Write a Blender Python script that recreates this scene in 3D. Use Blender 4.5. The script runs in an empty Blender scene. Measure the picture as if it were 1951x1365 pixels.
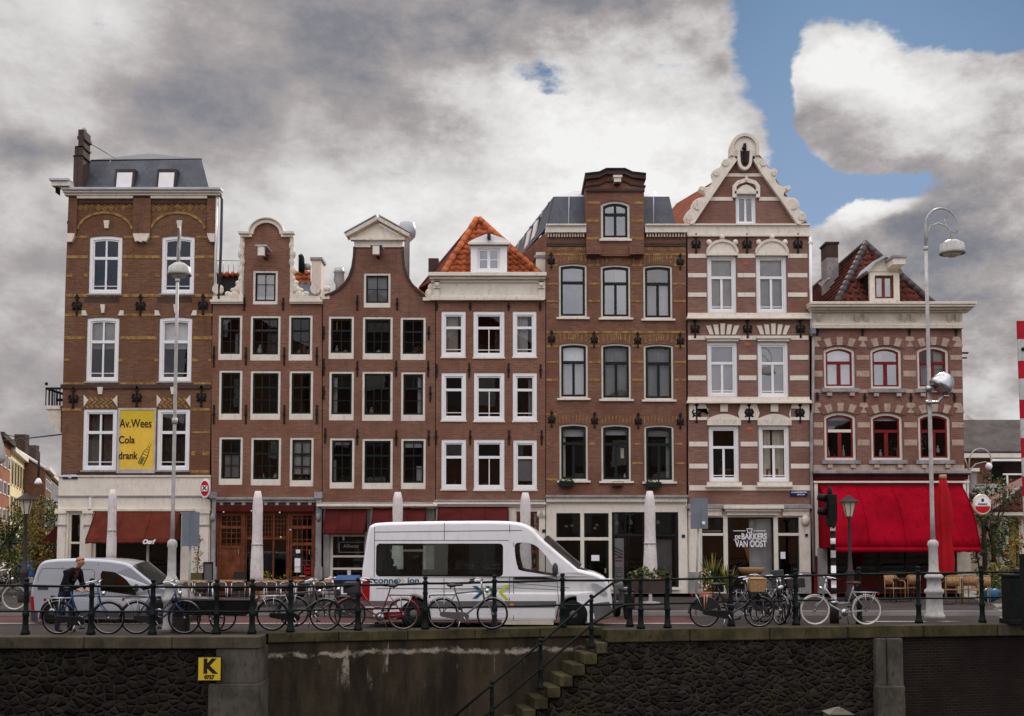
import bpy, bmesh, math, random
from mathutils import Vector, Matrix
from mathutils.geometry import tessellate_polygon
R = math.radians
rnd = random.Random(11)
SC = bpy.context.scene
COL = SC.collection
PI = math.pi
# ---------------------------------------------------------------- camera geometry (metres, from measurements)
FPX, CX, CY, EYE = 2137.0, 975.5, 895.0, 1.94
T = math.atan(138.0 / FPX)
F = 38.9                      # distance of the house fronts

def ray(px, py):
    u, v = (px - CX) / FPX, (CY - py) / FPX
    return u, math.cos(T) - v * math.sin(T), math.sin(T) + v * math.cos(T)

def U(px, py, Y=F):           # point of the plane y = Y
    a, b, c = ray(px, py)
    return a * Y / b, EYE + c * Y / b

def U3(px, py, Y=F):
    x, z = U(px, py, Y)
    return (x, Y, z)

def G(px, py, z=0.0):         # point of the ground
    a, b, c = ray(px, py)
    s = (z - EYE) / c
    return a * s, b * s

# ---------------------------------------------------------------- mesh builder
class MB:
    def __init__(s):
        s.v, s.f, s.mi, s.mats, s.sm = [], [], [], [], []

    def add(s, vs, fs, mat, smooth=False):
        if mat not in s.mats:
            s.mats.append(mat)
        k, b = s.mats.index(mat), len(s.v)
        s.v += [tuple(p) for p in vs]
        for f in fs:
            s.f.append([i + b for i in f]); s.mi.append(k); s.sm.append(smooth)
        return s

    def box(s, x0, x1, y0, y1, z0, z1, mat):
        return s.hexa([(x0, y0, z0), (x1, y0, z0), (x1, y1, z0), (x0, y1, z0),
                       (x0, y0, z1), (x1, y0, z1), (x1, y1, z1), (x0, y1, z1)], mat)

    def hexa(s, p, mat):
        return s.add(p, [(0, 3, 2, 1), (4, 5, 6, 7), (0, 1, 5, 4), (1, 2, 6, 5), (2, 3, 7, 6), (3, 0, 4, 7)], mat)

    def prism(s, poly, y0, y1, mat, holes=(), back=True, hole_y=None, smooth=False):
        loops = [list(poly)] + [list(h) for h in holes]
        tri = tessellate_polygon([[Vector((p[0], p[1], 0)) for p in l] for l in loops])
        flat = [p for l in loops for p in l]
        s.add([(p[0], y0, p[1]) for p in flat], tri, mat)
        if back:
            s.add([(p[0], y1, p[1]) for p in flat] if hole_y is None else [(p[0], y1, p[1]) for p in poly],
                  tri if hole_y is None else tessellate_polygon([[Vector((p[0], p[1], 0)) for p in poly]]), mat)
        for k, l in enumerate(loops):
            yb = y1 if (k == 0 or hole_y is None) else hole_y
            n = len(l)
            s.add([(p[0], y0, p[1]) for p in l] + [(p[0], yb, p[1]) for p in l],
                  [(i, (i + 1) % n, n + (i + 1) % n, n + i) for i in range(n)], mat, smooth)
        return s

    def ring(s, o, i, y0, y1, mat):
        n = len(o)
        vs = [(p[0], y0, p[1]) for p in o] + [(p[0], y0, p[1]) for p in i] + [(p[0], y1, p[1]) for p in o] + [(p[0], y1, p[1]) for p in i]
        fs = []
        for a in range(n):
            b = (a + 1) % n
            fs += [(a, b, n + b, n + a), (2 * n + a, 3 * n + a, 3 * n + b, 2 * n + b), (a, 2 * n + a, 2 * n + b, b), (n + a, n + b, 3 * n + b, 3 * n + a)]
        return s.add(vs, fs, mat)

    def strip(s, path, w0, w1, y0, y1, mat):   # band following an (x, z) path, from offset w0 to w1 on its left
        n = len(path); L = []
        for i in range(n):
            a, b = Vector(path[max(i - 1, 0)]), Vector(path[min(i + 1, n - 1)])
            d = (b - a).normalized(); L.append(Vector((-d.y, d.x)))
        o = [(path[i][0] + L[i].x * w1, path[i][1] + L[i].y * w1) for i in range(n)]
        q = [(path[i][0] + L[i].x * w0, path[i][1] + L[i].y * w0) for i in range(n)]
        for i in range(n - 1):
            c = [q[i], q[i + 1], o[i + 1], o[i]]
            s.hexa([(c[0][0], y0, c[0][1]), (c[1][0], y0, c[1][1]), (c[1][0], y1, c[1][1]), (c[0][0], y1, c[0][1]),
                    (c[3][0], y0, c[3][1]), (c[2][0], y0, c[2][1]), (c[2][0], y1, c[2][1]), (c[3][0], y1, c[3][1])], mat)
        return s

    def tube(s, pts, r, mat, n=8, closed=False, caps=True):
        pts = [Vector(p) for p in pts]; m = len(pts)
        rs = r if isinstance(r, (list, tuple)) else [r] * m
        up = Vector((0, 0, 1)); vs = []; prev = None
        for i in range(m):
            if closed:
                d = pts[(i + 1) % m] - pts[i - 1]
            else:
                d = pts[min(i + 1, m - 1)] - pts[max(i - 1, 0)]
            d = d.normalized() if d.length > 1e-9 else Vector((0, 0, 1))
            if prev is None:
                a = d.cross(up if abs(d.z) < .9 else Vector((1, 0, 0))).normalized()
            else:
                a = (prev - d * prev.dot(d))
                a = a.normalized() if a.length > 1e-6 else d.cross(up).normalized()
            prev = a; b = d.cross(a)
            for k in range(n):
                t = 2 * PI * k / n
                vs.append(pts[i] + (a * math.cos(t) + b * math.sin(t)) * rs[i])
        fs = []
        for i in range(m if closed else m - 1):
            j = (i + 1) % m
            for k in range(n):
                fs.append((i * n + k, i * n + (k + 1) % n, j * n + (k + 1) % n, j * n + k))
        s.add(vs, fs, mat, True)
        if caps and not closed:
            s.add(vs[:n], [list(range(n))], mat); s.add(vs[-n:], [list(range(n))], mat)
        return s

    def lathe(s, prof, c, mat, n=16, sq=False, smooth=True, ax=None):
        vs, fs = [], []
        for r, z in prof:
            for k in range(n):
                t = 2 * PI * (k + .5) / n
                q = 1 / max(abs(math.cos(t)), abs(math.sin(t))) if sq else 1
                vs.append((r * q * math.cos(t), r * q * math.sin(t), z))
        for i in range(len(prof) - 1):
            for k in range(n):
                fs.append((i * n + k, i * n + (k + 1) % n, (i + 1) * n + (k + 1) % n, (i + 1) * n + k))
        fs.append(list(range(n))[::-1]); fs.append([(len(prof) - 1) * n + k for k in range(n)])
        M = ax if ax is not None else Matrix.Identity(3)
        return s.add([Vector(c) + M @ Vector(p) for p in vs], fs, mat, smooth)

    def ball(s, c, r, mat, n=10, sc=(1, 1, 1)):
        m = max(4, n // 2 + 1)
        vs, fs = [], []
        for i in range(m + 1):
            a = PI * i / m
            for k in range(n):
                t = 2 * PI * k / n
                vs.append((c[0] + r * sc[0] * math.sin(a) * math.cos(t), c[1] + r * sc[1] * math.sin(a) * math.sin(t), c[2] + r * sc[2] * math.cos(a)))
        for i in range(m):
            for k in range(n):
                fs.append((i * n + k, i * n + (k + 1) % n, (i + 1) * n + (k + 1) % n, (i + 1) * n + k))
        return s.add(vs, fs, mat, True)

    def build(s, name, parent=None, local=False, bev=0, merge=True):
        me = bpy.data.meshes.new(name)
        off = Vector((0, 0, 0))
        if parent is not None and not local:
            p = parent
            while p.parent: p = p.parent
            off = Vector(p.location)
        me.from_pydata([(p[0] - off[0], p[1] - off[1], p[2] - off[2]) for p in s.v], [], s.f)
        for m in s.mats: me.materials.append(MAT[m] if isinstance(m, str) else m)
        me.polygons.foreach_set('material_index', s.mi)
        me.polygons.foreach_set('use_smooth', s.sm)
        bm = bmesh.new(); bm.from_mesh(me)
        if merge: bmesh.ops.remove_doubles(bm, verts=bm.verts, dist=1e-5)
        bmesh.ops.recalc_face_normals(bm, faces=bm.faces)
        bm.to_mesh(me); bm.free(); me.update()
        o = bpy.data.objects.new(name, me); COL.objects.link(o)
        if parent is not None: o.parent = parent
        if bev:
            b = o.modifiers.new('bevel', 'BEVEL'); b.width = bev; b.segments = 2; b.limit_method = 'ANGLE'; b.angle_limit = R(35)
        return o

def parts(m, name, parent, gap=.012, **k):      # one object per cluster of touching pieces
    par = list(range(len(m.v)))
    def fd(a):
        while par[a] != a: par[a] = par[par[a]]; a = par[a]
        return a
    for f in m.f:
        for b in f[1:]: par[fd(f[0])] = fd(b)
    isl = {}
    for i in range(len(m.v)): isl.setdefault(fd(i), []).append(i)
    bb = [[min(m.v[i][c] for i in l) - gap for c in range(3)] + [max(m.v[i][c] for i in l) + gap for c in range(3)] for l in isl.values()]
    g = list(range(len(bb)))
    def fg(a):
        while g[a] != a: a = g[a]
        return a
    for a in range(len(bb)):
        for b in range(a):
            if all(bb[a][c] < bb[b][c + 3] and bb[b][c] < bb[a][c + 3] for c in range(3)): g[fg(a)] = fg(b)
    cl = {v: fg(k) for k, l in enumerate(isl.values()) for v in l}; out = {}
    for f, mi, sm in zip(m.f, m.mi, m.sm):
        q = out.setdefault(cl[f[0]], (MB(), {})); ix = q[1]
        q[0].add([m.v[i] for i in f], [list(range(len(f)))], m.mats[mi], sm)
    return [q[0].build(name, parent, **k) for q in out.values()]

def thing(name, label, cat, loc=(0, 0, 0), rz=0, group=None):
    o = bpy.data.objects.new(name, None); COL.objects.link(o)
    o.location = loc; o.rotation_euler = (0, 0, rz); o.empty_display_size = .2
    return tag(o, label, cat, group)

def tag(o, label, cat, group=None):
    o['label'] = label; o['category'] = cat
    if group: o['group'] = group
    return o

def struct(o):
    o['kind'] = 'structure'; return o

def copy_tree(o, parent=None):
    c = o.copy(); COL.objects.link(c)
    if parent is not None: c.parent = parent
    for ch in list(o.children): copy_tree(ch, c)
    return c

def text(body, name, parent, size, pos, mat, depth=.006, align='CENTER', rx=PI / 2, rz=0.0, sx=1.0, shear=0, bold=0, local=False, fit=None):
    cu = bpy.data.curves.new(name, 'FONT'); cu.body = body; cu.size = size; cu.extrude = depth; cu.align_x = align; cu.align_y = 'CENTER'; cu.shear = shear; cu.offset = bold
    t = bpy.data.objects.new('tmp_text', cu); COL.objects.link(t)
    me = bpy.data.meshes.new_from_object(t)
    COL.objects.unlink(t); bpy.data.objects.remove(t)
    if fit:
        xs = [v.co.x for v in me.vertices]; sx = fit / max(1e-6, max(xs) - min(xs))
    off = Vector((0, 0, 0))
    if parent is not None and not local:
        p = parent
        while p.parent: p = p.parent
        off = Vector(p.location)
    M = Matrix.Translation(Vector(pos) - off) @ Matrix.Rotation(rz, 4, 'Z') @ Matrix.Rotation(rx, 4, 'X') @ Matrix.Diagonal((sx, 1, 1, 1))
    me.transform(M); me.materials.clear(); me.materials.append(MAT[mat])
    o = bpy.data.objects.new(name, me); COL.objects.link(o)
    if parent is not None: o.parent = parent
    return o

# ---------------------------------------------------------------- materials
MAT = {}

def node_mat(name):
    m = bpy.data.materials.new(name); m.use_nodes = True
    nt = m.node_tree; b = nt.nodes['Principled BSDF']
    MAT[name] = m
    return m, nt, b

def N(nt, t, **kw):
    n = nt.nodes.new(t)
    for k, v in kw.items():
        if hasattr(n, k): setattr(n, k, v)
        else: n.inputs[k.replace('_', ' ')].default_value = v
    return n

def mixc(nt, fac, a, b, blend='MIX'):
    n = nt.nodes.new('ShaderNodeMix'); n.data_type = 'RGBA'; n.blend_type = blend
    for sock, v in ((0, fac), (6, a), (7, b)):
        if hasattr(v, 'is_output'): nt.links.new(v, n.inputs[sock])
        elif sock == 0: n.inputs[0].default_value = v
        else: n.inputs[sock].default_value = (*v, 1)
    return n.outputs[2]

def ramp(nt, val, a, b):
    n = nt.nodes.new('ShaderNodeMapRange'); n.interpolation_type = 'SMOOTHSTEP'
    n.inputs[1].default_value = a; n.inputs[2].default_value = b
    nt.links.new(val, n.inputs[0]); return n.outputs[0]

def pos_noise(nt, scale, detail=4, rough=.55, sc=(1, 1, 1), obj=False):
    tc = N(nt, 'ShaderNodeTexCoord'); mp = N(nt, 'ShaderNodeMapping'); mp.inputs['Scale'].default_value = sc
    nt.links.new(tc.outputs['Object'], mp.inputs[0])
    n = N(nt, 'ShaderNodeTexNoise'); n.inputs['Scale'].default_value = scale; n.inputs['Detail'].default_value = detail; n.inputs['Roughness'].default_value = rough
    nt.links.new(mp.outputs[0], n.inputs['Vector'])
    return n.outputs['Fac']

def plain(name, col, rough=.6, var=.25, scale=3.0, metal=0.0, dirt=None, bump=0.0, spec=.16, coat=0.0, streak=True):
    m, nt, b = node_mat(name)
    f = pos_noise(nt, scale, 5, .6)
    f2 = pos_noise(nt, scale * 7, 3, .6, (1, 1, .35) if streak else (1, 1, 1))
    lo = tuple(c * (1 - var) for c in col); hi = tuple(min(1, c * (1 + var * .6)) for c in col)
    c = mixc(nt, ramp(nt, f, .3, .7), lo, hi)
    if dirt:
        c = mixc(nt, ramp(nt, f2, .5, .78), c, dirt)
    nt.links.new(c, b.inputs['Base Color'])
    b.inputs['Roughness'].default_value = rough; b.inputs['Metallic'].default_value = metal
    b.inputs['Specular IOR Level'].default_value = spec
    if coat: b.inputs['Coat Weight'].default_value = coat; b.inputs['Coat Roughness'].default_value = .06
    if bump:
        bp = N(nt, 'ShaderNodeBump'); bp.inputs['Strength'].default_value = bump; bp.inputs['Distance'].default_value = .02
        nt.links.new(f2, bp.inputs['Height']); nt.links.new(bp.outputs[0], b.inputs['Normal'])
    return m

def brick(name, c1, c2, mortar, bw=.22, bh=.065, ms=.012, stain=(.05, .035, .03), amount=.5, rough=.85, pale=None):
    m, nt, b = node_mat(name)
    ge = N(nt, 'ShaderNodeNewGeometry'); sp = N(nt, 'ShaderNodeSeparateXYZ'); cb = N(nt, 'ShaderNodeCombineXYZ'); ad = N(nt, 'ShaderNodeMath', operation='ADD')
    nt.links.new(ge.outputs['Position'], sp.inputs[0])
    nt.links.new(sp.outputs[0], ad.inputs[0]); nt.links.new(sp.outputs[1], ad.inputs[1])
    nt.links.new(ad.outputs[0], cb.inputs[0]); nt.links.new(sp.outputs[2], cb.inputs[1])
    br = N(nt, 'ShaderNodeTexBrick'); br.offset = .5
    br.inputs['Scale'].default_value = 1; br.inputs['Brick Width'].default_value = bw; br.inputs['Row Height'].default_value = bh
    br.inputs['Mortar Size'].default_value = ms; br.inputs['Mortar Smooth'].default_value = .3; br.inputs['Bias'].default_value = 0
    nt.links.new(cb.outputs[0], br.inputs['Vector'])
    br.inputs['Color1'].default_value = (*c1, 1); br.inputs['Color2'].default_value = (*c2, 1); br.inputs['Mortar'].default_value = (*mortar, 1)
    nz = pos_noise(nt, .55, 5, .62); n2 = pos_noise(nt, 2.6, 6, .72, (1.5, 1, .22)); n3 = pos_noise(nt, 9, 4, .7)
    c = mixc(nt, ramp(nt, nz, .42, .72), br.outputs[0], tuple(x * .62 for x in c1), 'MIX')
    mm = N(nt, 'ShaderNodeMath', operation='MULTIPLY'); mm.inputs[1].default_value = amount
    nt.links.new(ramp(nt, n2, .48, .8), mm.inputs[0])
    c = mixc(nt, mm.outputs[0], c, stain)
    m3 = N(nt, 'ShaderNodeMath', operation='MULTIPLY'); m3.inputs[1].default_value = .35
    nt.links.new(ramp(nt, n3, .5, .75), m3.inputs[0])
    c = mixc(nt, m3.outputs[0], c, tuple(min(1, x * 1.5) for x in c2))
    if pale:
        n4 = pos_noise(nt, 1.3, 6, .8, (1, 1, 1.6))
        m4 = N(nt, 'ShaderNodeMath', operation='MULTIPLY'); m4.inputs[1].default_value = .6
        nt.links.new(ramp(nt, n4, .64, .74), m4.inputs[0])
        c = mixc(nt, m4.outputs[0], c, pale)
    nt.links.new(c, b.inputs['Base Color']); b.inputs['Roughness'].default_value = rough; b.inputs['Specular IOR Level'].default_value = .08
    bp = N(nt, 'ShaderNodeBump'); bp.inputs['Strength'].default_value = .5; bp.inputs['Distance'].default_value = .008
    nt.links.new(br.outputs['Fac'], bp.inputs['Height']); bp.invert = True
    nt.links.new(bp.outputs[0], b.inputs['Normal'])
    return m

def glass(name, refl, tint, rough=.01, wav=.0, gc=(1, 1, 1)):
    m, nt, b = node_mat(name); nt.nodes.remove(b)
    out = nt.nodes['Material Output']
    tr = N(nt, 'ShaderNodeBsdfTransparent'); tr.inputs[0].default_value = (*tint, 1)
    gl = N(nt, 'ShaderNodeBsdfGlossy'); gl.inputs['Roughness'].default_value = rough; gl.inputs[0].default_value = (*gc, 1)
    if wav:
        f = pos_noise(nt, 1.6, 2, .5); bp = N(nt, 'ShaderNodeBump'); bp.inputs['Strength'].default_value = wav; bp.inputs['Distance'].default_value = .05
        nt.links.new(f, bp.inputs['Height']); nt.links.new(bp.outputs[0], gl.inputs['Normal'])
    fr = N(nt, 'ShaderNodeFresnel'); fr.inputs[0].default_value = 1.5
    ad = N(nt, 'ShaderNodeMath', operation='MULTIPLY_ADD'); ad.inputs[1].default_value = 1.0; ad.inputs[2].default_value = refl; ad.use_clamp = True
    nt.links.new(fr.outputs[0], ad.inputs[0])
    mx = N(nt, 'ShaderNodeMixShader'); nt.links.new(ad.outputs[0], mx.inputs[0]); nt.links.new(tr.outputs[0], mx.inputs[1]); nt.links.new(gl.outputs[0], mx.inputs[2])
    nt.links.new(mx.outputs[0], out.inputs[0])
    return m

def rubble(name, stone, moss, joint, scale=3.2):
    m, nt, b = node_mat(name)
    tc = N(nt, 'ShaderNodeTexCoord'); nz = N(nt, 'ShaderNodeTexNoise'); nz.inputs['Scale'].default_value = 2.5; nz.inputs['Detail'].default_value = 3
    nt.links.new(tc.outputs['Object'], nz.inputs['Vector'])
    mp = N(nt, 'ShaderNodeMapping'); mp.inputs['Scale'].default_value = (1, 1, 1.35)
    nt.links.new(tc.outputs['Object'], mp.inputs[0])
    wv = mixc(nt, .12, mp.outputs[0], nz.outputs['Color'])
    v1 = N(nt, 'ShaderNodeTexVoronoi', feature='DISTANCE_TO_EDGE'); v1.inputs['Scale'].default_value = scale; nt.links.new(wv, v1.inputs['Vector'])
    v2 = N(nt, 'ShaderNodeTexVoronoi'); v2.inputs['Scale'].default_value = scale; nt.links.new(wv, v2.inputs['Vector'])
    sv = N(nt, 'ShaderNodeSeparateColor'); nt.links.new(v2.outputs['Color'], sv.inputs[0])
    c = mixc(nt, sv.outputs[0], tuple(x * .3 for x in stone), tuple(x * 2.1 for x in stone))
    c = mixc(nt, ramp(nt, pos_noise(nt, .9, 5, .7), .5, .68), c, moss)
    jm = N(nt, 'ShaderNodeMath', operation='MULTIPLY'); jm.inputs[1].default_value = .55
    inv = N(nt, 'ShaderNodeMath', operation='SUBTRACT'); inv.inputs[0].default_value = 1
    nt.links.new(ramp(nt, v1.outputs['Distance'], .02, .09), inv.inputs[1])
    nt.links.new(inv.outputs[0], jm.inputs[0])
    jn = N(nt, 'ShaderNodeMath', operation='MULTIPLY'); nt.links.new(jm.outputs[0], jn.inputs[0]); nt.links.new(ramp(nt, pos_noise(nt, 1.7, 4, .6), .35, .7), jn.inputs[1])
    c = mixc(nt, jn.outputs[0], c, joint)
    nt.links.new(c, b.inputs['Base Color']); b.inputs['Roughness'].default_value = .7; b.inputs['Specular IOR Level'].default_value = .12
    bp = N(nt, 'ShaderNodeBump'); bp.inputs['Strength'].default_value = 1; bp.inputs['Distance'].default_value = .04
    nt.links.new(ramp(nt, v1.outputs['Distance'], 0, .28), bp.inputs['Height']); nt.links.new(bp.outputs[0], b.inputs['Normal'])
    return m

brick('brick_brown', (.22, .097, .055), (.12, .057, .036), (.16, .108, .064), amount=.6, stain=(.05, .028, .018))
brick('brick_red', (.27, .112, .07), (.165, .074, .048), (.22, .145, .105), amount=.7, stain=(.09, .05, .035), pale=(.42, .36, .32))
brick('brick_red_old', (.25, .112, .072), (.155, .073, .05), (.2, .13, .095), amount=.75, stain=(.082, .05, .036), pale=(.4, .33, .28))
brick('brick_mauve', (.255, .115, .085), (.17, .08, .062), (.215, .145, .11), amount=.25, stain=(.085, .05, .045))
brick('brick_mixed', (.25, .105, .067), (.14, .066, .045), (.19, .12, .082), amount=.65, stain=(.07, .04, .028))
brick('brick_pink', (.275, .135, .10), (.185, .09, .068), (.225, .155, .118), amount=.25, stain=(.085, .06, .05))
brick('brick_dark', (.085, .05, .042), (.055, .036, .03), (.09, .07, .06), amount=.5)
brick('brick_orange', (.36, .12, .06), (.26, .09, .05), (.25, .16, .1), amount=.2)
brick('brick_quay', (.022, .015, .012), (.013, .0095, .008), (.03, .025, .02), amount=.5, stain=(.015, .014, .012))
plain('yellow_brick', (.32, .19, .06), .8, .5, 5, dirt=(.12, .065, .032))
plain('buff_stone', (.44, .33, .25), .8, .2, 2, dirt=(.22, .16, .12))
plain('cream', (.72, .655, .55), .5, .08, 1.5, dirt=(.55, .48, .38))
plain('cream_stone', (.68, .61, .5), .7, .12, 2.5, dirt=(.42, .36, .28), bump=.1)
plain('white_paint', (.80, .79, .77), .4, .05, 2, dirt=(.74, .725, .7))
plain('grey_stone', (.30, .28, .27), .75, .25, 2, dirt=(.15, .14, .13))
plain('zinc', (.065, .07, .082), .5, .25, 1.2, metal=.2, dirt=(.085, .09, .105))
plain('zinc_light', (.42, .43, .45), .45, .2, 1.2, metal=.1)
plain('green_black', (.006, .013, .010), .5, .3, 3, spec=.2)
plain('black_iron', (.005, .0055, .0055), .6, .4, 5, dirt=(.015, .015, .013), spec=.2)
plain('rail_green', (.0035, .0075, .0065), .55, .4, 4, dirt=(.009, .012, .009), spec=.15)
plain('red_frame', (.17, .009, .009), .55, .2, 3, spec=.2)
plain('brown_wood', (.165, .05, .022), .45, .4, 3, dirt=(.075, .022, .012))
plain('pale_wood', (.36, .21, .10), .6, .3, 4, dirt=(.2, .11, .05))
plain('maroon_cloth', (.115, .026, .016), .95, .2, 2, spec=.05, dirt=(.075, .019, .012))
plain('maroon_dark', (.075, .014, .012), .95, .2, 2, spec=.05)
plain('red_cloth', (.28, .002, .012), .95, .3, .9, dirt=(.16, .002, .008), spec=.05)
plain('red_bright', (.36, .003, .009), .7, .15, 3)
plain('parasol_cloth', (.68, .62, .59), .9, .12, 3, dirt=(.44, .38, .35))
plain('slate_dark', (.05, .04, .04), .7, .3, 2)
plain('tile_orange', (.40, .105, .036), .8, .5, 2.6, dirt=(.2, .055, .03), spec=.15)
plain('tile_brown', (.12, .038, .026), .85, .4, 2.2, dirt=(.06, .022, .018), spec=.06)
plain('roof_red', (.22, .065, .033), .9, .3, 1.5, dirt=(.1, .033, .024), spec=.05)
plain('room_dark', (.011, .008, .007), .9, .4, 1)  # near-black colour standing in for the darkness of unlit rooms
plain('curtain_sky_white', (.72, .7, .68), .9, .08, 4)  # curtains, and mirrored sky painted into the mansard's roof panes
plain('curtain_grey', (.42, .41, .41), .9, .12, 2.5)
plain('curtain_cream', (.6, .53, .42), .9, .15, 4)
plain('curtain_brown', (.12, .08, .065), .9, .4, 9)
plain('terracotta', (.42, .12, .06), .8, .15, 5)
plain('yellow_sign', (.78, .50, .06), .5, .08, 2, dirt=(.62, .4, .06))
plain('yellow_ochre', (.62, .44, .03), .5, .08, 2)
plain('ink', (.02, .015, .012), .6, .2, 5)
plain('sign_blue', (.012, .02, .09), .35, .2, 5)
plain('sign_white', (.8, .8, .8), .4, .05, 5)
plain('sign_red', (.5, .01, .015), .35, .1, 5)
plain('panel_grey', (.17, .19, .22), .5, .12, 3)
plain('lamp_paint', (.45, .44, .41), .5, .2, 3, dirt=(.28, .26, .22))
plain('silver', (.42, .42, .43), .25, .1, 6, metal=.9, spec=.4)
plain('chrome', (.7, .7, .7), .12, .05, 6, metal=1, spec=.4)
plain('gold_dull', (.3, .22, .1), .5, .3, 6, metal=.3)
plain('rubber', (.008, .008, .008), .75, .3, 6)
plain('tyre_pale', (.62, .58, .48), .7, .15, 6)
plain('leather_black', (.015, .014, .014), .5, .3, 6, spec=.4)
plain('leather_brown', (.05, .026, .016), .5, .3, 6)
plain('bike_black', (.012, .012, .013), .25, .2, 6, coat=.4, spec=.4)
plain('bike_blue', (.01, .075, .17), .3, .2, 6, coat=.4, spec=.4)
plain('bike_navy', (.02, .028, .09), .3, .2, 6, coat=.4, spec=.4)
plain('bike_red', (.25, .012, .02), .3, .2, 6, coat=.4, spec=.4)
plain('bike_grey', (.10, .09, .085), .35, .2, 6, coat=.3, spec=.4)
plain('bike_silver', (.42, .42, .42), .3, .15, 6, metal=.5, spec=.4)
plain('wicker', (.34, .2, .09), .8, .4, 30)
plain('van_white', (.77, .76, .75), .25, .03, .9, coat=.6, spec=.4, dirt=(.68, .66, .63))
plain('van_silver', (.40, .41, .44), .3, .03, .6, coat=.5, metal=.2, spec=.4)
plain('plastic_dark', (.05, .05, .052), .55, .15, 4)
plain('plastic_grey', (.12, .115, .115), .55, .15, 4)
plain('headlight', (.5, .51, .52), .12, .1, 8, metal=.3, spec=.4)
plain('tail_red', (.30, .012, .015), .25, .15, 8)
plain('orange_light', (.75, .2, .05), .3, .1, 8)
plain('logo_teal', (.01, .09, .16), .4, .05, 4)
plain('logo_lime', (.5, .55, .04), .4, .05, 4)
plain('skin', (.45, .23, .16), .55, .12, 12)
plain('hair', (.36, .2, .13), .8, .3, 30)
plain('jacket', (.005, .0045, .006), .85, .3, 8)
plain('jeans', (.02, .028, .06), .85, .3, 8)
plain('shirt', (.11, .035, .05), .8, .2, 8)
plain('leather_shoe', (.03, .025, .02), .5, .2, 8)
plain('blue_lid', (.03, .09, .22), .4, .15, 4)
plain('bin_dark', (.03, .035, .038), .5, .2, 4)
plain('planter_brown', (.06, .042, .036), .7, .2, 3)
plain('planter_olive', (.10, .09, .035), .7, .2, 3)
plain('leaf', (.075, .10, .022), .6, .5, 9, streak=False)
plain('leaf_dark', (.03, .055, .018), .6, .5, 9, streak=False)
plain('leaf_yellow', (.27, .24, .05), .6, .45, 9, streak=False)
plain('leaf_autumn', (.30, .15, .03), .6, .45, 9, streak=False)
plain('petal', (.6, .18, .12), .6, .4, 9)
plain('petal_white', (.7, .66, .6), .6, .2, 9)
plain('bark', (.045, .035, .026), .9, .4, 8)
plain('concrete', (.08, .071, .056), .85, .4, 2, dirt=(.034, .03, .021), bump=.3)
plain('concrete_moss', (.06, .05, .024), .9, .55, 1.6, dirt=(.02, .022, .006), bump=.4)
plain('coping', (.07, .058, .038), .85, .45, 1.3, dirt=(.028, .027, .011), bump=.3)
plain('stucco_yellow', (.72, .62, .36), .8, .15, .5, dirt=(.5, .42, .26))
plain('bread', (.5, .25, .07), .7, .3, 8)
plain('lamp_glass', (.62, .58, .44), .25, .1, 5)
plain('boom_red', (.42, .008, .02), .45, .15, 4)
plain('boom_white', (.5, .5, .48), .45, .12, 4, dirt=(.35, .34, .3))
plain('sign_cream', (.7, .62, .45), .4, .1, 4)
plain('roof_grey', (.085, .074, .07), .9, .3, 1.5, dirt=(.09, .075, .06))
plain('blind_ochre', (.33, .19, .06), .8, .15, 3)
plain('bottle_green', (.10, .16, .05), .2, .2, 8, spec=.4)
glass('glass', .0, (.78, .8, .8), wav=.02)
glass('glass_sky', .2, (.6, .62, .65), wav=.03)
plain('screen_glass', (.018, .022, .022), .08, .2, 1.5, spec=.5)
glass('glass_dark', .03, (.22, .25, .25), wav=.02)
glass('glass_bluesky', .0, (.5, .52, .58), wav=.03, gc=(.72, .82, 1))  # gloss tinted blue to imitate blue sky mirrored in the panes
glass('glass_soft', .10, (.8, .82, .84), wav=.03)
glass('glass_van', .03, (.58, .66, .61))
glass('glass_shop', .02, (.7, .7, .7), wav=.02)
rubble('rubble_dark', (.0085, .0065, .0048), (.012, .0105, .004), (.06, .046, .03), 5.6)
rubble('rubble_stair', (.013, .010, .0076), (.018, .016, .005), (.068, .054, .04), 6.2)

def paving(name, c1, c2, mortar, bw, bh, ms=.01):
    m, nt, b = node_mat(name)
    ge = N(nt, 'ShaderNodeNewGeometry'); br = N(nt, 'ShaderNodeTexBrick'); br.offset = .5
    br.inputs['Scale'].default_value = 1; br.inputs['Brick Width'].default_value = bw; br.inputs['Row Height'].default_value = bh; br.inputs['Mortar Size'].default_value = ms
    nt.links.new(ge.outputs['Position'], br.inputs['Vector'])
    br.inputs['Color1'].default_value = (*c1, 1); br.inputs['Color2'].default_value = (*c2, 1); br.inputs['Mortar'].default_value = (*mortar, 1)
    c = mixc(nt, ramp(nt, pos_noise(nt, .8, 5, .65), .35, .75), br.outputs[0], tuple(x * .55 for x in c1))
    nt.links.new(c, b.inputs['Base Color']); b.inputs['Roughness'].default_value = .8; b.inputs['Specular IOR Level'].default_value = .1
    return m
paving('street_brick', (.06, .047, .042), (.042, .035, .032), (.03, .027, .024), .21, .1)
paving('pavement_tile', (.072, .062, .056), (.055, .048, .045), (.04, .036, .032), .3, .3)
plain('lane_red', (.095, .042, .036), .85, .2, 1.2)
plain('road_paint', (.62, .6, .56), .7, .25, 2, dirt=(.35, .33, .3))
plain('kerb_stone', (.24, .22, .205), .8, .2, 1.5)
plain('asphalt', (.055, .052, .05), .85, .25, 2)
plain('water', (.006, .008, .006), .06, .3, .5, spec=.5)

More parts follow.
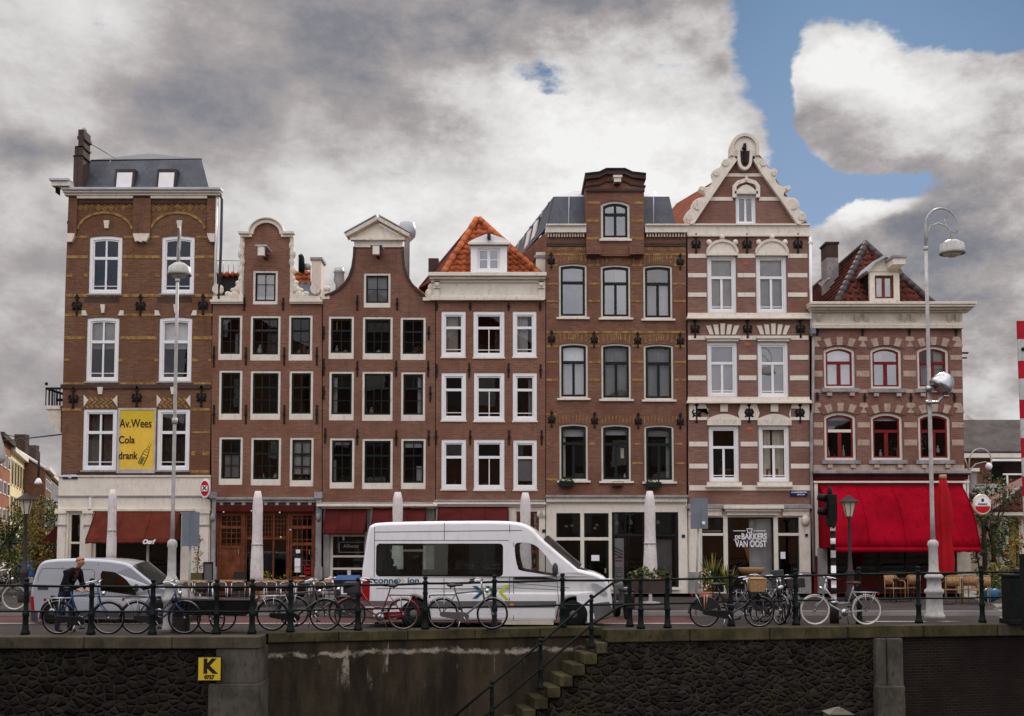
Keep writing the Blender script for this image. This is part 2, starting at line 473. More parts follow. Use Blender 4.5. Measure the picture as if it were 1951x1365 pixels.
# quay wall face with lime runs and a pale seam (stains with shapes of their own)
def stained(name):
    m, nt, b = node_mat(name)
    c = mixc(nt, ramp(nt, pos_noise(nt, .7, 6, .7, (1.6, 1, .35)), .38, .66), (.017, .013, .009), (.058, .042, .026))
    c = mixc(nt, ramp(nt, pos_noise(nt, 1.3, 5, .7, (1.8, 1, .5)), .55, .75), c, (.028, .025, .008))
    tc = N(nt, 'ShaderNodeTexCoord'); sp = N(nt, 'ShaderNodeSeparateXYZ'); nt.links.new(tc.outputs['Object'], sp.inputs[0])
    wob = N(nt, 'ShaderNodeMath', operation='MULTIPLY_ADD'); wob.inputs[1].default_value = .5; nt.links.new(pos_noise(nt, 1.1, 6, .75), wob.inputs[0]); nt.links.new(sp.outputs[2], wob.inputs[2])
    s1 = N(nt, 'ShaderNodeMath', operation='ADD'); s1.inputs[1].default_value = .21; nt.links.new(wob.outputs[0], s1.inputs[0])
    ab = N(nt, 'ShaderNodeMath', operation='ABSOLUTE'); nt.links.new(s1.outputs[0], ab.inputs[0])
    li = N(nt, 'ShaderNodeMath', operation='SUBTRACT'); li.inputs[0].default_value = 1; nt.links.new(ramp(nt, ab.outputs[0], .008, .075), li.inputs[1])
    mu = N(nt, 'ShaderNodeMath', operation='MULTIPLY'); nt.links.new(li.outputs[0], mu.inputs[0]); nt.links.new(ramp(nt, pos_noise(nt, 2.6, 5, .75), .38, .55), mu.inputs[1])
    c = mixc(nt, mu.outputs[0], c, (.32, .28, .22))
    # vertical lime runs
    run = ramp(nt, pos_noise(nt, 1.5, 4, .6, (2.2, 1, .22)), .615, .665)
    gate = ramp(nt, sp.outputs[2], -1.35, -.75); g2 = N(nt, 'ShaderNodeMath', operation='MULTIPLY'); nt.links.new(run, g2.inputs[0]); nt.links.new(gate, g2.inputs[1])
    g3 = N(nt, 'ShaderNodeMath', operation='MULTIPLY'); nt.links.new(g2.outputs[0], g3.inputs[0]); nt.links.new(ramp(nt, pos_noise(nt, 9, 4, .7), .35, .6), g3.inputs[1])
    c = mixc(nt, g3.outputs[0], c, (.28, .24, .19))
    nt.links.new(c, b.inputs['Base Color']); b.inputs['Roughness'].default_value = .75; b.inputs['Specular IOR Level'].default_value = .12
    bp = N(nt, 'ShaderNodeBump'); bp.inputs['Strength'].default_value = .6; bp.inputs['Distance'].default_value = .03
    nt.links.new(pos_noise(nt, 12, 5, .7), bp.inputs['Height']); nt.links.new(bp.outputs[0], b.inputs['Normal'])
stained('quay_stained')

# ---------------------------------------------------------------- camera
cam = bpy.data.cameras.new('camera'); cam.sensor_fit = 'HORIZONTAL'; cam.sensor_width = 36
cam.lens = 36 * FPX / 1951; cam.shift_y = (CY - 682.5) / 1951; cam.shift_x = 0; cam.clip_end = 5000; cam.clip_start = .1
co = bpy.data.objects.new('camera', cam); COL.objects.link(co)
co.location = (0, 0, EYE); co.rotation_euler = (PI / 2 + T, 0, 0)
SC.camera = co
# ---------------------------------------------------------------- world and sun
SUN_EL, SUN_AZ = R(28), R(17)       # azimuth measured from +y towards +x
w = bpy.data.worlds.new('World'); SC.world = w; w.use_nodes = True
nt = w.node_tree; bg = nt.nodes['Background']; STR = .1; bg.inputs['Strength'].default_value = STR
sky = N(nt, 'ShaderNodeTexSky'); sky.sky_type = 'NISHITA'; sky.sun_disc = False; sky.sun_elevation = SUN_EL; sky.sun_rotation = SUN_AZ
sky.air_density = 1.0; sky.dust_density = .6; sky.ozone_density = 2
tc = N(nt, 'ShaderNodeTexCoord'); sp = N(nt, 'ShaderNodeSeparateXYZ'); nt.links.new(tc.outputs['Generated'], sp.inputs[0])

def m_(op, a, b=None, c=None, clamp=False):
    n = nt.nodes.new('ShaderNodeMath'); n.operation = op; n.use_clamp = clamp
    for i, v in enumerate((a, b, c)):
        if v is None: continue
        if hasattr(v, 'is_output'): nt.links.new(v, n.inputs[i])
        else: n.inputs[i].default_value = v
    return n.outputs[0]
dx, dy, dz = sp.outputs
yy = m_('MAXIMUM', dy, .12)
mp = N(nt, 'ShaderNodeMapping'); mp.inputs['Scale'].default_value = (1, 1, 1.7); nt.links.new(tc.outputs['Generated'], mp.inputs[0])
def sky_noise(scale, detail, rough, off=0.0, col=False, mp=mp):
    n = N(nt, 'ShaderNodeTexNoise'); n.noise_dimensions = '4D'; n.inputs['W'].default_value = off
    n.inputs['Scale'].default_value = scale; n.inputs['Detail'].default_value = detail; n.inputs['Roughness'].default_value = rough
    nt.links.new(mp.outputs[0], n.inputs['Vector'])
    return n.outputs['Color'] if col else n.outputs['Fac']
wc = N(nt, 'ShaderNodeSeparateColor'); nt.links.new(sky_noise(5, 6, .6, 3.1, True), wc.inputs[0])
WA = .13
sx = m_('ADD', m_('DIVIDE', dx, yy), m_('MULTIPLY', m_('SUBTRACT', wc.outputs[0], .5), WA))
sz = m_('ADD', m_('DIVIDE', dz, yy), m_('MULTIPLY', m_('SUBTRACT', wc.outputs[1], .5), WA))
front = ramp(nt, dy, .1, .35)

def blob(px, py, rx, ry, k):
    a, b, c = ray(px, py); a, c = a / b, c / b
    ex = m_('MULTIPLY', m_('SUBTRACT', sx, a), FPX / rx); ez = m_('MULTIPLY', m_('SUBTRACT', sz, c), FPX / ry)
    d = m_('MULTIPLY_ADD', ex, ex, m_('MULTIPLY', ez, ez))
    return m_('MULTIPLY', m_('POWER', 2.718, m_('MULTIPLY', d, -1)), k)
def total(l):
    s = None
    for q in l:
        t = blob(*q); s = t if s is None else m_('ADD', s, t)
    return m_('MULTIPLY', s, front)
n1 = sky_noise(3.2, 8, .56, 0.4); n2 = sky_noise(9, 10, .64, 7.7); n3 = sky_noise(20, 8, .66, 2.2); n4 = sky_noise(48, 5, .6, 5.2)
PUFF0 = .365
def puffs(scale):
    v = N(nt, 'ShaderNodeTexVoronoi', feature='F1'); v.normalize = True; v.inputs['Scale'].default_value = scale; v.inputs['Detail'].default_value = 1.6; v.inputs['Roughness'].default_value = .55
    wv = mixc(nt, .05, mp.outputs[0], sky_noise(14, 5, .6, 9.1, True)); nt.links.new(wv, v.inputs['Vector']); return m_('SUBTRACT', PUFF0, v.outputs['Distance'])
pf = m_('MULTIPLY', puffs(9), front)
BLUE = [(1750, -40, 330, 95, 1.7), (1930, 50, 130, 50, .9), (1480, 60, 70, 130, 1.0), (1500, 230, 52, 130, 1.3), (1550, 370, 85, 60, 1.25), (1030, 165, 75, 32, .68), (1690, 352, 180, 36, 1.05), (1310, 130, 60, 26, .32), (1410, 190, 40, 60, .3),
        (1720, 212, 220, 78, -1.5), (1600, 165, 70, 60, -.5), (1640, 425, 80, 40, -.5), (1900, 230, 80, 90, -.6)]
BR = [(120, 40, 330, 110, .26), (30, 190, 160, 60, .12), (600, 140, 270, 120, -.16), (600, 30, 130, 80, -.10), (1000, 5, 190, 38, -.26), (900, 90, 200, 60, -.05), (40, 290, 120, 36, -.24), (60, 355, 90, 30, .02), (20, 430, 110, 40, .04),
      (60, 740, 160, 90, -.08), (60, 560, 170, 90, .06), (540, 330, 240, 70, -.02), (640, 440, 280, 100, .30), (1130, 300, 270, 150, .55), (300, 220, 200, 80, -.10), (1750, 305, 180, 26, -.10), (1040, 200, 120, 60, .12), (1330, 250, 130, 120, .20), (1270, 90, 170, 60, .14), (960, 300, 160, 60, .10), (1000, 460, 260, 70, .16),
      (1640, 130, 130, 60, .46), (1800, 130, 130, 60, .30), (1800, 250, 230, 85, .27), (1640, 395, 90, 34, .52), (1740, 400, 60, 26, .3), (1850, 420, 130, 75, -.27), (1760, 500, 120, 60, -.18), (1640, 460, 90, 26, -.05), (1900, 620, 90, 40, .02), (1890, 720, 90, 70, .20), (1560, 500, 60, 80, .1)]
bm_ = m_('ADD', total(BLUE), m_('ADD', m_('MULTIPLY', m_('SUBTRACT', n2, .5), 1.0), m_('ADD', m_('MULTIPLY', m_('SUBTRACT', n3, .5), .8), m_('MULTIPLY', m_('SUBTRACT', n4, .5), .4))))
bm_ = m_('SUBTRACT', bm_, m_('MULTIPLY', pf, .9))
blue_f = m_('MULTIPLY', ramp(nt, bm_, .22, .58), front)
back_blue = m_('MULTIPLY', ramp(nt, n1, .56, .64), m_('SUBTRACT', 1, front))
cover = m_('SUBTRACT', 1, m_('ADD', blue_f, m_('MULTIPLY', back_blue, .7), clamp=True))
br_ = m_('ADD', m_('ADD', total(BR), m_('MULTIPLY_ADD', ramp(nt, dy, .1, -.2), -.17, .475)), m_('ADD', m_('MULTIPLY', m_('SUBTRACT', n1, .5), .55), m_('ADD', m_('MULTIPLY', m_('SUBTRACT', n2, .5), .62), m_('MULTIPLY', m_('SUBTRACT', n3, .5), .34))))
br_ = m_('MULTIPLY_ADD', pf, .45, br_)
mu = N(nt, 'ShaderNodeMapping'); mu.inputs['Scale'].default_value = (1, 1, 1.7); mu.inputs['Location'].default_value = (.012, 0, .035); nt.links.new(tc.outputs['Generated'], mu.inputs[0])
rel = m_('SUBTRACT', n2, sky_noise(9, 10, .64, 7.7, mp=mu)); r3 = m_('SUBTRACT', n1, sky_noise(3.2, 8, .56, .4, mp=mu))
br_ = m_('ADD', br_, m_('MULTIPLY', m_('MULTIPLY_ADD', rel, .8, m_('MULTIPLY', r3, .65)), m_('MULTIPLY', front, m_('MULTIPLY_ADD', ramp(nt, sx, -.25, .05), .75, .25))))
rp = N(nt, 'ShaderNodeValToRGB'); e = rp.color_ramp.elements
e[0].position = .0; e[0].color = (.14, .155, .20, 1); e[1].position = 1; e[1].color = (.90, .895, .88, 1)
for p_, c_ in ((.25, (.24, .242, .272)), (.45, (.40, .37, .368)), (.7, (.68, .665, .66))):
    q = e.new(p_); q.color = (*c_, 1)
nt.links.new(br_, rp.inputs[0])
# the sunlit side of the cloud deck, opposite the sun, is the brighter one
lift = m_('ADD', 1, m_('MULTIPLY', ramp(nt, dy, .15, -.5), 3.1))
up = m_('ADD', lift, m_('MULTIPLY', ramp(nt, dz, .45, .85), 4.6))
cl = N(nt, 'ShaderNodeVectorMath', operation='SCALE'); nt.links.new(rp.outputs[0], cl.inputs[0]); nt.links.new(m_('MULTIPLY', up, 1 / STR), cl.inputs['Scale'])
bl = mixc(nt, 1, sky.outputs[0], (.115, .205, .325), 'MULTIPLY')
bl = mixc(nt, m_('MULTIPLY', ramp(nt, dz, .5, .22), .5), bl, (4.2, 5.3, 7.4))
fin = mixc(nt, cover, bl, cl.outputs[0])
nt.links.new(fin, bg.inputs['Color'])
sl = bpy.data.lights.new('sun', 'SUN'); sl.energy = 3.2; sl.angle = R(.5); sl.color = (1, .93, .82)
so = bpy.data.objects.new('sun', sl); COL.objects.link(so)
sd = Vector((math.sin(SUN_AZ) * math.cos(SUN_EL), math.cos(SUN_AZ) * math.cos(SUN_EL), math.sin(SUN_EL)))
so.rotation_euler = sd.to_track_quat('Z', 'Y').to_euler()
SC.view_settings.view_transform = 'Standard'; SC.view_settings.look = 'None'; SC.view_settings.exposure = 0; SC.view_settings.gamma = 1
# ================================================================ houses
def xp(px, py=800, Y=F): return U(px, py, Y)[0]
def zp(py, px=975, Y=F): return U(px, py, Y)[1]
def PX(pts, Y=F): return [U(a, b, Y) for a, b in pts]
def WR(r, Y=F):
    ym, xm = (r[1] + r[3]) / 2, (r[0] + r[2]) / 2
    return U(r[0], ym, Y)[0], U(r[2], ym, Y)[0], U(xm, r[3], Y)[1], U(xm, r[1], Y)[1]

def outl(x0, x1, z0, z1, rise=0, n=10, e=0):
    x0 -= e; x1 += e; z0 -= e; z1 += e
    if rise <= 0: return [(x0, z0), (x1, z0), (x1, z1), (x0, z1)]
    c, h = (x0 + x1) / 2, (x1 - x0) / 2
    rad = (h * h + rise * rise) / (2 * rise); a = math.asin(min(1, h / rad))
    return [(x0, z0), (x1, z0)] + [(c + rad * math.sin(a - 2 * a * k / n), z1 - rad + rad * math.cos(a - 2 * a * k / n)) for k in range(n + 1)]

def drape(m, x0, x1, z0, z1, y, mat, folds=None, amp=.025):
    k = max(6, int((x1 - x0) / .035)); fr = folds or max(2, (x1 - x0) / .14)
    vs = []
    for i in range(k + 1):
        t = i / k; yo = amp * math.sin(t * fr * 2 * PI) + amp * .4 * math.sin(t * fr * 5.1)
        vs += [(x0 + (x1 - x0) * t, y + yo, z0), (x0 + (x1 - x0) * t, y + yo * .8, z1)]
    return m.add(vs, [(2 * i, 2 * i + 2, 2 * i + 3, 2 * i + 1) for i in range(k)], mat, True)

def window(h, r, st, rise=0, cur=(), Y=F, g=None, name='window', label=None):
    x0, x1, z0, z1 = WR(r, Y)
    y = Y + st.get('rec', .04); w = st['fw']; fb = st.get('fb', w); sw = st['sw']; fm, sm = st['fm'], st['sm']
    m = MB(); i1 = outl(x0 + w, x1 - w, z0 + fb, z1 - w, rise * .9)
    m.ring(outl(x0, x1, z0, z1, rise), i1, y, y + .12, fm)
    win = m.build(name, h)
    if label: win['label'] = label
    ax0, ax1, az0, az1 = x0 + w, x1 - w, z0 + fb, z1 - w
    m = MB(); m.ring(outl(ax0, ax1, az0, az1, rise * .9, e=-.002), outl(ax0 + sw, ax1 - sw, az0 + sw, az1 - sw, rise * .8), y + .03, y + .085, sm)
    bx0, bx1, bz0, bz1 = ax0 + sw, ax1 - sw, az0 + sw, az1 - sw
    tr = st.get('tr'); bw = st.get('bw', .035); tb = st.get('tb', .07); ya, yb = y + .036, y + .08
    zt = bz1 - (bz1 - bz0) * tr if tr else bz1
    if tr: m.box(bx0, bx1, y + .02, yb + .004, zt - tb / 2, zt + tb / 2, st.get('tm', sm))
    for k in range(st.get('lo', 0)):
        cx = bx0 + (bx1 - bx0) * (k + 1) / (st['lo'] + 1); b_ = st.get('lw', bw)
        m.box(cx - b_ / 2, cx + b_ / 2, ya, yb, bz0, zt - (tb / 2 if tr else 0), sm)
    for k in range(st.get('up', 0)):
        cx = bx0 + (bx1 - bx0) * (k + 1) / (st['up'] + 1); b_ = st.get('lw', bw)
        m.box(cx - b_ / 2, cx + b_ / 2, ya, yb, zt + tb / 2, bz1 - (.02 if rise == 0 else .0), sm)
    for q in st.get('hb', ()):
        zz = bz0 + (zt - bz0) * q
        m.box(bx0, bx1, ya + .004, yb - .004, zz - bw * .4, zz + bw * .4, sm)
    m.build('sash', win)
    m = MB(); gp = outl(ax0 + .01, ax1 - .01, az0 + .01, az1 - .01, rise * .85)
    m.add([(p[0], y + .058, p[1]) for p in gp], [list(range(len(gp)))], g or st.get('g', 'glass')); m.build('glass_pane', win)
    if st.get('sill'):
        o_, hh, pr, sm2 = st['sill']
        MB().box(x0 - o_, x1 + o_, Y - pr, Y + .1, z0 - hh, z0 - .004, sm2).build('sill', win, bev=.008)
    for q in cur:
        kind, u0, u1, v0, v1, mt = q
        cx0, cx1 = bx0 - .03 + (bx1 - bx0 + .06) * u0, bx0 - .03 + (bx1 - bx0 + .06) * u1
        cz0, cz1 = bz0 - .03 + (bz1 - bz0 + .06) * v0, bz0 - .03 + (bz1 - bz0 + .06) * v1
        m = MB()
        if kind == 'drape': drape(m, cx0, cx1, cz0, cz1, y + .24, mt); m.build('curtain', win)
        elif kind == 'blind': m.box(cx0, cx1, y + .16, y + .168, cz0, cz1, mt); m.build('blind', win)
        elif kind == 'pot':
            rr = (cx1 - cx0) / 2; m.lathe([(rr * .7, cz0), (rr * .95, cz0 + (cz1 - cz0) * .8), (rr, cz0 + (cz1 - cz0) * .8), (rr, cz1), (rr * .85, cz1)], ((cx0 + cx1) / 2, y + .3, 0), mt, 14); m.build('flower_pot', win)
        elif kind == 'plant':
            leaves(m, ((cx0 + cx1) / 2, y + .3, (cz0 + cz1) / 2), ((cx1 - cx0) / 2, .1, (cz1 - cz0) / 2), 60, .07, [mt, 'leaf']); m.build('pot_plant', win)
        elif kind == 'item':
            c_ = ((cx0 + cx1) / 2, y + .32, cz0); hh = cz1 - cz0; rr = min((cx1 - cx0) / 2, .2)
            m.lathe([(rr * .6, 0), (rr, hh * .25), (rr * .8, hh * .6), (rr * .3, hh * .75), (rr * .45, hh)], c_, mt, 10); m.build('ornament', win)
    return outl(x0, x1, z0, z1, rise, e=.004)

def curve_pts(pts, n=4):      # smooth closed polygon through points (Catmull-Rom)
    out = []; L = len(pts)
    for i in range(L):
        p0, p1, p2, p3 = (Vector(pts[(i + k - 1) % L][:2]) for k in range(4))
        sharp = len(pts[i]) > 2 or len(pts[(i + 1) % L]) > 2
        for k in range(1 if sharp else n):
            t = k / n
            out.append(tuple(.5 * ((2 * p1) + (p2 - p0) * t + (2 * p0 - 5 * p1 + 4 * p2 - p3) * t * t + (3 * p1 - p0 - 3 * p2 + p3) * t ** 3)))
    return out

def leaves(m, c, r, n, s, mats, seed=None, droop=0):
    q = random.Random(seed if seed is not None else int(abs(c[0] * 97 + c[2] * 31)) + n)
    for i in range(n):
        while True:
            p = Vector((q.uniform(-1, 1), q.uniform(-1, 1), q.uniform(-1, 1)))
            if p.length < 1: break
        p = p * (p.length ** -.3 if p.length > .05 else 1)
        p = Vector((c[0] + p.x * r[0], c[1] + p.y * r[1], c[2] + p.z * r[2]))
        a = Vector((q.gauss(0, 1), q.gauss(0, 1), q.gauss(0, 1) - droop)).normalized(); b = a.orthogonal().normalized(); b.rotate(Matrix.Rotation(q.uniform(0, 6.28), 3, a))
        l = s * q.uniform(.6, 1.4); w_ = l * q.uniform(.3, .5)
        m.add([p - a * l / 2, p + b * w_ / 2, p + a * l / 2, p - b * w_ / 2], [(0, 1, 2, 3)], mats[q.randrange(len(mats))])
    return m

def house(name, label, px, group='canal houses in the row'):
    return thing(name, label, 'house', (U(px, 1100)[0], F, 0), 0, group)

def walls(h, pts, holes, mat, depth=8.0, name='wall', y=F, z_int=None, label=None, body=None):
    poly = PX(pts)
    m = MB(); m.prism(poly, y, y + .36, mat, holes)
    xs = [p[0] for p in poly]; zs = [p[1] for p in poly]; a, b, c, s_ = min(xs) + .1, max(xs) - .1, body or max(zs) - .05, -.25 * depth
    m.add([(a, y + .36, .0), (b, y + .36, .0), (b, y + .36, c), (a, y + .36, c), (a + s_, y + depth, .0), (b + s_, y + depth, .0), (b + s_, y + depth, c), (a + s_, y + depth, c)], [(0, 3, 7, 4), (1, 2, 6, 5), (4, 5, 6, 7), (3, 2, 6, 7)], mat)
    o = m.build(name, h)
    if label: o['label'] = label
    MB().box(min(xs) + .12, max(xs) - .5, y + 1.3, y + 1.4, .03, (z_int if z_int is not None else max(zs) - .3), 'room_dark').build('room_dark_sheet', h)  # dark sheet added behind the windows in place of room shade
    return o

def anchor_bar(h, px, py0, py1):
    x, z1 = U(px, py0); z0 = U(px, py1)[1]
    MB().box(x - .028, x + .028, F - .035, F + .002, z0, z1, 'black_iron').box(x - .05, x + .05, F - .045, F - .036, (z0 + z1) / 2 - .05, (z0 + z1) / 2 + .05, 'black_iron').build('wall_anchor', h)

def anchor_lily(h, px, py, s=1.0, y=F):
    x, z = U(px, py); m = MB(); k = .26 * s
    m.prism([(x - .03 * s, z - k * 1.3), (x + .03 * s, z - k * 1.3), (x + .03 * s, z + k), (x + .085 * s, z + k * 1.15), (x, z + k * 1.75), (x - .085 * s, z + k * 1.15), (x - .03 * s, z + k)], y - .05, y + .002, 'black_iron')
    for sg in (-1, 1):
        m.tube([(x + sg * (.03 + .13 * math.sin(t) * 1.0) * s, y - .03, z + (-.12 + .26 * t / 2.6) * s) for t in [.0, .5, 1, 1.5, 2, 2.6]], .035 * s, 'black_iron', 6)
        m.ball((x + sg * .135 * s, y - .03, z - .12 * s), .045 * s, 'black_iron', 6)
    m.box(x - .12 * s, x + .12 * s, y - .045, y - .004, z - .03, z + .02, 'black_iron')
    m.ball((x, y - .03, z - k * 1.25), .05 * s, 'black_iron', 6)
    m.build('wall_anchor', h)

def bar(m, x0, x1, y0, y1, mat, pr=.02, Y=F, dp=.05):    # moulding given by its pixel extents
    xa, za = U(x0, y1, Y); xb, zb = U(x1, y0, Y)
    return m.box(xa, xb, Y - pr, Y + dp, za, zb, mat)

def cornice(h, x0, x1, rows, name='cornice', bev=.012):   # rows: (y0, y1, projection, material)
    m = MB()
    for y0, y1, pr, mt in rows:
        bar(m, x0 - pr * 20, x1 + pr * 20, y0, y1 - .12, mt, pr, F, .08)
    return m.build(name, h, bev=bev)

def scroll(m, px, py, r, sg, y0, y1, mat, turns=1.6, w=None):   # volute
    x, z = U(px, py); w = w or r * .30; n = int(22 * turns)
    pts = []
    for i in range(n + 1):
        a = i / n * turns * 2 * PI; rr = r * (1 - .82 * i / n)
        pts.append((x + sg * rr * math.cos(a), z + rr * math.sin(a)))
    m.tube([(p[0], (y0 + y1) / 2 - .02, p[1]) for p in pts], [w * .5 * (1 - .45 * i / n) for i in range(n + 1)], mat, 7)
    m.lathe([(r * .92, 0), (r * .92, y1 - y0)], (x, y0 + .02, z), mat, 18, ax=Matrix.Rotation(-PI / 2, 3, 'X'), smooth=False)

def pantiles(m, bl, br, tl, tr, rows, mat, pitch=.22, amp=.035):
    bl, br, tl, tr = map(Vector, (bl, br, tl, tr))
    nrm = (br - bl).cross(tl - bl + tr - br)
    nrm = nrm.normalized() if nrm.length else Vector((0, -1, 0))
    if nrm.y > 0 and abs(nrm.y) > .2 or nrm.z < 0: nrm = -nrm
    ux = (br - bl).normalized()
    for k in range(rows):
        a0, a1 = k / rows, (k + 1) / rows + .02
        A0, A1 = bl.lerp(tl, a0), br.lerp(tr, a0); B0, B1 = bl.lerp(tl, min(1, a1)), br.lerp(tr, min(1, a1))
        L = (A1 - A0).length
        n = max(3, int(L / pitch * 6)); lo, hi = [], []
        for i in range(n + 1):
            t = i / n; pa = A0.lerp(A1, t)
            ph = (pa - bl).dot(ux) / pitch * 2 * PI
            wv = amp * (math.sin(ph) + .35 * math.sin(2 * ph + .6))
            s0 = (B0 - A0).dot(ux); d = B0.lerp(B1, t)
            ph2 = (d - bl).dot(ux) / pitch * 2 * PI; wv2 = amp * (math.sin(ph2) + .35 * math.sin(2 * ph2 + .6))
            lo.append(pa + nrm * (wv + .05)); hi.append(d + nrm * (wv2 + .0))
        fr = [p - nrm * .05 for p in lo]
        q = lo + hi + fr; c = n + 1
        m.add(q, [(i, i + 1, c + i + 1, c + i) for i in range(n)], mat, True)
        m.add([*lo, *fr], [(i, i + 1, c + i + 1, c + i) for i in range(n)], mat)
    return m

def ridge_caps(m, a, b, mat, r=.1, step=.36):
    a, b = Vector(a), Vector(b); n = max(1, int((b - a).length / step))
    for k in range(n):
        p, q = a.lerp(b, k / n), a.lerp(b, (k + 1.08) / n)
        m.tube([p, q], [r * 1.12, r * .95], mat, 8)
    return m

def slab(m, pts, mat, th=.06):    # closed sheet through 3D points
    p = [Vector(a) for a in pts]; nrm = (p[1] - p[0]).cross(p[2] - p[0]).normalized() * th
    n = len(p)
    m.add([*p, *[a + nrm for a in p]], [list(range(n)), list(range(n, 2 * n))] + [(i, (i + 1) % n, n + (i + 1) % n, n + i) for i in range(n)], mat)
    return m

def hoist(h, px, py, s=1.0):
    x, z = U(px, py); m = MB()
    m.box(x - .05 * s, x + .05 * s, F - .75, F + .3, z - .13 * s, z + .07 * s, 'brick_dark')
    m.box(x - .11 * s, x + .11 * s, F - .9, F - .74, z - .19 * s, z + .12 * s, 'cream')
    m.box(x - .2 * s, x + .2 * s, F - .92, F - .1, z + .121 * s, z + .18 * s, 'zinc_light')
    m.build('hoist_beam', h)

def flatglass(m, r, y, mat='glass_shop', ins=0):
    x0, x1, z0, z1 = WR(r); m.add([(x0, y, z0), (x1, y, z0), (x1, y, z1), (x0, y, z1)], [(0, 1, 2, 3)], mat)

def rect(r, e=0):
    x0, x1, z0, z1 = WR(r); return outl(x0, x1, max(.06, z0), z1, 0, e=e)

def shop(h, outline, holes, mat, name='shopfront', depth=.25, y=F):
    m = MB(); m.prism(PX(outline), y, y + depth, mat, [rect(r) for r in holes]); return m.build(name, h)

def shop_window(h, r, fm='green_black', bars=(), vb=(), fw=.06, y=F, g='glass_shop', name='shop_window'):
    x0, x1, z0, z1 = WR(r); z0 = max(z0, .06)
    m = MB(); m.ring(outl(x0 + .004, x1 - .004, z0 + .004, z1 - .004), outl(x0 + fw, x1 - fw, z0 + fw, z1 - fw), y + .06, y + .14, fm)
    for b in bars:
        zz = z0 + (z1 - z0) * b; m.box(x0 + fw, x1 - fw, y + .065, y + .135, zz - .035, zz + .035, fm)
    for b in vb:
        xx = x0 + (x1 - x0) * b; m.box(xx - .03, xx + .03, y + .068, y + .132, z0 + fw, z1 - fw, fm)
    o = m.build(name, h)
    m = MB(); m.add([(x0 + .03, y + .1, z0 + .03), (x1 - .03, y + .1, z0 + .03), (x1 - .03, y + .1, z1 - .03), (x0 + .03, y + .1, z1 - .03)], [(0, 1, 2, 3)], g)
    m.build('glass_pane', o)
    return o

def awning(h, x0, x1, ytop, ybot, out, mat, label, val=.22, curve=.0, y=F, frame=True, name='awning'):
    xa, z1 = U(x0, ytop); xb = U(x1, ytop)[0]; Yo = y - out
    a0, z0 = U(x0, ybot, Yo); b0 = U(x1, ybot, Yo)[0]
    n = 8; m = MB(); L, Rr = [], []
    for i in range(n + 1):
        t = i / n; b = curve * math.sin(PI * t) * .5
        L.append((xa, y - .05 - (out - .05) * (t + b * .6), z1 + (z0 - z1) * (t - b * .55)))
        Rr.append((xb, *L[-1][1:]))
    k = 36; vs, fs = [], []
    for i in range(n + 1):
        for j in range(k + 1):
            u = j / k; s_ = -.055 * abs(math.sin(u * PI * max(3, round((xb - xa) / 1.1)))) ** .7 * math.sin(PI * i / n)
            vs.append((L[i][0] + (Rr[i][0] - L[i][0]) * u, L[i][1], L[i][2] + s_))
    for i in range(n):
        for j in range(k):
            a = i * (k + 1) + j; fs.append((a, a + 1, a + k + 2, a + k + 1))
    m.add(vs, fs, mat, True)
    for S, sg in ((L, -1), (Rr, 1)):
        base = [(S[i][0], S[i][1], S[i][2]) for i in range(n + 1)]
        m.add(base + [(S[0][0], y - .05, S[-1][2])], [list(range(n + 2))], mat)
    o = m.build(name, h); o['label'] = label
    md = o.modifiers.new('thickness', 'SOLIDIFY'); md.thickness = .012
    m = MB(); kk = max(3, round((xb - xa) / 1.1))
    for j in range(kk + 1): m.tube([(xa + (xb - xa) * j / kk, p[1] - .008, p[2] + .006) for p in L], .012, mat, 5)
    parts(m, 'seam', o)
    m = MB(); k = max(10, int((xb - xa) / .09)); vs = []
    for j in range(k + 1):
        u = j / k; yv = L[-1][1] - .012 + .012 * math.sin(u * 40); dz = .03 * abs(math.sin(u * (xb - xa) / .32 * PI))
        vs += [(xa + (xb - xa) * u, yv, L[-1][2] + .01), (xa + (xb - xa) * u, yv - .02, L[-1][2] - val + dz)]
    m.add(vs, [(2 * j, 2 * j + 2, 2 * j + 3, 2 * j + 1) for j in range(k)], mat, True)
    m.build('valance', o).modifiers.new('thickness', 'SOLIDIFY').thickness = .012
    return o, L[-1]

GR = 1131   # pixel row of the foot of the fronts
def floor_int(h, x0, x1):
    MB().box(xp(x0, 1100), xp(x1, 1100), F + 2.4, F + 2.5, .03, 3.6, 'room_dark').build('room_dark_sheet', h)  # dark sheet added behind the shop glass, painted as room shade

SA = dict(fw=.11, sw=.05, fm='white_paint', sm='white_paint', tr=.36, up=1, lo=1, lw=.06, tb=.1, hb=(.11,), bw=.03, rec=.03, sill=(.05, .07, .06, 'grey_stone'))
SB = dict(fw=.075, fb=.21, sw=.06, fm='cream', sm='green_black', tr=.34, up=2, lo=2, tb=.06, bw=.03, hb=(.5,), rec=.02, g='glass')
SD = dict(fw=.11, sw=.05, fm='white_paint', sm='white_paint', tr=.32, up=0, lo=0, tb=.09, bw=.03, hb=(.12,), rec=.02, sill=(.03, .06, .04, 'cream'))
SE = dict(fw=.06, sw=.08, fm='cream', sm='green_black', tr=.32, up=0, lo=1, lw=.09, tb=.1, rec=.05, sill=(.09, .075, .08, 'cream'))
SG = dict(fw=.1, sw=.055, fm='white_paint', sm='white_paint', tr=.36, up=0, lo=1, lw=.08, tb=.09, hb=(.06,), bw=.04, rec=.06)
SF = dict(fw=.085, sw=.06, fm='cream', sm='red_frame', tr=.36, up=0, lo=1, lw=.13, tb=.1, rec=.07, sill=(.12, .14, .1, 'grey_stone'))

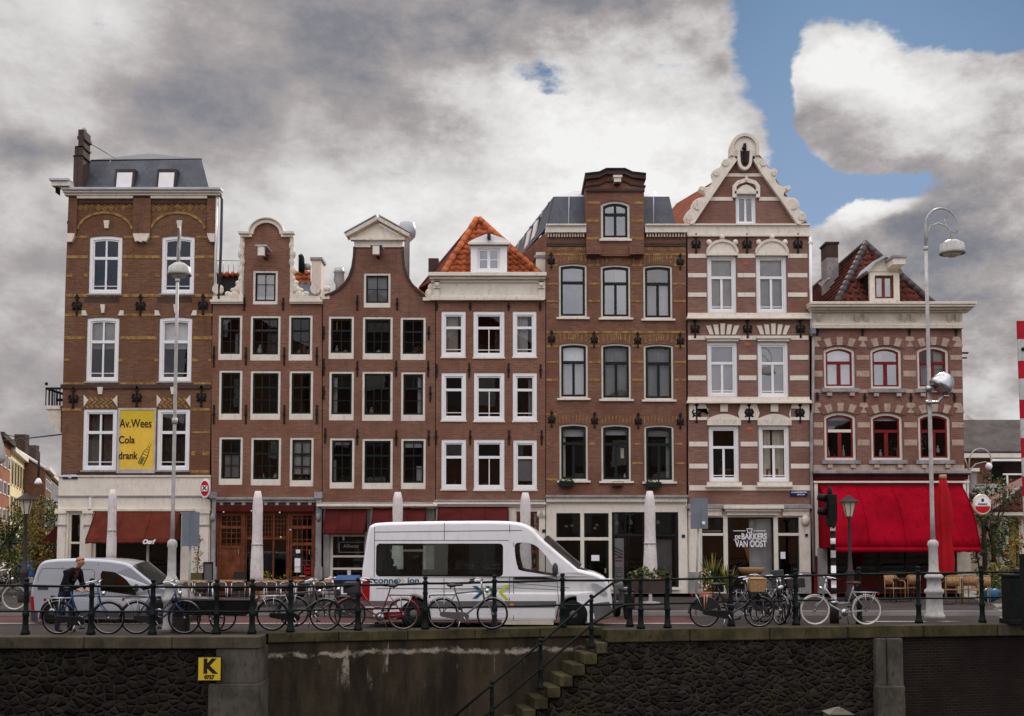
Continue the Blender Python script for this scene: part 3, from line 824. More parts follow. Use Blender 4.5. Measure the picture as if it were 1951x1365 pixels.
# ---------------------------------------------------------------- house A: tall brown corner house
hA = house('canal_house', 'tall brown brick corner house with yellow bands, painted drink advert and grey mansard roof', 265)
holes = []
holes.append(window(hA, (170, 450, 232, 560), SA, .05, g='glass_bluesky'))
holes.append(window(hA, (308, 450, 370, 560), SA, .05, g='glass_bluesky'))
for r in ((165, 605, 226, 727), (303, 605, 365, 727)):
    holes.append(window(hA, r, SA, .04, [('blind', 0, 1, .66, 1, 'curtain_sky_white'), ('blind', 0, 1, .52, .66, 'curtain_grey')], g='glass_soft' if 0 else 'glass'))
for r in ((158, 780, 222, 896), (299, 780, 361, 896)):
    holes.append(window(hA, r, SA, 0, [('drape', 0, .5, .0, 1, 'curtain_brown'), ('drape', .55, 1, 0, 1, 'curtain_brown')]))
walls(hA, [(116, 906), (124, 560), (131, 366), (412, 366), (406, 560), (399, 906)], holes, 'brick_brown')
m = MB()
def yb(y0, y1, segs, pr=.012):
    for a, b in segs: bar(m, a, b, y0, y1, 'yellow_brick', pr)
yb(449.5, 454, [(129, 166), (236, 304), (374, 410)]); yb(487, 492.5, [(128, 168), (234, 306), (372, 409)])
yb(522, 528, [(127, 138), (160, 168), (233, 244), (296, 305), (372, 380), (398, 408)])
yb(560.5, 566, [(126, 408)]); yb(598, 603, [(124, 163), (230, 300), (367, 405)])
yb(641, 647, [(123, 162), (229, 299), (368, 404)]); yb(684, 689, [(122, 132), (226, 236), (294, 301), (366, 377), (396, 402)])
yb(729, 735, [(120, 402)]); yb(778, 783, [(118, 156), (364, 400)]); yb(822, 826, [(364, 400)]); yb(860, 868, [(364, 372), (386, 399)]); yb(896, 901, [(364, 399)])
parts(m, 'brick_band', hA); m = MB()
for cx in (200, 339):   # arches, diamonds and herringbone in yellow brick
    pts = [U(cx + 53 * math.sin(a), 437 - 31 * (math.cos(a) - math.cos(1.35)) / (1 - math.cos(1.35))) for a in [-1.35 + 2.7 * k / 20 for k in range(21)]]
    m.strip(pts, -.035, .05, F - .03, F + .03, 'yellow_brick')
    for k in range(9):
        a = cx - 47 + k * 11.7
        for s_ in (-1, 1):
            q = PX([(a - 5, 396), (a, 396 + s_ * 6), (a + 5, 396)]); m.strip(q, -.018, .018, F - .022, F + .03, 'yellow_brick')
        m.prism(PX([(a - 2, 396), (a, 398.4), (a + 2, 396), (a, 393.6)]), F - .02, F + .02, 'yellow_brick')
for cx in (191, 330):
    for k in range(6):
        for j in range(3):
            a = cx - 26 + k * 10 + (j % 2) * 5; b = 776 - j * 6.5
            if (a - cx) ** 2 / 900 + (b - 778) ** 2 / 700 < 1:
                q = PX([(a - 4, b + 1.5), (a + 3, b - 4.5)] if j % 2 else [(a - 4, b - 4.5), (a + 3, b + 1.5)]); m.strip(q, -.03, .03, F - .014, F + .03, 'yellow_brick')
m.build('brick_pattern', hA)
m = MB()
bar(m, 116, 402, 733, 741, 'brick_dark', .05)
for a, b in ((131, 149), (254, 289), (395, 411)): bar(m, a, b, 379, 449, 'brick_brown', .09)
bar(m, 148, 255, 386, 389, 'brick_dark', .05); bar(m, 289, 396, 386, 389, 'brick_dark', .05)
for a, b in ((160, 227), (300, 366)): bar(m, a, b, 567, 577, 'brick_dark', .006)
bar(m, 150, 226, 897, 903, 'brick_dark', .04); bar(m, 296, 362, 897, 903, 'brick_dark', .04)
parts(m, 'brick_pilaster', hA)
def trim(h, polys, pr=.06, mat='cream_stone', name='keystone'):
    for p in polys: MB().prism(PX(p), F - pr, F + .05, mat).build(name, h, bev=.008)
trim(hA, [[(198, 421), (209, 421), (207, 436), (200, 436)], [(337, 421), (348, 421), (346, 436), (339, 436)], [(192, 581), (201, 581), (199, 597), (194, 597)], [(331, 581), (340, 581), (338, 597), (333, 597)],
          [(186, 738), (197, 738), (195, 752), (188, 752)], [(325, 738), (336, 738), (334, 752), (327, 752)]])
for s_ in ((156, 592), (295, 592)): trim(hA, [[(s_[0], 592), (s_[0] + 7, 592), (s_[0] + 11, 602), (s_[0], 602)], [(s_[0] + 80, 592), (s_[0] + 73, 592), (s_[0] + 69, 602), (s_[0] + 80, 602)]], .04, name='skewback')
for s_ in (160, 299): trim(hA, [[(s_, 753), (s_ + 9, 763), (s_, 776)], [(s_ + 64, 753), (s_ + 55, 763), (s_ + 64, 776)]], .04, name='skewback')
trim(hA, [[(255, 447), (287, 447), (285, 454), (280, 463), (275, 461), (270, 464), (265, 461), (260, 463), (257, 454)], [(129, 447), (145, 447), (143, 456), (139, 463), (130, 463)], [(396, 447), (411, 447), (410, 463), (402, 463), (398, 455)]], .14, name='corbel')
for q in ((138, 427), (270, 427), (403, 425), (147, 583), (268, 583), (387, 582), (140, 760), (261, 758), (384, 757)): anchor_lily(hA, *q, s=.95)
cornice(hA, 129, 418, [(362, 367, .32, 'zinc_light'), (367, 371, .24, 'cream'), (371, 375, .16, 'cream')])
m = MB(); bar(m, 149, 255, 373, 380, 'cream', .12); bar(m, 289, 396, 373, 380, 'cream', .12); parts(m, 'frieze', hA)
# mansard
zb, zt_ = zp(361, 270, F + .4), zp(308, 270, F + 1.1)
b0, b1 = xp(152, 361, F + .4), xp(399, 361, F + .4); t0, t1 = xp(173, 310, F + 1.1), xp(385, 305, F + 1.1); pk = U(277, 296, F + 4)
m = MB(); Yb, Yt = F + .4, F + 1.1
slab(m, [(b0, Yb, zb), (b1, Yb, zb), (t1, Yt, zt_ + .03), (t0, Yt, zt_ - .05)], 'zinc')
slab(m, [(b0, Yb, zb), (t0, Yt, zt_ - .05), (t0, F + 7, zt_ - .05), (b0, F + 8, zb)], 'zinc'); slab(m, [(b1, Yb, zb), (t1, Yt, zt_ + .03), (t1 - 1.9, F + 7, zt_ + .03), (b1 - 2.2, F + 8, zb)], 'zinc')
slab(m, [(t0, Yt, zt_), (t1, Yt, zt_ + .05), (pk[0] + .1, F + 4, pk[1])], 'zinc'); slab(m, [(t0, Yt, zt_), (pk[0] + .1, F + 4, pk[1]), (t0, F + 7, zt_)], 'zinc'); slab(m, [(t1, Yt, zt_), (pk[0] + .1, F + 4, pk[1]), (t1 - 1.9, F + 7, zt_)], 'zinc')
for fx in (.18, .3, .5, .7, .85):
    a, b = Vector((b0 + (b1 - b0) * fx, Yb - .02, zb)), Vector((t0 + (t1 - t0) * fx, Yt - .02, zt_)); m.tube([a, b], .03, 'zinc_light' if fx in (.18, .85) else 'zinc', 6)
m.box(t0, t1, Yt - .06, Yt + .02, zt_ - .16, zt_ - .1, 'zinc'); m.build('roof', hA)
for r in ((218, 321, 256, 365), (298, 321, 336, 365)):
    x0, x1, z0, z1 = WR(r, F + .36); m = MB()
    y0 = F + .28; m.hexa([(x0, y0, z0), (x1, y0, z0), (x1, y0 + .5, z0), (x0, y0 + .5, z0), (x0, y0 + .16, z1), (x1, y0 + .16, z1), (x1, y0 + .9, z1), (x0, y0 + .9, z1)], 'slate_dark')
    a, b, c, d = x0 + .085, x1 - .085, z0 + .07, z1 - .14; f_ = lambda z: y0 - .012 + .16 * (z - z0) / (z1 - z0)
    m.add([(a, f_(c), c), (b, f_(c), c), (b, f_(d), d), (a, f_(d), d)], [(0, 1, 2, 3)], 'curtain_sky_white'); m.build('roof_window', hA)  # white pane colour imitates sky mirrored in the tilted glass
m = MB()
for y0, y1, a, b in ((268, 363, 150, 162), (300, 363, 142, 151), (283, 300, 145, 151), (262, 268, 150, 165), (250, 262, 152, 163), (281, 284, 146, 164), (299, 301.5, 142, 164)):
    xa, za = U(a, y1, F + .25); xb_, zb_ = U(b, y0, F + .25); m.box(xa, xb_, F + .1, F + .75, za, zb_, 'brick_dark')
xa, za = U(158, 250, F + .3); m.lathe([(.08, 0), (.1, .12), (.05, .2)], (xa, F + .4, za - .05), 'grey_stone', 10); m.tube([U3(168, 272, F + .4), U3(220, 302, F + 1.2)], .015, 'zinc', 5)
m.build('chimney', hA)
m = MB(); bar(m, 104, 140, 348, 352, 'zinc_light', .5); bar(m, 107, 140, 352, 361, 'cream', .42); bar(m, 112, 114, 361, 372, 'black_iron', .3); m.build('eaves_beam', hA)
m = MB(); m.tube([U3(418, 368, F - .1), U3(423, 380, F - .08), U3(421, 470, F - .08), U3(417, 570, F - .06)], .05, 'zinc', 8); m.build('drainpipe', hA)
m = MB(); m.tube([U3(413.5, 372, F - .03), U3(409, 568, F - .03)], .04, 'white_paint', 8); m.build('white_pipe', hA)
# bay balcony on the flank
m = MB(); x0, z0 = U(92, 775, F + .6); x1, z1 = U(121, 778, F + .6); m.box(x0, x1, F + .3, F + 2.5, z1 - .07, z0, 'cream_stone')
prof = PX([(96, 781), (121, 781), (121, 826), (113, 822), (104, 814), (98, 800)], F + .6); m.prism(prof, F + .35, F + 2.4, 'cream_stone'); m.build('bay', hA)
m = MB()
for k in range(5):
    xx = U(94 + k * 6.4, 740, F + .3)[0]; m.box(xx - .012, xx + .012, F + .33, F + .36, zp(775, 100), zp(737, 100), 'black_iron')
for k in range(9): m.box(x0, x0 + .03, F + .33 + k * .25, F + .36 + k * .25, zp(775, 100), zp(737, 100), 'black_iron')
m.box(x0, x1, F + .32, F + .37, zp(740, 100), zp(736, 100), 'black_iron'); m.box(x0, x0 + .05, F + .32, F + 2.4, zp(740, 100), zp(736, 100), 'black_iron')
for k in range(3): scroll(m, 102 + k * 7, 760, .06, 1, F + .33, F + .36, 'black_iron', 1.2)
m.ball((x0 + .02, F + .34, zp(729, 100)), .06, 'black_iron', 8); m.build('balcony_railing', hA)
# shop front A
shop(hA, [(112, 906), (401, 906), (400, GR), (106, GR)], [(129, 977, 154, GR - 2), (182, 979, 344, GR - 2)], 'cream')
m = MB(); bar(m, 107, 402, 944.5, 947, 'grey_stone', .05); bar(m, 106, 402, 970, 974, 'cream_stone', .08); bar(m, 107, 402, 906, 909, 'cream', .05)
for a, b in ((161, 177), (377, 399), (108, 126)):
    bar(m, a, b, 976, GR, 'cream', .05); bar(m, a - 1, b + 1, 1000, 1003, 'grey_stone', .07); bar(m, a - 2, b + 2, 974, 979, 'cream', .1)
bar(m, 171, 175, 948, 972, 'white_paint', .08); parts(m, 'pilaster', hA)
d = shop_window(hA, (129, 977, 154, GR - 2), 'cream', (.62, .3), (), .07, name='door')
o = shop_window(hA, (182, 979, 344, GR - 2), 'green_black', (), (), .05); m = MB(); bar(m, 278, 284, 1030, GR, 'cream', .04); m.build('post', o)
aw, e_ = awning(hA, 183, 344, 976, 1030, .9, 'maroon_cloth', 'brick red awning with pale shop lettering over the corner shop', .12)
text('Oerf', 'lettering', aw, .2, (xp(283, 1031, F - .93), e_[1] - .07, e_[2] - .05), 'sign_white', .004, bold=.012, shear=.3)
floor_int(hA, 112, 398)
m = MB(); x0, z0 = U(118, 985, F + .5); m.add([(x0 - .9, F + 1.0, z0 - .85), (x0 - .9, F + 4, z0 - .85), (x0 + .1, F + 4, z0 + .2), (x0 + .1, F + 1.0, z0 + .2), (x0 + .1, F + 1, z0 - .85)], [(0, 1, 2, 3), (0, 3, 4)], 'maroon_dark'); o = m.build('side_awning', hA); o.modifiers.new('t', 'SOLIDIFY').thickness = .02

# ---------------------------------------------------------------- house B: neck gable
hB = house('canal_house', 'narrow red brick house with round-topped neck gable and white carved scrolls beside the corner house', 508)
holes = [window(hB, (482, 516, 529, 580), dict(SB, tr=None, up=0, lo=1, hb=(.6,), fb=.11), 0, [('blind', 0, 1, .18, 1, 'curtain_grey')], g='glass_soft')]
BW = [((416, 601, 461, 686), ()), ((477, 602, 534, 687), ()), ((550, 601, 595, 687), ()), ((417, 706, 461, 800), ()), ((477, 707, 534, 800), ()), ((551, 707, 596, 800), ()), ((417, 833, 462, 924), ()), ((478, 834, 535, 925), ()), ((552, 834, 597, 927), ())]
CURB = {0: [('drape', .0, .25, .5, 1, 'curtain_grey'), ('drape', .7, 1, 0, .6, 'curtain_grey')], 1: [('item', .06, .32, .02, .3, 'sign_white'), ('blind', .55, .95, .03, .62, 'plastic_grey'), ('blind', 0, 1, .68, .71, 'curtain_sky_white')], 2: [('item', .5, .75, .03, .4, 'pale_wood'), ('item', .2, .45, .03, .16, 'curtain_grey'), ('item', .72, .98, .03, .18, 'curtain_grey')],
        6: [('blind', .1, .95, 0, .62, 'curtain_grey'), ('plant', .02, .4, .05, .22, 'petal'), ('item', .7, .8, .02, .14, 'petal_white')], 7: [('item', .1, .2, .0, .1, 'terracotta'), ('item', .3, .36, 0, .14, 'sign_white'), ('item', .72, .92, 0, .14, 'sign_white'), ('item', .5, .66, 0, .06, 'sign_white')], 8: [('blind', .02, .98, .14, 1, 'curtain_sky_white'), ('item', .2, .4, 0, .1, 'terracotta'), ('item', .6, .8, 0, .1, 'bread')], 5: [('item', .2, .5, .0, .12, 'jeans')]}
for i, (r, _) in enumerate(BW):
    st = dict(SB) if i % 3 == 1 else dict(SB, up=1, lo=1)
    if i == 8: st = dict(st, bw=.05)
    holes.append(window(hB, r, st, 0, CURB.get(i, ())))
walls(hB, [(403, 948), (403, 577), (465, 577), (465, 447), (478, 447), (480, 438), (490, 428), (508, 423), (527, 428), (537, 438), (540, 447), (552, 447), (552, 577), (613, 577), (613, 948)], holes, 'brick_red', z_int=zp(590), body=zp(580))
m = MB(); arc = [U(508.5 + 32 * math.cos(a), 447 - 28 * math.sin(a)) for a in [PI - PI * k / 18 for k in range(19)]]
m.strip(arc, -.13, .0, F - .1, F + .06, 'cream'); m.strip(arc, .0, .05, F - .17, F + .06, 'cream_stone')
bar(m, 456, 477, 443, 448, 'cream_stone', .18); bar(m, 540, 562, 443, 448, 'cream_stone', .18); bar(m, 459, 481, 448, 453, 'cream', .1); bar(m, 536, 559, 448, 453, 'cream', .1); m.build('gable_cornice', hB, bev=.01)
m = MB()
for sg, xi in ((-1, 464), (1, 553)):
    for k in range(6):
        py = 468 + k * 16; px = xi + sg * (2.5 + (k % 2) * 2.2 + max(0, k - 3) * 2.2)
        x, z = U(px, py); m.ball((x, F, z), .13 + .02 * (k % 2), 'cream_stone', 10, (.75, .55, 1.25))
    bar(m, min(xi, xi + sg * 7), max(xi, xi + sg * 7), 453, 562, 'cream_stone', .06)
    for k, (ox, oy, rr) in enumerate(((10, 552, .16), (16, 560, .14), (24, 563, .12), (30, 560, .1), (9, 540, .12), (20, 553, .09))):
        x, z = U(xi + sg * ox, oy); m.ball((x, F, z), rr, 'cream_stone', 9, (1.1, .5, .9))
    scroll(m, xi + sg * 49, 552, .19, -sg, F - .12, F + .1, 'cream_stone')
    m.prism(PX([(xi, 562), (xi + sg * 58, 566), (xi + sg * 58, 573), (xi, 573)]), F - .09, F + .1, 'cream_stone')
    bar(m, min(xi, xi + sg * 62), max(xi, xi + sg * 62), 572.5, 577, 'cream', .15); bar(m, min(xi, xi + sg * 61), max(xi, xi + sg * 61), 577, 580, 'cream', .1)
x, z = U(621, 549); m.ball((x, F + .2, z), .13, 'cream_stone', 10, (1, 1, 1)); bar(m, 613, 628, 556, 570, 'cream', .02)
parts(m, 'gable_carving', hB, .05)
hoist(hB, 508, 489)
for p in ((466, 568, 592), (540, 568, 592), (408, 660, 700), (469, 662, 696), (542, 662, 696), (604, 662, 696), (408, 772, 808), (469, 772, 808), (542, 772, 808), (604, 772, 808)): anchor_bar(hB, *p)
m = MB(); rz0 = zp(580); 
slab(m, [(xp(410), F + .9, rz0), (xp(606), F + .9, rz0), (xp(560), F + 3.2, rz0 + 1.5), (xp(455), F + 3.2, rz0 + 1.5)], 'zinc')
m.box(xp(413, 530, F + 2.6), xp(462, 530, F + 2.6), F + 2.6, F + 5.5, rz0 + .2, zp(522, 430, F + 2.6), 'zinc'); pantiles(m, U3(413, 527, F + 2.5), U3(462, 527, F + 2.5), U3(413, 519, F + 2.9), U3(462, 519, F + 2.9), 1, 'tile_orange')
pantiles(m, U3(560, 562, F + 2.2), U3(592, 562, F + 2.2), U3(560, 516, F + 4.2), U3(592, 516, F + 4.2), 5, 'tile_orange'); m.build('roof', hB)
m = MB(); m.tube([U3(576, 520, F + 3.4), U3(576, 490, F + 3.4), U3(572, 487, F + 3.4)], .09, 'green_black', 8); m.tube([U3(571, 518, F + 3.6), U3(571, 486, F + 3.6)], .05, 'green_black', 8); m.lathe([(.12, 0), (.14, .2), (.08, .24)], U3(586, 514, F + 3.6), 'zinc_light', 10); parts(m, 'roof_vent', hB)
m = MB(); x0, z0 = U(593, 565, F + 2.5); x1, z1 = U(612, 496, F + 2.5); m.box(x0, x1, F + 2.5, F + 3.3, z0, z1, 'cream'); x0 -= .05; m.box(x0, x1 + .05, F + 2.45, F + 3.35, z1, z1 + .1, 'grey_stone'); m.build('chimney', hB)
m = MB()
for k in range(5): m.tube([U3(415 + k * 10, 520, F + 2.7), U3(415 + k * 10, 497, F + 2.7)], .012, 'zinc_light', 5)
m.tube([U3(413, 497, F + 2.7), U3(462, 497, F + 2.7)], .014, 'zinc_light', 5); m.build('roof_railing', hB)
# shop front B
SHB = [(416, 978, 463, 1112), (466, 978, 548, 1112), (551, 978, 598, 1112)]
shop(hB, [(413, 966), (601, 966), (601, GR), (413, GR)], SHB, 'brown_wood')
cornice(hB, 406, 610, [(948, 953, .12, 'grey_stone'), (953, 958, .05, 'grey_stone')]); m = MB()
for k in range(9): bar(m, 420 + k * 21, 426 + k * 21, 958, 963, 'grey_stone', .08)
bar(m, 413, 601, 958, 966, 'brick_dark', .0); bar(m, 414, 600, 964, 975, 'maroon_dark', .16); m.build('lintel', hB)
for a, b in ((402, 413), (601, 614)):
    m = MB(); bar(m, a, b, 938, GR, 'grey_stone', .1); bar(m, a - 1, b + 1, 938, 950, 'grey_stone', .16); x, z = U((a + b) / 2, 986); m.ball((x, F - .12, z), .11, 'grey_stone', 8, (.8, .6, 1.4)); bar(m, a - 1, b + 1, 1080, GR, 'grey_stone', .14); m.build('pilaster', hB)
def panel_door(h, r, mat, lights, label=None, solid=.45):
    x0, x1, z0, z1 = WR(r); z0 = max(z0, .06); m = MB(); m.ring(outl(x0 + .004, x1 - .004, z0, z1 - .004), outl(x0 + .09, x1 - .09, z0 + .12, z1 - .09), F + .04, F + .14, mat)
    zs = z0 + (z1 - z0) * solid; m.box(x0 + .09, x1 - .09, F + .07, F + .12, z0 + .12, zs, mat)
    for k in range(3): cx = x0 + .14 + (x1 - x0 - .28) * k / 2; m.box(cx - .03, cx + .03, F + .055, F + .07, z0 + .12, zs, mat)
    for a in lights: zz = z0 + (z1 - z0) * a; m.box(x0 + .09, x1 - .09, F + .05, F + .13, zz - .05, zz + .05, mat)
    d = m.build('door', h)
    if label: d['label'] = label
    m = MB(); m.add([(x0 + .05, F + .1, zs), (x1 - .05, F + .1, zs), (x1 - .05, F + .1, z1 - .05), (x0 + .05, F + .1, z1 - .05)], [(0, 1, 2, 3)], 'glass_shop')
    n = 4
    for k in range(1, n): cx = x0 + .09 + (x1 - x0 - .18) * k / n; m.box(cx - .012, cx + .012, F + .085, F + .115, zs, z1 - .09, mat)
    for k in range(6): zz = zs + (z1 - zs) * (k + .5) / 6; m.box(x0 + .09, x1 - .09, F + .087, F + .113, zz - .011, zz + .011, mat)
    m.build('leaded_light', d); MB().box(x1 - .17, x1 - .14, F - .0, F + .04, z0 + 1.0, z0 + 1.16, 'gold_dull').build('handle', d)
    return d
panel_door(hB, SHB[0], 'brown_wood', (.52, .8), 'varnished brown wooden door with leaded lights', .52)
o = shop_window(hB, SHB[1], 'brown_wood', (.64,), (.33, .66), .06); m = MB()
x0, x1, z0, z1 = WR(SHB[1]); zz = z0 + (z1 - z0) * .64
for k in range(14): cx = x0 + (x1 - x0) * (k + .5) / 14; m.box(cx - .008, cx + .008, F + .09, F + .11, zz, z1, 'brown_wood')
for k in range(6): q = zz + (z1 - zz) * (k + .5) / 6; m.box(x0, x1, F + .092, F + .108, q - .008, q + .008, 'brown_wood')
m.build('leaded_light', o); m = MB(); m.box(x0, x1, F + .05, F + .15, .06, .55, 'brown_wood'); m.build('stall_riser', o)
d = panel_door(hB, SHB[2], 'brown_wood', (.56, .8), 'varnished brown wooden door with glass and notices', .1)
for px, py, wv, hv, mt in ((567, 1051, 8, 7, 'sign_white'), (566, 1072, 11, 16, 'sign_white'), (566, 1086, 11, 10, 'curtain_sky_white'), (585, 1086, 12, 18, 'tail_red'), (586, 1080, 10, 3, 'sign_white'), (586, 1087, 10, 3, 'sign_white'), (575, 1100, 11, 5, 'sign_white')):
    m = MB(); bar(m, px - wv / 2, px + wv / 2, py - hv / 2, py + hv / 2, mt, -.07 - .0, F, .085); m.build('notice', d)
for px, py in ((426, 976), (479, 974), (533, 977), (553, 1010), (535, 1024)):
    x, z = U(px, py, F - .2); MB().ball((x, F - .2, z), .028, 'sign_white', 8).build('light_bulb', hB)
floor_int(hB, 406, 610)

# ---------------------------------------------------------------- house C: bell gable
hC = house('canal_house', 'red brick bell gable house with white triangular pediment and dark sash windows', 718)
holes = [window(hC, (693, 521, 744, 586), dict(SB, tr=None, up=0, lo=1, hb=(.5,), fb=.16), 0, [('blind', 0, 1, 0, 1, 'curtain_grey')], g='glass')]
CW = [(626, 603, 674, 684), (691, 604, 748, 685), (763, 605, 811, 686), (627, 708, 674, 801), (690, 708, 748, 802), (764, 709, 810, 802), (628, 835, 675, 931), (690, 836, 748, 932), (764, 836, 811, 932)]
CURC = {0: [('item', .1, .3, .02, .25, 'curtain_cream'), ('item', .5, .8, .02, .1, 'sign_white'), ('blind', .2, .26, .6, 1, 'bread')], 1: [('item', .35, .65, 0, .12, 'sign_white'), ('blind', .05, .95, .7, 1, 'plastic_grey')], 2: [('plant', .4, .95, .05, .26, 'bread')], 3: [('drape', .02, .22, 0, .95, 'curtain_sky_white')], 4: [('item', .1, .32, .03, .2, 'curtain_cream')], 5: [('drape', .72, 1, 0, .98, 'curtain_sky_white')],
        6: [('blind', .1, 1, .93, .98, 'curtain_sky_white'), ('plant', .3, .9, .02, .16, 'leaf_yellow'), ('drape', 0, .13, 0, .55, 'curtain_sky_white')], 8: [('blind', .02, 1, .86, .96, 'curtain_sky_white'), ('blind', .66, 1, .04, .4, 'curtain_sky_white')]}
for i, r in enumerate(CW):
    st = dict(SB) if i % 3 == 1 else dict(SB, up=1, lo=0 if i in (3, 5) else 1)
    holes.append(window(hC, r, st, 0, CURC.get(i, ())))
def mir(pts, c): return pts + [(2 * c - a, b) for a, b in reversed(pts)]
prof = [(618, 571), (619, 564), (632, 560), (645, 553), (657, 542), (666, 528), (672, 510), (675, 490), (676, 471)]
walls(hC, [(614.5, 961)] + [(615, 571)] + prof + [(767, 471), (768, 490), (770, 510), (775, 526), (783, 541), (793, 553), (806, 563), (812, 570), (829, 573), (829, 961)], holes, 'brick_red_old', z_int=zp(585), body=zp(575))
m = MB()
for S in (prof[1:], [(767, 471), (768, 490), (770, 510), (775, 526), (783, 541), (793, 553), (806, 563), (812, 570)]):
    m.strip(PX(S), -.03, .05, F - .06, F + .12, 'brick_dark')
parts(m, 'gable_coping', hC)
m = MB(); bar(m, 675, 767, 459, 472, 'cream', .06); bar(m, 669, 772, 456, 460, 'cream_stone', .2); m.prism(PX([(668, 456), (774, 456), (720.5, 427)]), F - .04, F + .3, 'cream')
for a, b in (((661, 453), (720.5, 420.5)), ((720.5, 420.5), (780, 453))): m.strip(PX([a, b]), -.03, .09, F - .24, F + .3, 'cream_stone')
for a, b in (((660, 452), (720.5, 418.5)), ((720.5, 418.5), (781, 452))): m.strip(PX([a, b]), .09, .12, F - .27, F + .3, 'zinc_light')
m.build('pediment', hC)
hoist(hC, 722, 487)
for p in ((681, 563, 592), (757, 568, 592), (617, 622, 648), (817, 622, 648), (617, 684, 716), (681, 688, 718), (755, 688, 718), (816, 688, 718), (617, 736, 762), (820, 736, 766), (620, 816, 845), (681, 818, 848), (755, 820, 850), (817, 820, 850)): anchor_bar(hC, *p)
m = MB(); slab(m, [(xp(622), F + .7, zp(562)), (xp(822), F + .7, zp(566)), (xp(760), F + 3, zp(500)), (xp(690), F + 3, zp(500))], 'roof_red'); m.build('roof', hC)
m = MB(); x, z = U(646, 548, F + 1.5); m.lathe([(.13, -.3), (.13, .1), (.2, .25), (.17, .5), (.22, .55), (.17, .62), (.16, .72)], (x, F + 1.5, z), 'zinc_light', 14); m.build('roof_vent', hC)
m = MB(); x, z = U(775, 545, F + 2.2); z1 = U(775, 462, F + 2.2)[1]; m.lathe([(.1, z - 1), (.1, z1), (.3, z1 + .2), (.34, z1 + .4), (.27, z1 + .72), (.2, z1 + .74)], (x, F + 2.2, 0), 'zinc_light', 16); m.build('flue_pipe', hC)
SHC = [(628, 970, 700, GR - 2), (704, 970, 812, GR - 2)]
shop(hC, [(616, 961), (828, 961), (828, GR), (616, GR)], SHC, 'grey_stone')
cornice(hC, 612, 828, [(957, 961, .14, 'grey_stone'), (961, 966, .3, 'cream'), (966, 970, .1, 'cream')])
o = shop_window(hC, SHC[0], 'cream', (.43, .68), (.0,), .1); m = MB(); bar(m, 628, 700, 1082, 1086, 'cream', -.05); bar(m, 661, 668, 1085, GR, 'cream', -.05); bar(m, 652, 656, 1018, 1030, 'cream', -.05); m.build('glazing_bars', o)
text('Allbeste', 'lettering', o, .16, (xp(668, 1041), F + .085, zp(1041)), 'curtain_grey', .002)
m = MB(); q = outl(xp(645, 1041), xp(694, 1041), zp(1053), zp(1033)); m.ring(q, outl(xp(645, 1041) + .015, xp(694, 1041) - .015, zp(1053) + .015, zp(1033) - .015), F + .083, F + .09, 'curtain_grey'); m.build('sign_frame', o)
shop_window(hC, SHC[1], 'cream', (.5,), (.5,), .1)
awning(hC, 622, 700, 968, 1013, .75, 'maroon_dark', 'dark maroon awning, lower one beside the van', .12)
awning(hC, 713, 812, 966, 1003, .9, 'maroon_dark', 'dark maroon awning above the white van', .12)
floor_int(hC, 618, 826)

# ---------------------------------------------------------------- house D: red house with orange roof and dormer
hD = house('canal_house', 'red brick house with white frieze, orange pantile hip roof and small white dormer', 932)
DW = [(841, 594, 887, 680), (902, 594, 961, 681), (977, 594, 1022, 680), (841, 711, 888, 801), (903, 711, 961, 802), (977, 711, 1023, 802), (841, 838, 888, 932), (903, 838, 961, 933), (978, 839, 1023, 933)]
CURD = {0: [('drape', .0, .75, 0, 1, 'curtain_cream')], 1: [('drape', .75, 1, 0, .7, 'curtain_brown')], 2: [('drape', .1, .7, 0, 1, 'curtain_sky_white')], 3: [('drape', 0, .12, 0, .7, 'curtain_cream')], 5: [('drape', .72, 1, 0, 1, 'curtain_grey'), ('item', .4, .6, 0, .06, 'yellow_sign')], 8: [('blind', .08, .95, .12, .68, 'curtain_grey'), ('item', .2, .4, 0, .1, 'logo_teal'), ('item', .6, .9, 0, .1, 'logo_teal')], 6: [('item', .5, .62, 0, .12, 'terracotta')]}
holes = []
for i, r in enumerate(DW):
    st = dict(SD, lo=1 if i % 3 == 1 else 0)
    if i >= 6: st['hb'] = ()
    holes.append(window(hD, r, st, 0, CURD.get(i, ()), g='glass'))
walls(hD, [(830.5, 956), (830.5, 573), (1039, 573), (1039, 956)], holes, 'brick_red', z_int=zp(560))
m = MB(); bar(m, 824, 1039, 536, 571, 'cream', .05, F, .3); m.build('frieze', hD)
cornice(hD, 824, 1034, [(523, 530, .34, 'cream'), (530, 535, .24, 'cream_stone'), (535, 540, .12, 'cream'), (564, 567, .09, 'cream'), (567, 574, .16, 'cream')])
m = MB()
for a in (833, 1031):
    bar(m, a - 5, a + 5, 537, 566, 'cream', .12); x, z = U(a, 545); m.ball((x, F - .14, z), .1, 'cream', 8); bar(m, a - 6, a + 6, 548, 551, 'cream', .18)
parts(m, 'bracket', hD)
m = MB()
for ox, oy, rr in ((818, 560, .2), (814, 568, .16), (822, 548, .17), (826, 540, .12)):
    x, z = U(ox, oy); m.ball((x, F + .06, z), rr, 'cream_stone', 10, (.8, .6, 1))
bar(m, 806, 828, 568, 574, 'cream_stone', .1); m.build('corner_carving', hD)
for p in ((832, 577, 592), (896, 577, 592), (969, 577, 592), (1029, 577, 592), (832, 694, 720), (894, 692, 720), (969, 692, 720), (1030, 694, 720), (831, 820, 848), (896, 820, 848), (970, 820, 848), (1032, 820, 848)): anchor_bar(hD, *p)
m = MB(); pkD = U3(911, 419, F + 2.3); bl, br_2 = U3(842, 526, F + .3), U3(1032, 526, F + .3)
pantiles(m, bl, br_2, pkD, pkD, 11, 'tile_orange', .24, .045)
lv = U3(800, 550, F + 2.2); rv = U3(1045, 520, F + 2.2)
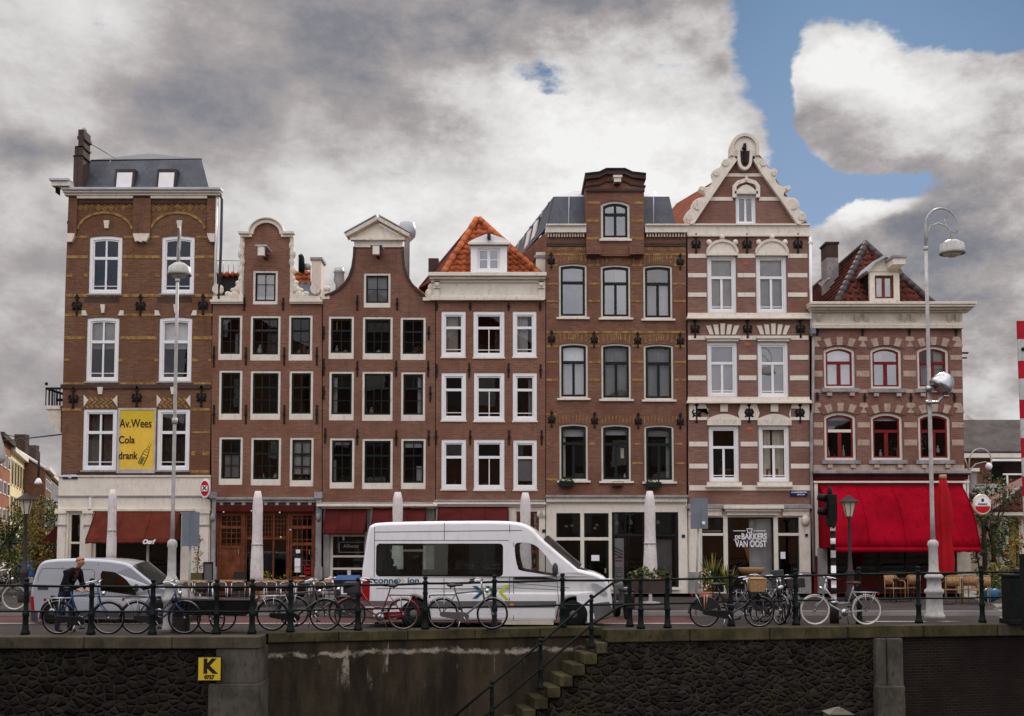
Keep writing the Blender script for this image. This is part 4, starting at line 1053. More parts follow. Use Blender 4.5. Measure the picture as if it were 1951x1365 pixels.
slab(m, [bl, pkD, lv], 'tile_brown', .02); slab(m, [lv, pkD, (pkD[0], F + 9, pkD[2]), (lv[0], F + 9, lv[2])], 'roof_red'); slab(m, [rv, pkD, (pkD[0], F + 9, pkD[2]), (rv[0], F + 9, rv[2])], 'roof_red')
ridge_caps(m, (pkD[0] - .05, pkD[1] - .1, pkD[2]), (bl[0], bl[1] - .05, bl[2]), 'tile_orange', .11); ridge_caps(m, (pkD[0] + .05, pkD[1] - .1, pkD[2]), (br_2[0], br_2[1] - .05, br_2[2]), 'tile_orange', .11)
m.tube([lv, (pkD[0], pkD[1] - .1, pkD[2] + .03)], .07, 'tile_brown', 6); x, z = U(826, 500, F + 2.5); m.box(x - .2, x + .18, F + 2.6, F + 3.2, z - .6, z + .18, 'brick_dark'); m.build('roof', hD)
dm = MB(); Yd = F + .15
x0, x1, z0, z1 = WR((897, 466, 966, 521), Yd); i_ = outl(*WR((909, 473, 953, 515), Yd)); dm.ring(outl(x0, x1, z0, z1), i_, Yd, Yd + .15, 'white_paint')
dm.box(x0 + .02, x0 + .1, Yd + .15, Yd + 1.6, z0, z1, 'white_paint'); dm.box(x1 - .1, x1 - .02, Yd + .15, Yd + 1.6, z0, z1, 'white_paint')
dm.prism(PX([(893, 468), (970, 468), (970, 463), (960, 456), (932, 446), (905, 456), (893, 463)], Yd), Yd - .1, Yd + 1.8, 'white_paint'); bar(dm, 892, 971, 464, 468, 'cream', .16, Yd); dm.box(xp(932, 455, Yd) - .06, xp(932, 455, Yd) + .06, Yd - .45, Yd, zp(459, 932, Yd), zp(450, 932, Yd), 'slate_dark')
do = dm.build('dormer', hD)
window(hD, (909, 473, 953, 515), dict(fw=.04, sw=.05, fm='white_paint', sm='white_paint', tr=None, lo=1, lw=.1, hb=(.5,), bw=.04, rec=.06), Y=Yd, name='dormer_window', cur=[('drape', .1, .45, .0, 1, 'curtain_grey'), ('blind', .5, 1, 0, 1, 'curtain_grey')], g='glass_sky')
m = MB(); m.box(xp(1021, 500, F + .6), xp(1039, 500, F + .6), F + .5, F + 1.1, zp(524, 1030), zp(482, 1030, F + .6), 'cream'); bar(m, 1018, 1042, 480, 485, 'grey_stone', -.45, F, 1.15); m.build('parapet_pier', hD)
SHD = [(838, 968, 968, GR - 2), (984, 975, 1027, GR - 2)]
shop(hD, [(830.5, 956), (1039, 956), (1038, GR), (830, GR)], SHD, 'cream')
cornice(hD, 830, 1036, [(953, 957, .14, 'grey_stone'), (958, 962, .2, 'cream'), (962, 966, .1, 'cream')])
shop_window(hD, SHD[0], 'green_black', (.6,), (.33, .66), .06); d = panel_door(hD, SHD[1], 'brown_wood', (.5, .75), 'dark brown door with square lights', .3)
m = MB()
for a in (1028, 1038): x, z = U(a - 2, 980); m.ball((x, F - .06, z), .09, 'cream_stone', 8, (.7, .6, 1.5))
bar(m, 970, 982, 970, GR, 'cream', .06); parts(m, 'pilaster', hD)
awning(hD, 836, 968, 965, 1003, .9, 'maroon_dark', 'dark maroon awning over the shop behind the van roof', .12)
floor_int(hD, 832, 1036)
# ---------------------------------------------------------------- house E: mixed brick with loft bay and mansard
hE = house('canal_house', 'dark brick house with yellow brick arches, tall central loft bay and grey mansard roof', 1174)
EW = [(1065, 503, 1118, 605), (1145, 505, 1201, 606), (1226, 505, 1281, 608), (1066, 654, 1120, 759), (1146, 655, 1202, 761), (1227, 656, 1283, 762), (1066, 808, 1120, 916), (1146, 809, 1202, 917), (1228, 810, 1284, 918)]
CURE = {1: [('pot', .05, .42, .01, .1, 'terracotta'), ('pot', .52, .9, .01, .1, 'terracotta'), ('blind', .5, 1, .0, .95, 'curtain_grey')], 2: [('drape', .0, .46, 0, .64, 'curtain_grey'), ('drape', .54, 1, 0, .64, 'curtain_sky_white')],
        3: [('drape', 0, 1, 0, .62, 'curtain_grey'), ('blind', 0, 1, .7, 1, 'curtain_sky_white')], 4: [('drape', 0, 1, 0, 1, 'curtain_grey')], 5: [('drape', 0, 1, 0, 1, 'curtain_grey')],
        6: [('drape', 0, .14, 0, 1, 'curtain_sky_white'), ('blind', .0, 1, .82, .97, 'curtain_grey')], 7: [('blind', 0, 1, .86, .97, 'curtain_grey'), ('blind', .72, .86, .4, .6, 'curtain_cream'), ('item', .86, .97, 0, .1, 'sign_white')], 8: [('drape', .84, 1, 0, 1, 'curtain_sky_white'), ('blind', 0, 1, .84, .97, 'curtain_grey'), ('plant', .45, .7, 0, .3, 'leaf')]}
GE = {0: 'glass_sky', 1: 'glass_sky', 2: 'glass_soft', 3: 'glass_soft', 4: 'glass', 5: 'glass'}
holes = []
for i, r in enumerate(EW):
    holes.append(window(hE, r, dict(SE, lo=0 if i == 0 else 1), .055, CURE.get(i, ()), g=GE.get(i, 'glass')))
walls(hE, [(1040.5, 950), (1040.5, 449), (1307, 449), (1308, 950)], holes, 'brick_mixed', z_int=zp(470), depth=11.3, body=zp(432.5))
Yb_ = F - .16
bh = [window(hE, (1145, 383, 1200, 456), dict(SE, lo=1, up=1, tr=.3, fw=.075, sill=(.06, .08, .08, 'cream'), rec=.06), .12, (), Y=Yb_, g='glass_sky', name='loft_window')]
m = MB(); m.prism(PX([(1117, 488), (1117, 336), (1141, 333), (1154, 326), (1190, 326), (1204, 333), (1227, 336), (1227, 488)], Yb_), Yb_, F + 3.5, 'brick_mixed', [bh[0]], True, Yb_ + .3)
m.box(xp(1119), xp(1225), F + .8, F + .9, zp(470), zp(345), 'room_dark')  # dark backing painted as the shade inside the loft
bar(m, 1117, 1146, 470, 486, 'brick_mixed', .1, Yb_); bar(m, 1199, 1227, 470, 486, 'brick_mixed', .1, Yb_)
for a, b in ((1119, 1143), (1202, 1225)):
    m.hexa([U3(a, 486.2, Yb_ - .1), U3(b, 486.2, Yb_ - .1), U3(b, 486.2, Yb_ + .3), U3(a, 486.2, Yb_ + .3), U3(a + 9, 494, Yb_ + .1), U3(b - 9, 494, Yb_ + .1), U3(b - 9, 494, Yb_ + .3), U3(a + 9, 494, Yb_ + .3)], 'brick_dark')
m.build('loft_bay', hE)
m = MB(); top = [(1114, 336), (1141, 333), (1154, 326.5), (1190, 326.5), (1204, 333), (1230, 336)]
m.prism(PX(top + [(x, y + 8) for x, y in top[::-1]], Yb_), Yb_ - .16, F + 3.6, 'brick_dark'); m.prism(PX([(x, y - 3) for x, y in top] + [(x, y) for x, y in top[::-1]], Yb_), Yb_ - .2, F + 3.7, 'green_black')
m.prism(PX([(x, y + 18) for x, y in top] + [(x, y + 21) for x, y in top[::-1]], Yb_), Yb_ - .05, F, 'brick_dark')
bar(m, 1116, 1228, 361, 366, 'brick_dark', .06, Yb_); m.build('bay_coping', hE)
m = MB(); bar(m, 1167, 1184, 339, 343, 'cream', .3, Yb_); bar(m, 1169, 1182, 343, 351, 'cream', .26, Yb_); bar(m, 1170, 1181, 351, 354, 'brick_dark', .2, Yb_); m.build('hoist_beam', hE)
m = MB()
for a, b, c, d in ((1118, 1142, 384, 389), (1203, 1226, 384, 389), (1118, 1142, 418, 423), (1203, 1226, 418, 423), (1118, 1142, 452, 457), (1203, 1226, 452, 457)): bar(m, a, b, c, d, 'yellow_brick', .01, Yb_)
def ybE(y, segs):
    for a, b in segs: bar(m, a, b, y - 2, y + 2, 'yellow_brick', .012)
ybE(485, [(1041, 1116), (1228, 1306)]); ybE(506, [(1042, 1062), (1121, 1142), (1204, 1223), (1284, 1306)]); ybE(541, [(1041, 1063), (1121, 1143), (1203, 1224), (1283, 1306)]); ybE(574, [(1041, 1063), (1121, 1143), (1203, 1224), (1283, 1306)])
ybE(633, [(1041, 1306)]); ybE(690, [(1041, 1064), (1122, 1144), (1204, 1225), (1285, 1306)]); ybE(724, [(1041, 1063), (1122, 1143), (1204, 1225), (1285, 1306)]); ybE(660, [(1041, 1062), (1123, 1143), (1205, 1225), (1286, 1306)])
ybE(790, [(1041, 1060)]); ybE(846, [(1041, 1048), (1122, 1134), (1210, 1225), (1286, 1300)]); ybE(883, [(1205, 1226), (1287, 1306)]); ybE(914, [(1041, 1062)])
parts(m, 'brick_band', hE); m = MB()
for (a, b, yt) in ((1060, 1123, 497), (1140, 1206, 499), (1221, 1286, 499), (1060, 1124, 648), (1141, 1207, 649), (1222, 1288, 650)):   # fan arches, courses of alternating yellow brick
    c = (a + b) / 2; n = 17
    for k in range(n):
        t = (k / (n - 1) - .5) * 2; x = c + t * (b - a) / 2; base = yt + 5 * t * t
        if k % 2 == 0 or abs(t) < .14:
            q = PX([(x - 1.0, base), (x + 1.0, base), (x + 1.0 + t * 1.6, base - 14), (x - 1.0 + t * 1.6, base - 14)]); m.prism(q, F - .01, F + .02, 'yellow_brick')
for k in range(20):
    for a0, a1 in ((1042, 1115), (1230, 1305)):
        x = a0 + (a1 - a0) * (k + .5) / 20; bar(m, x - 1, x + 1, 471, 478, 'yellow_brick', .012)
for i, (a, b, yt) in enumerate(((1060, 1124, 803), (1141, 1207, 804), (1222, 1288, 805))):
    c = (a + b) / 2
    for k in range(11):
        t = (k / 10 - .5) * 2; x = c + t * (b - a) / 2; q = PX([(x - .7, yt + 4 * t * t), (x + .7, yt + 4 * t * t), (x + .7 + t, yt - 12), (x - .7 + t, yt - 12)]); m.prism(q, F - .006, F + .02, 'yellow_brick')
m.build('brick_pattern', hE)
m = MB()
for a, b in ((1041, 1116), (1228, 1307)):
    bar(m, a, b, 467, 470, 'brick_dark', .04); n = 16
    for k in range(n):
        x = a + (b - a) * (k + .5) / n; bar(m, x - 1.2, x + 1.2, 463, 467, 'brick_dark', .05)
parts(m, 'brick_frieze', hE)
for a, b in ((1040, 1116), (1228, 1308)):
    m = MB(); bar(m, a, b, 434, 446, 'cream', .22, F, .3); bar(m, a, b, 431, 434, 'cream_stone', .3, F, .3); n = 14
    for k in range(n):
        x = a + 2 + (b - a - 4) * (k + .5) / n; bar(m, x - 1.4, x + 1.4, 447, 453, 'cream', .12)
    m.build('cornice', hE)
for q in ((1050, 498), (1296, 500), (1051, 646), (1132, 648), (1215, 649), (1296, 650), (1051, 800), (1133, 802), (1216, 803), (1296, 804)): anchor_lily(hE, *q, s=.72)
m = MB(); zb, zt_ = zp(434, 1174, F + .35), zp(378, 1174, F + .95)
b0, b1 = xp(1044, 434, F + .35), xp(1288, 434, F + .35); t0, t1 = xp(1056, 378, F + .95), xp(1275, 378, F + .95); sk = -2.0
ya, yb_ = F + .35, F + .95; zr = zp(366, 1174, F + 3)
slab(m, [(b0, ya, zb), (b1, ya, zb), (t1, yb_, zt_), (t0, yb_, zt_)], 'zinc'); slab(m, [(b0, ya, zb), (t0, yb_, zt_), (t0 + sk, F + 11, zt_), (b0 + sk - .3, F + 11, zb)], 'zinc'); slab(m, [(b1, ya, zb), (t1, yb_, zt_), (t1 + sk, F + 11, zt_), (b1 + sk, F + 11, zb)], 'zinc')
slab(m, [(t0, yb_, zt_), (t1, yb_, zt_), (t1 - .9, F + 3, zr), (t0 + .9, F + 3, zr)], 'zinc_light'); slab(m, [(t0, yb_, zt_), (t0 + .9, F + 3, zr), (t0 + sk + .9, F + 11, zr), (t0 + sk, F + 11, zt_)], 'zinc'); slab(m, [(t1, yb_, zt_), (t1 - .9, F + 3, zr), (t1 - .9 + sk, F + 11, zr), (t1 + sk, F + 11, zt_)], 'zinc')
for a, b in ((1083, 1082), (1245, 1243)): m.tube([U3(a, 434, F + .33), U3(b + 2, 378, F + .92), U3(b + 4, 368, F + 2.6)], .05, 'zinc_light', 6)
for k in range(9):
    t = (k + .6) / 9.5; dxk = sk * t; yk = F + .9 + 10 * t
    m.tube([(b0 + dxk - .03, yk, zb), (t0 + dxk - .03, yk, zt_), (t0 + dxk + .1, yk, zt_ + .06)], .06, 'zinc_light' if k % 3 else 'slate_dark', 6)
m.build('roof', hE)
for k, (ta, tb_) in enumerate(((.16, .24), (.28, .36))):
    m = MB(); pts = []
    for t, h_ in ((ta, .15), (tb_, .15), (tb_, .82), (ta, .82)):
        xx = (b0 + (t0 - b0) * h_) + sk * t - .12; pts.append((xx, F + .9 + 10 * t, zb + (zt_ - zb) * h_))
    slab(m, pts, 'slate_dark', .08)
    c = sum((Vector(p) for p in pts), Vector()) / 4; slab(m, [c + (Vector(p) - c) * .78 + Vector((-.05, 0, .01)) for p in pts], 'curtain_sky_white', .05); m.build('roof_window', hE)
for a, y in ((1079, 923), (1244, 925)):
    m = MB(); bar(m, a - 14, a + 14, y - 5, y + 5, 'green_black', .34, F, -.08); bar(m, a - 11, a - 10, y - 10, y - 5, 'black_iron', .2); bar(m, a + 10, a + 11, y - 10, y - 5, 'black_iron', .2); o = m.build('flower_box', hE)
    m = MB(); x, z = U(a, y - 6, F - .2); leaves(m, (x, F - .2, z + .02), (.24, .1, .07), 70, .08, ['leaf_dark', 'leaf']); m.build('box_plant', o)
m = MB(); m.ring(outl(xp(1166), xp(1186), zp(928), zp(918)), outl(xp(1166) + .015, xp(1186) - .015, zp(928) + .015, zp(918) - .015), F - .2, F - .18, 'black_iron'); bar(m, 1166, 1186, 926.5, 928, 'black_iron', .2); m.build('flower_box_holder', hE)
SHE = [(1060, 978, 1106, GR - 12), (1113, 978, 1160, GR - 2), (1166, 976, 1293, GR - 12)]
shop(hE, [(1040.5, 950), (1309, 950), (1311, GR), (1040, GR)], SHE, 'cream')
cornice(hE, 1043, 1306, [(944, 949, .2, 'grey_stone'), (949, 957, .12, 'cream'), (957, 960, .05, 'cream_stone')])
shop_window(hE, SHE[0], 'green_black', (), (), .06); d = shop_window(hE, SHE[1], 'green_black', (.1,), (), .08, name='door'); o = shop_window(hE, SHE[2], 'green_black', (.69,), (.03, .48, .97), .06)
m = MB(); bar(m, 1060, 1106, 1024, 1030, 'cream', .0, F, .15); bar(m, 1113, 1160, 1024, 1030, 'cream', .0, F, .15); bar(m, 1058, 1108, GR - 12, GR - 7, 'cream', .1); bar(m, 1164, 1295, GR - 12, GR - 7, 'cream', .1); parts(m, 'transom', hE)
m = MB(); bar(m, 1127, 1142, 1058, 1069, 'sign_white', -.05, F, .06); m.build('notice', d); m = MB(); bar(m, 1152, 1155, 1083, 1092, 'gold_dull', .03, F, .1); m.build('handle', d)
m = MB(); bar(m, 1170, 1189, 1026, 1104, 'sign_cream' if 0 else 'curtain_sky_white', -.11, F, .12)
bn = m.build('window_banner', o); m = MB()
for k in range(3): q = PX([(1171, 1042 + k * 6), (1187, 1050 + k * 6), (1187, 1053 + k * 6), (1171, 1045 + k * 6)]); m.prism(q, F + .102, F + .108, 'panel_grey')
for a, b in ((1062, 1064), (1068, 1070), (1082, 1083.5), (1086, 1087.5)): bar(m, 1173, 1186, a, b, 'panel_grey' if a > 1075 else 'sign_red', -.102, F, .108)
m.ring(rect((1174, 1090, 1186, 1100)), rect((1175, 1091.5, 1185, 1098.5)), F + .102, F + .108, 'panel_grey'); m.build('banner_print', bn)
for k, (a, b) in enumerate(((1079, 1003), (1090, 1002), (1138, 1001), (1134, 1007))):
    x, z = U(a, b, F + .6); MB().ball((x, F + .7, z), .07, 'sign_white', 8, (1, 1, .7)).build('ceiling_lamp', hE)
for a, b in ((1176, 994), (1203, 994), (1254, 993)):
    x, z = U(a, b, F + .6); m = MB(); m.lathe([(.07, 0), (.05, .1), (.02, .16)], (x, F + .7, z - .1), 'curtain_sky_white', 10); m.tube([(x, F + .7, z + .05), (x, F + .7, z + .4)], .008, 'black_iron', 5); m.build('pendant_lamp', hE)
for px, py in ((1036, 1012), (1302, 1022)):
    m = MB(); bar(m, px - 3, px + 3, py - 3, py + 3, 'sign_blue', .02, F - (.0 if px > 1100 else .0)); m.build('number_plate', hE)
m = MB(); x0, x1, z0, z1 = WR((1250, 1045, 1290, 1110)); drape(m, x0, x1 - .1, z0, z1 + .3, F + .5, 'curtain_grey', 5); m.build('curtain', o)
floor_int(hE, 1044, 1306)

# ---------------------------------------------------------------- house G: banded house with ornate Dutch gable
hG = house('canal_house', 'banded brick and white stone house with ornate curled gable, above the bakery', 1428)
GW = [(1348, 487, 1403, 596), (1441, 487, 1499, 596), (1348, 652, 1405, 756), (1444, 652, 1502, 757), (1351, 812, 1408, 918), (1446, 810, 1504, 918)]
CURG = {0: [('blind', 0, 1, 0, 1, 'curtain_sky_white')], 1: [('blind', 0, 1, 0, 1, 'curtain_sky_white')], 2: [('blind', 0, 1, .03, 1, 'curtain_grey')], 3: [('blind', 0, 1, .03, 1, 'curtain_grey')], 4: [('pot', .3, .58, .03, .2, 'terracotta'), ('pot', .58, .92, .03, .2, 'terracotta'), ('plant', .25, .6, .2, .42, 'leaf_dark')],
        5: [('drape', .02, .42, 0, 1, 'curtain_cream'), ('drape', .5, .98, 0, 1, 'curtain_cream'), ('pot', .2, .42, .03, .2, 'terracotta'), ('pot', .55, .78, .03, .2, 'terracotta')]}
holes = []
for i, r in enumerate(GW): holes.append(window(hG, r, dict(SG), 0, CURG[i], g='glass_soft' if i in (2, 3) else 'glass'))
holes.append(window(hG, (1402, 371, 1440, 428), dict(SG, tr=None, fw=.075, hb=(), lw=.07, sill=(.06, .06, .08, 'grey_stone')), 0, [('blind', 0, 1, 0, 1, 'panel_grey')], g='glass_soft', name='gable_window'))
walls(hG, [(1311.5, 972), (1310, 446), (1311, 428), (1350, 366), (1385, 306), (1393, 292), (1398, 283), (1436, 283), (1444, 292), (1456, 306), (1494, 366), (1540, 428), (1541, 446), (1544, 972)], holes, 'brick_pink', z_int=zp(450), body=zp(440))
m = MB()
bar(m, 1309, 1541, 430, 450, 'cream', .05); bar(m, 1309, 1542, 428, 431, 'cream', .12); bar(m, 1309, 1541, 449, 452, 'cream_stone', .1)
S3 = [(1311, 1346), (1405, 1439), (1501, 1538)]
for y0, y1 in ((484, 492), (521, 529), (558, 566)):
    for a, b in S3: bar(m, a, b, y0, y1, 'cream', .02)
for y0, y1 in ((640, 648), (677, 686), (716, 725)):
    for a, b in ((1311, 1345), (1408, 1441), (1505, 1540)): bar(m, a, b, y0, y1, 'cream', .02)
for y0, y1 in ((842, 851), (884, 893)):
    for a, b in ((1313, 1348), (1411, 1443), (1507, 1542)): bar(m, a, b, y0, y1, 'cream', .02)
bar(m, 1380, 1456, 331, 337, 'cream', .02); bar(m, 1351, 1396, 376, 383, 'cream', .02); bar(m, 1446, 1487, 376, 383, 'cream', .02)
bar(m, 1313, 1543, 925, 935, 'cream', .03)
for a in (1350, 1446): bar(m, a - 4, a + 62, 919, 926, 'cream', .12); bar(m, a - 6, a + 64, 926, 929, 'cream_stone', .18)
parts(m, 'stone_band', hG)
for y0 in (597, 757):
    m = MB(); bar(m, 1310, 1542, y0, y0 + 7, 'cream', .06); bar(m, 1308, 1544, y0 + 7, y0 + 11, 'cream', .16); bar(m, 1307, 1545, y0 + 11, y0 + 13, 'cream_stone', .22); m.build('string_course', hG, bev=.01)
for cx, r in ((1375.5, 28), (1470, 29)):   # lunettes
    m = MB(); pts = [U(cx + r * math.cos(PI * k / 16), 484 - (r - 5) * math.sin(PI * k / 16)) for k in range(17)]; m.prism(pts, F - .06, F + .05, 'cream')
    m.strip(pts, -.06, .03, F - .11, F + .03, 'cream_stone'); bar(m, cx - r - 2, cx + r + 2, 482, 488, 'cream', .1)
    for ox, oy in ((-25, 463), (0, 453), (25, 463)): x, z = U(cx + ox, oy); m.ball((x, F - .06, z), .1, 'cream', 8, (1, .8, 1.1))
    m.build('lunette', hG)
for cx in (1376.5, 1473):
    m = MB()
    for k in range(5):
        t = (k - 2) / 2; a = cx + t * 27; b = cx + t * 21
        m.prism(PX([(b - 3.6, 638), (b + 3.6, 638), (a + 4.6 , 617 + 4 * abs(t)), (a - 4.6, 617 + 4 * abs(t))]), F - .05, F + .03, 'cream')
    bar(m, cx - 33, cx + 33, 641, 646, 'cream', .12); bar(m, cx - 30, cx + 30, 646, 651, 'cream_stone', .06); m.build('fan_lintel', hG)
for cx in (1379, 1475):
    m = MB(); bar(m, cx - 7, cx + 7, 771, 785, 'cream', .06)
    pts = [(cx - 31, 801)] + [(cx - 31 + 62 * k / 10, 798 - 9 * math.sin(PI * k / 10)) for k in range(11)] + [(cx + 31, 801)]; m.prism(PX(pts), F - .05, F + .05, 'cream')
    bar(m, cx - 32, cx + 32, 800, 811, 'cream_stone', .07); m.build('lintel', hG)
m = MB()
for pts in ([(1313, 770), (1344, 770), (1350, 790), (1346, 801), (1313, 801)], [(1411, 770), (1441, 770), (1447, 788), (1443, 801), (1410, 801), (1406, 788)], [(1509, 770), (1541, 770), (1542, 801), (1507, 801), (1503, 790)]):
    xs = sum(p[0] for p in pts) / len(pts) + (4 if pts[0][0] < 1320 else (-2 if pts[0][0] > 1500 else 0)); h_ = [U(xs - 12, 795), U(xs + 12, 795), U(xs + 12, 779), U(xs - 12, 779)] if pts[0][0] != 1411 else [U(1420, 795), U(1434, 795), U(1434, 779), U(1420, 779)]
    m.prism(PX(pts), F - .04, F + .03, 'cream', [h_])
parts(m, 'stone_block', hG)
for q in ((1326, 466), (1423, 466), (1520, 466), (1324, 627), (1424, 627), (1525, 627), (1327, 788), (1427, 788), (1524, 788)): anchor_lily(hG, *q, s=.9)
for px, py in ((1421, 502), (1424, 656), (1427, 817)): m = MB(); bar(m, px - 5, px + 5, py - 3, py + 3, 'terracotta', .015); m.build('air_brick', hG)
# raking gable trim with curls
OR = [(1438, 300), (1446, 303), (1456, 308), (1460, 319), (1466, 325), (1475, 323), (1480, 331), (1476, 344), (1480, 352), (1489, 358), (1503, 356), (1504, 363), (1494, 367), (1492, 376), (1502, 378), (1515, 381), (1521, 391), (1520, 400), (1529, 406), (1534, 414), (1531, 424), (1524, 428, 1), (1519, 427, 1), (1487, 380, 1), (1452, 332, 1), (1436, 306, 1)]
OL = [(1398, 300), (1388, 303), (1377, 309), (1372, 320), (1364, 324), (1356, 330), (1358, 342), (1355, 352), (1346, 359), (1333, 357), (1332, 364), (1341, 368), (1343, 377), (1331, 379), (1319, 387), (1316, 398), (1308, 406), (1303, 415), (1308, 425), (1314, 428, 1), (1319, 427, 1), (1350, 380, 1), (1381, 334, 1), (1401, 306, 1)]
for sg, O, V_ in ((-1, OL, ((1381, 313, .13), (1363, 333, .1), (1337, 362, .08), (1330, 393, .2), (1312, 416, .13))), (1, OR, ((1452, 313, .13), (1473, 333, .1), (1499, 361, .08), (1508, 392, .2), (1526, 416, .13)))):
    m = MB(); m.prism(PX(curve_pts(O, 4)), F - .12, F + .2, 'cream')
    for a, b, r in V_: scroll(m, a, b, r, -sg, F - .18, F + .1, 'cream_stone', 1.5, r * .42)
    I_ = [p[:2] for p in O[-5:]]; m.strip(PX(I_), -.05, .06, F - .17, F + .1, 'cream'); m.build('gable_trim', hG)
m = MB(); cx = 1417; out_ = [U(cx + 24, 300)] + [U(cx + 24 * math.cos(PI * k / 16), 285 - 24 * math.sin(PI * k / 16)) for k in range(17)] + [U(cx - 24, 300)]
m.prism(out_, F - .14, F + .25, 'cream'); m.strip(out_, -.06, .05, F - .22, F + .25, 'cream_stone')
hole = [(cx + 10 * math.cos(t), 300 + 18 * math.sin(t) * (1 if math.sin(t) > 0 else .35)) for t in [2 * PI * k / 20 for k in range(20)]]
m.prism(PX([(cx - 9, 291), (cx + 9, 291)] + [(cx + 9 * math.cos(PI * k / 10), 309 + 13 * math.sin(PI * k / 10)) for k in range(11)]), F - .17, F, 'brick_dark')
m.strip(PX([(cx - 12, 289)] + [(cx - 11 * math.cos(PI * k / 10), 309 + 16 * math.sin(PI * k / 10)) for k in range(11)] + [(cx + 12, 289)]), -.05, .05, F - .22, F, 'cream')
bar(m, cx - 2.2, cx + 2.2, 278, 316, 'black_iron', .26); m.ball((*U3(cx, 283, F - .24),), .07, 'black_iron', 8); m.build('gable_crest', hG)
m = MB(); m.strip(PX([(1397, 378), (1397, 356), (1405, 348), (1421, 343), (1438, 348), (1445, 356), (1445, 378)]), -.1, .04, F - .1, F + .03, 'cream'); pts = [U(1403 + 36 * k / 10, 364 - 11 * math.sin(PI * k / 10)) for k in range(11)]
m.prism(pts + [U(1439, 369), U(1403, 369)], F - .05, F + .03, 'cream'); bar(m, 1399, 1443, 366, 371, 'cream_stone', .1); bar(m, 1419, 1423, 338, 346, 'cream', .14); m.build('window_hood', hG)
m = MB(); m.tube([U3(1543.5, 452, F - .05), U3(1546, 640, F - .05)], .05, 'white_paint', 8); bar(m, 1539, 1548, 462, 466, 'cream', .1); m.build('downpipe', hG)
m = MB(); rA = U3(1417, 318, F + .5); rB = U3(1290, 392, F + 14); eL, eR = U3(1312, 438, F + .5), U3(1540, 438, F + .5); ev = Vector(rB) - Vector(rA)
slab(m, [eL, rA, rB, Vector(eL) + ev], 'roof_red', .08); slab(m, [eR, rA, rB, Vector(eR) + ev], 'roof_red', .08); m.tube([rA, rB], .1, 'tile_brown', 6); m.build('roof', hG)
SHG = [(1338, 986, 1379, GR - 2), (1387, 986, 1475, GR - 2), (1483, 986, 1523, GR - 2)]
shop(hG, [(1311.5, 972), (1544, 972), (1545, GR), (1312, GR)], SHG, 'cream')
cornice(hG, 1312, 1541, [(961, 964, .1, 'grey_stone'), (964, 970, .2, 'grey_stone')]); m = MB(); bar(m, 1376, 1489, 963, 970, 'cream', .34); bar(m, 1380, 1485, 970, 975, 'cream_stone', .26); bar(m, 1384, 1481, 975, 982, 'cream', .16)
for a, b in ((1313, 1374), (1490, 1540)): bar(m, a, b, 972, 983, 'cream_stone', .1); bar(m, a, b, 970.2, 973, 'cream', .16)
m.build('shop_cornice', hG)
shop_window(hG, SHG[0], 'green_black', (), (), .05); bw_ = shop_window(hG, SHG[1], 'green_black', (), (), .05); d = shop_window(hG, SHG[2], 'green_black', (.12,), (), .08, name='door')
m = MB(); bar(m, 1338, 1379, 1016, 1021, 'cream', .0, F, .15); bar(m, 1483, 1523, 1016, 1021, 'cream', .0, F, .15); bar(m, 1341, 1376, 1011, 1013, 'curtain_sky_white', -.12, F, .15); parts(m, 'transom', hG)
m = MB()
for a in (1324, 1533): bar(m, a - 9, a + 9, 986, GR, 'cream', .06); x, z = U(a, 992); m.ball((x, F - .12, z), .15, 'cream_stone', 9, (1, .6, 1.3)); bar(m, a - 11, a + 11, 1090, GR, 'grey_stone', .1)
parts(m, 'pilaster', hG)
yl = F + .08
text('DE', 'lettering', bw_, .16, (xp(1403.5), yl, zp(1024)), 'sign_white', .003, bold=.006)
text('BAKKERS', 'lettering', bw_, .29, (xp(1434.5), yl, zp(1023)), 'sign_white', .003, bold=.008, fit=xp(1459) - xp(1411)); text('VAN OOST', 'lettering', bw_, .31, (xp(1428.5), yl, zp(1037)), 'sign_white', .003, bold=.008, fit=xp(1459) - xp(1399))
m = MB(); bar(m, 1398, 1421, 1011, 1012.4, 'sign_white', -.077, F, .084); bar(m, 1437, 1460, 1011, 1012.4, 'sign_white', -.077, F, .084); bar(m, 1399, 1408, 1028.2, 1029.4, 'sign_white', -.077, F, .084)
m.ring(PX([(1425, 1016), (1433, 1016), (1435, 1007), (1423, 1007)]), PX([(1426.5, 1014.5), (1431.5, 1014.5), (1433, 1008.5), (1425, 1008.5)]), F + .077, F + .083, 'sign_white')
m.build('sign_lines', bw_)
m = MB()
for k in range(12):
    t = k / 11; x, z = U(1421 + 18 * t ** .8, 1044 + 36 * t, F + .4); m.ball((x, F + .45, z), .17 * (math.sin(PI * (t * .86 + .07)) ** .7), 'bread', 10, (.75, .5, 1.3))
m.build('display_loaf', bw_)
m = MB(); bar(m, 1488, 1497, 1052, 1065, 'sign_white', -.05, F, .06); m.build('notice', d); m = MB(); bar(m, 1432, 1474, 989, GR - 6, 'curtain_grey', -.3, F, .31); m.build('shop_curtain', bw_)
m = MB(); bar(m, 1533, 1538, 1017.5, 1022.5, 'sign_blue', .09); m.build('number_plate', hG)
floor_int(hG, 1316, 1540)

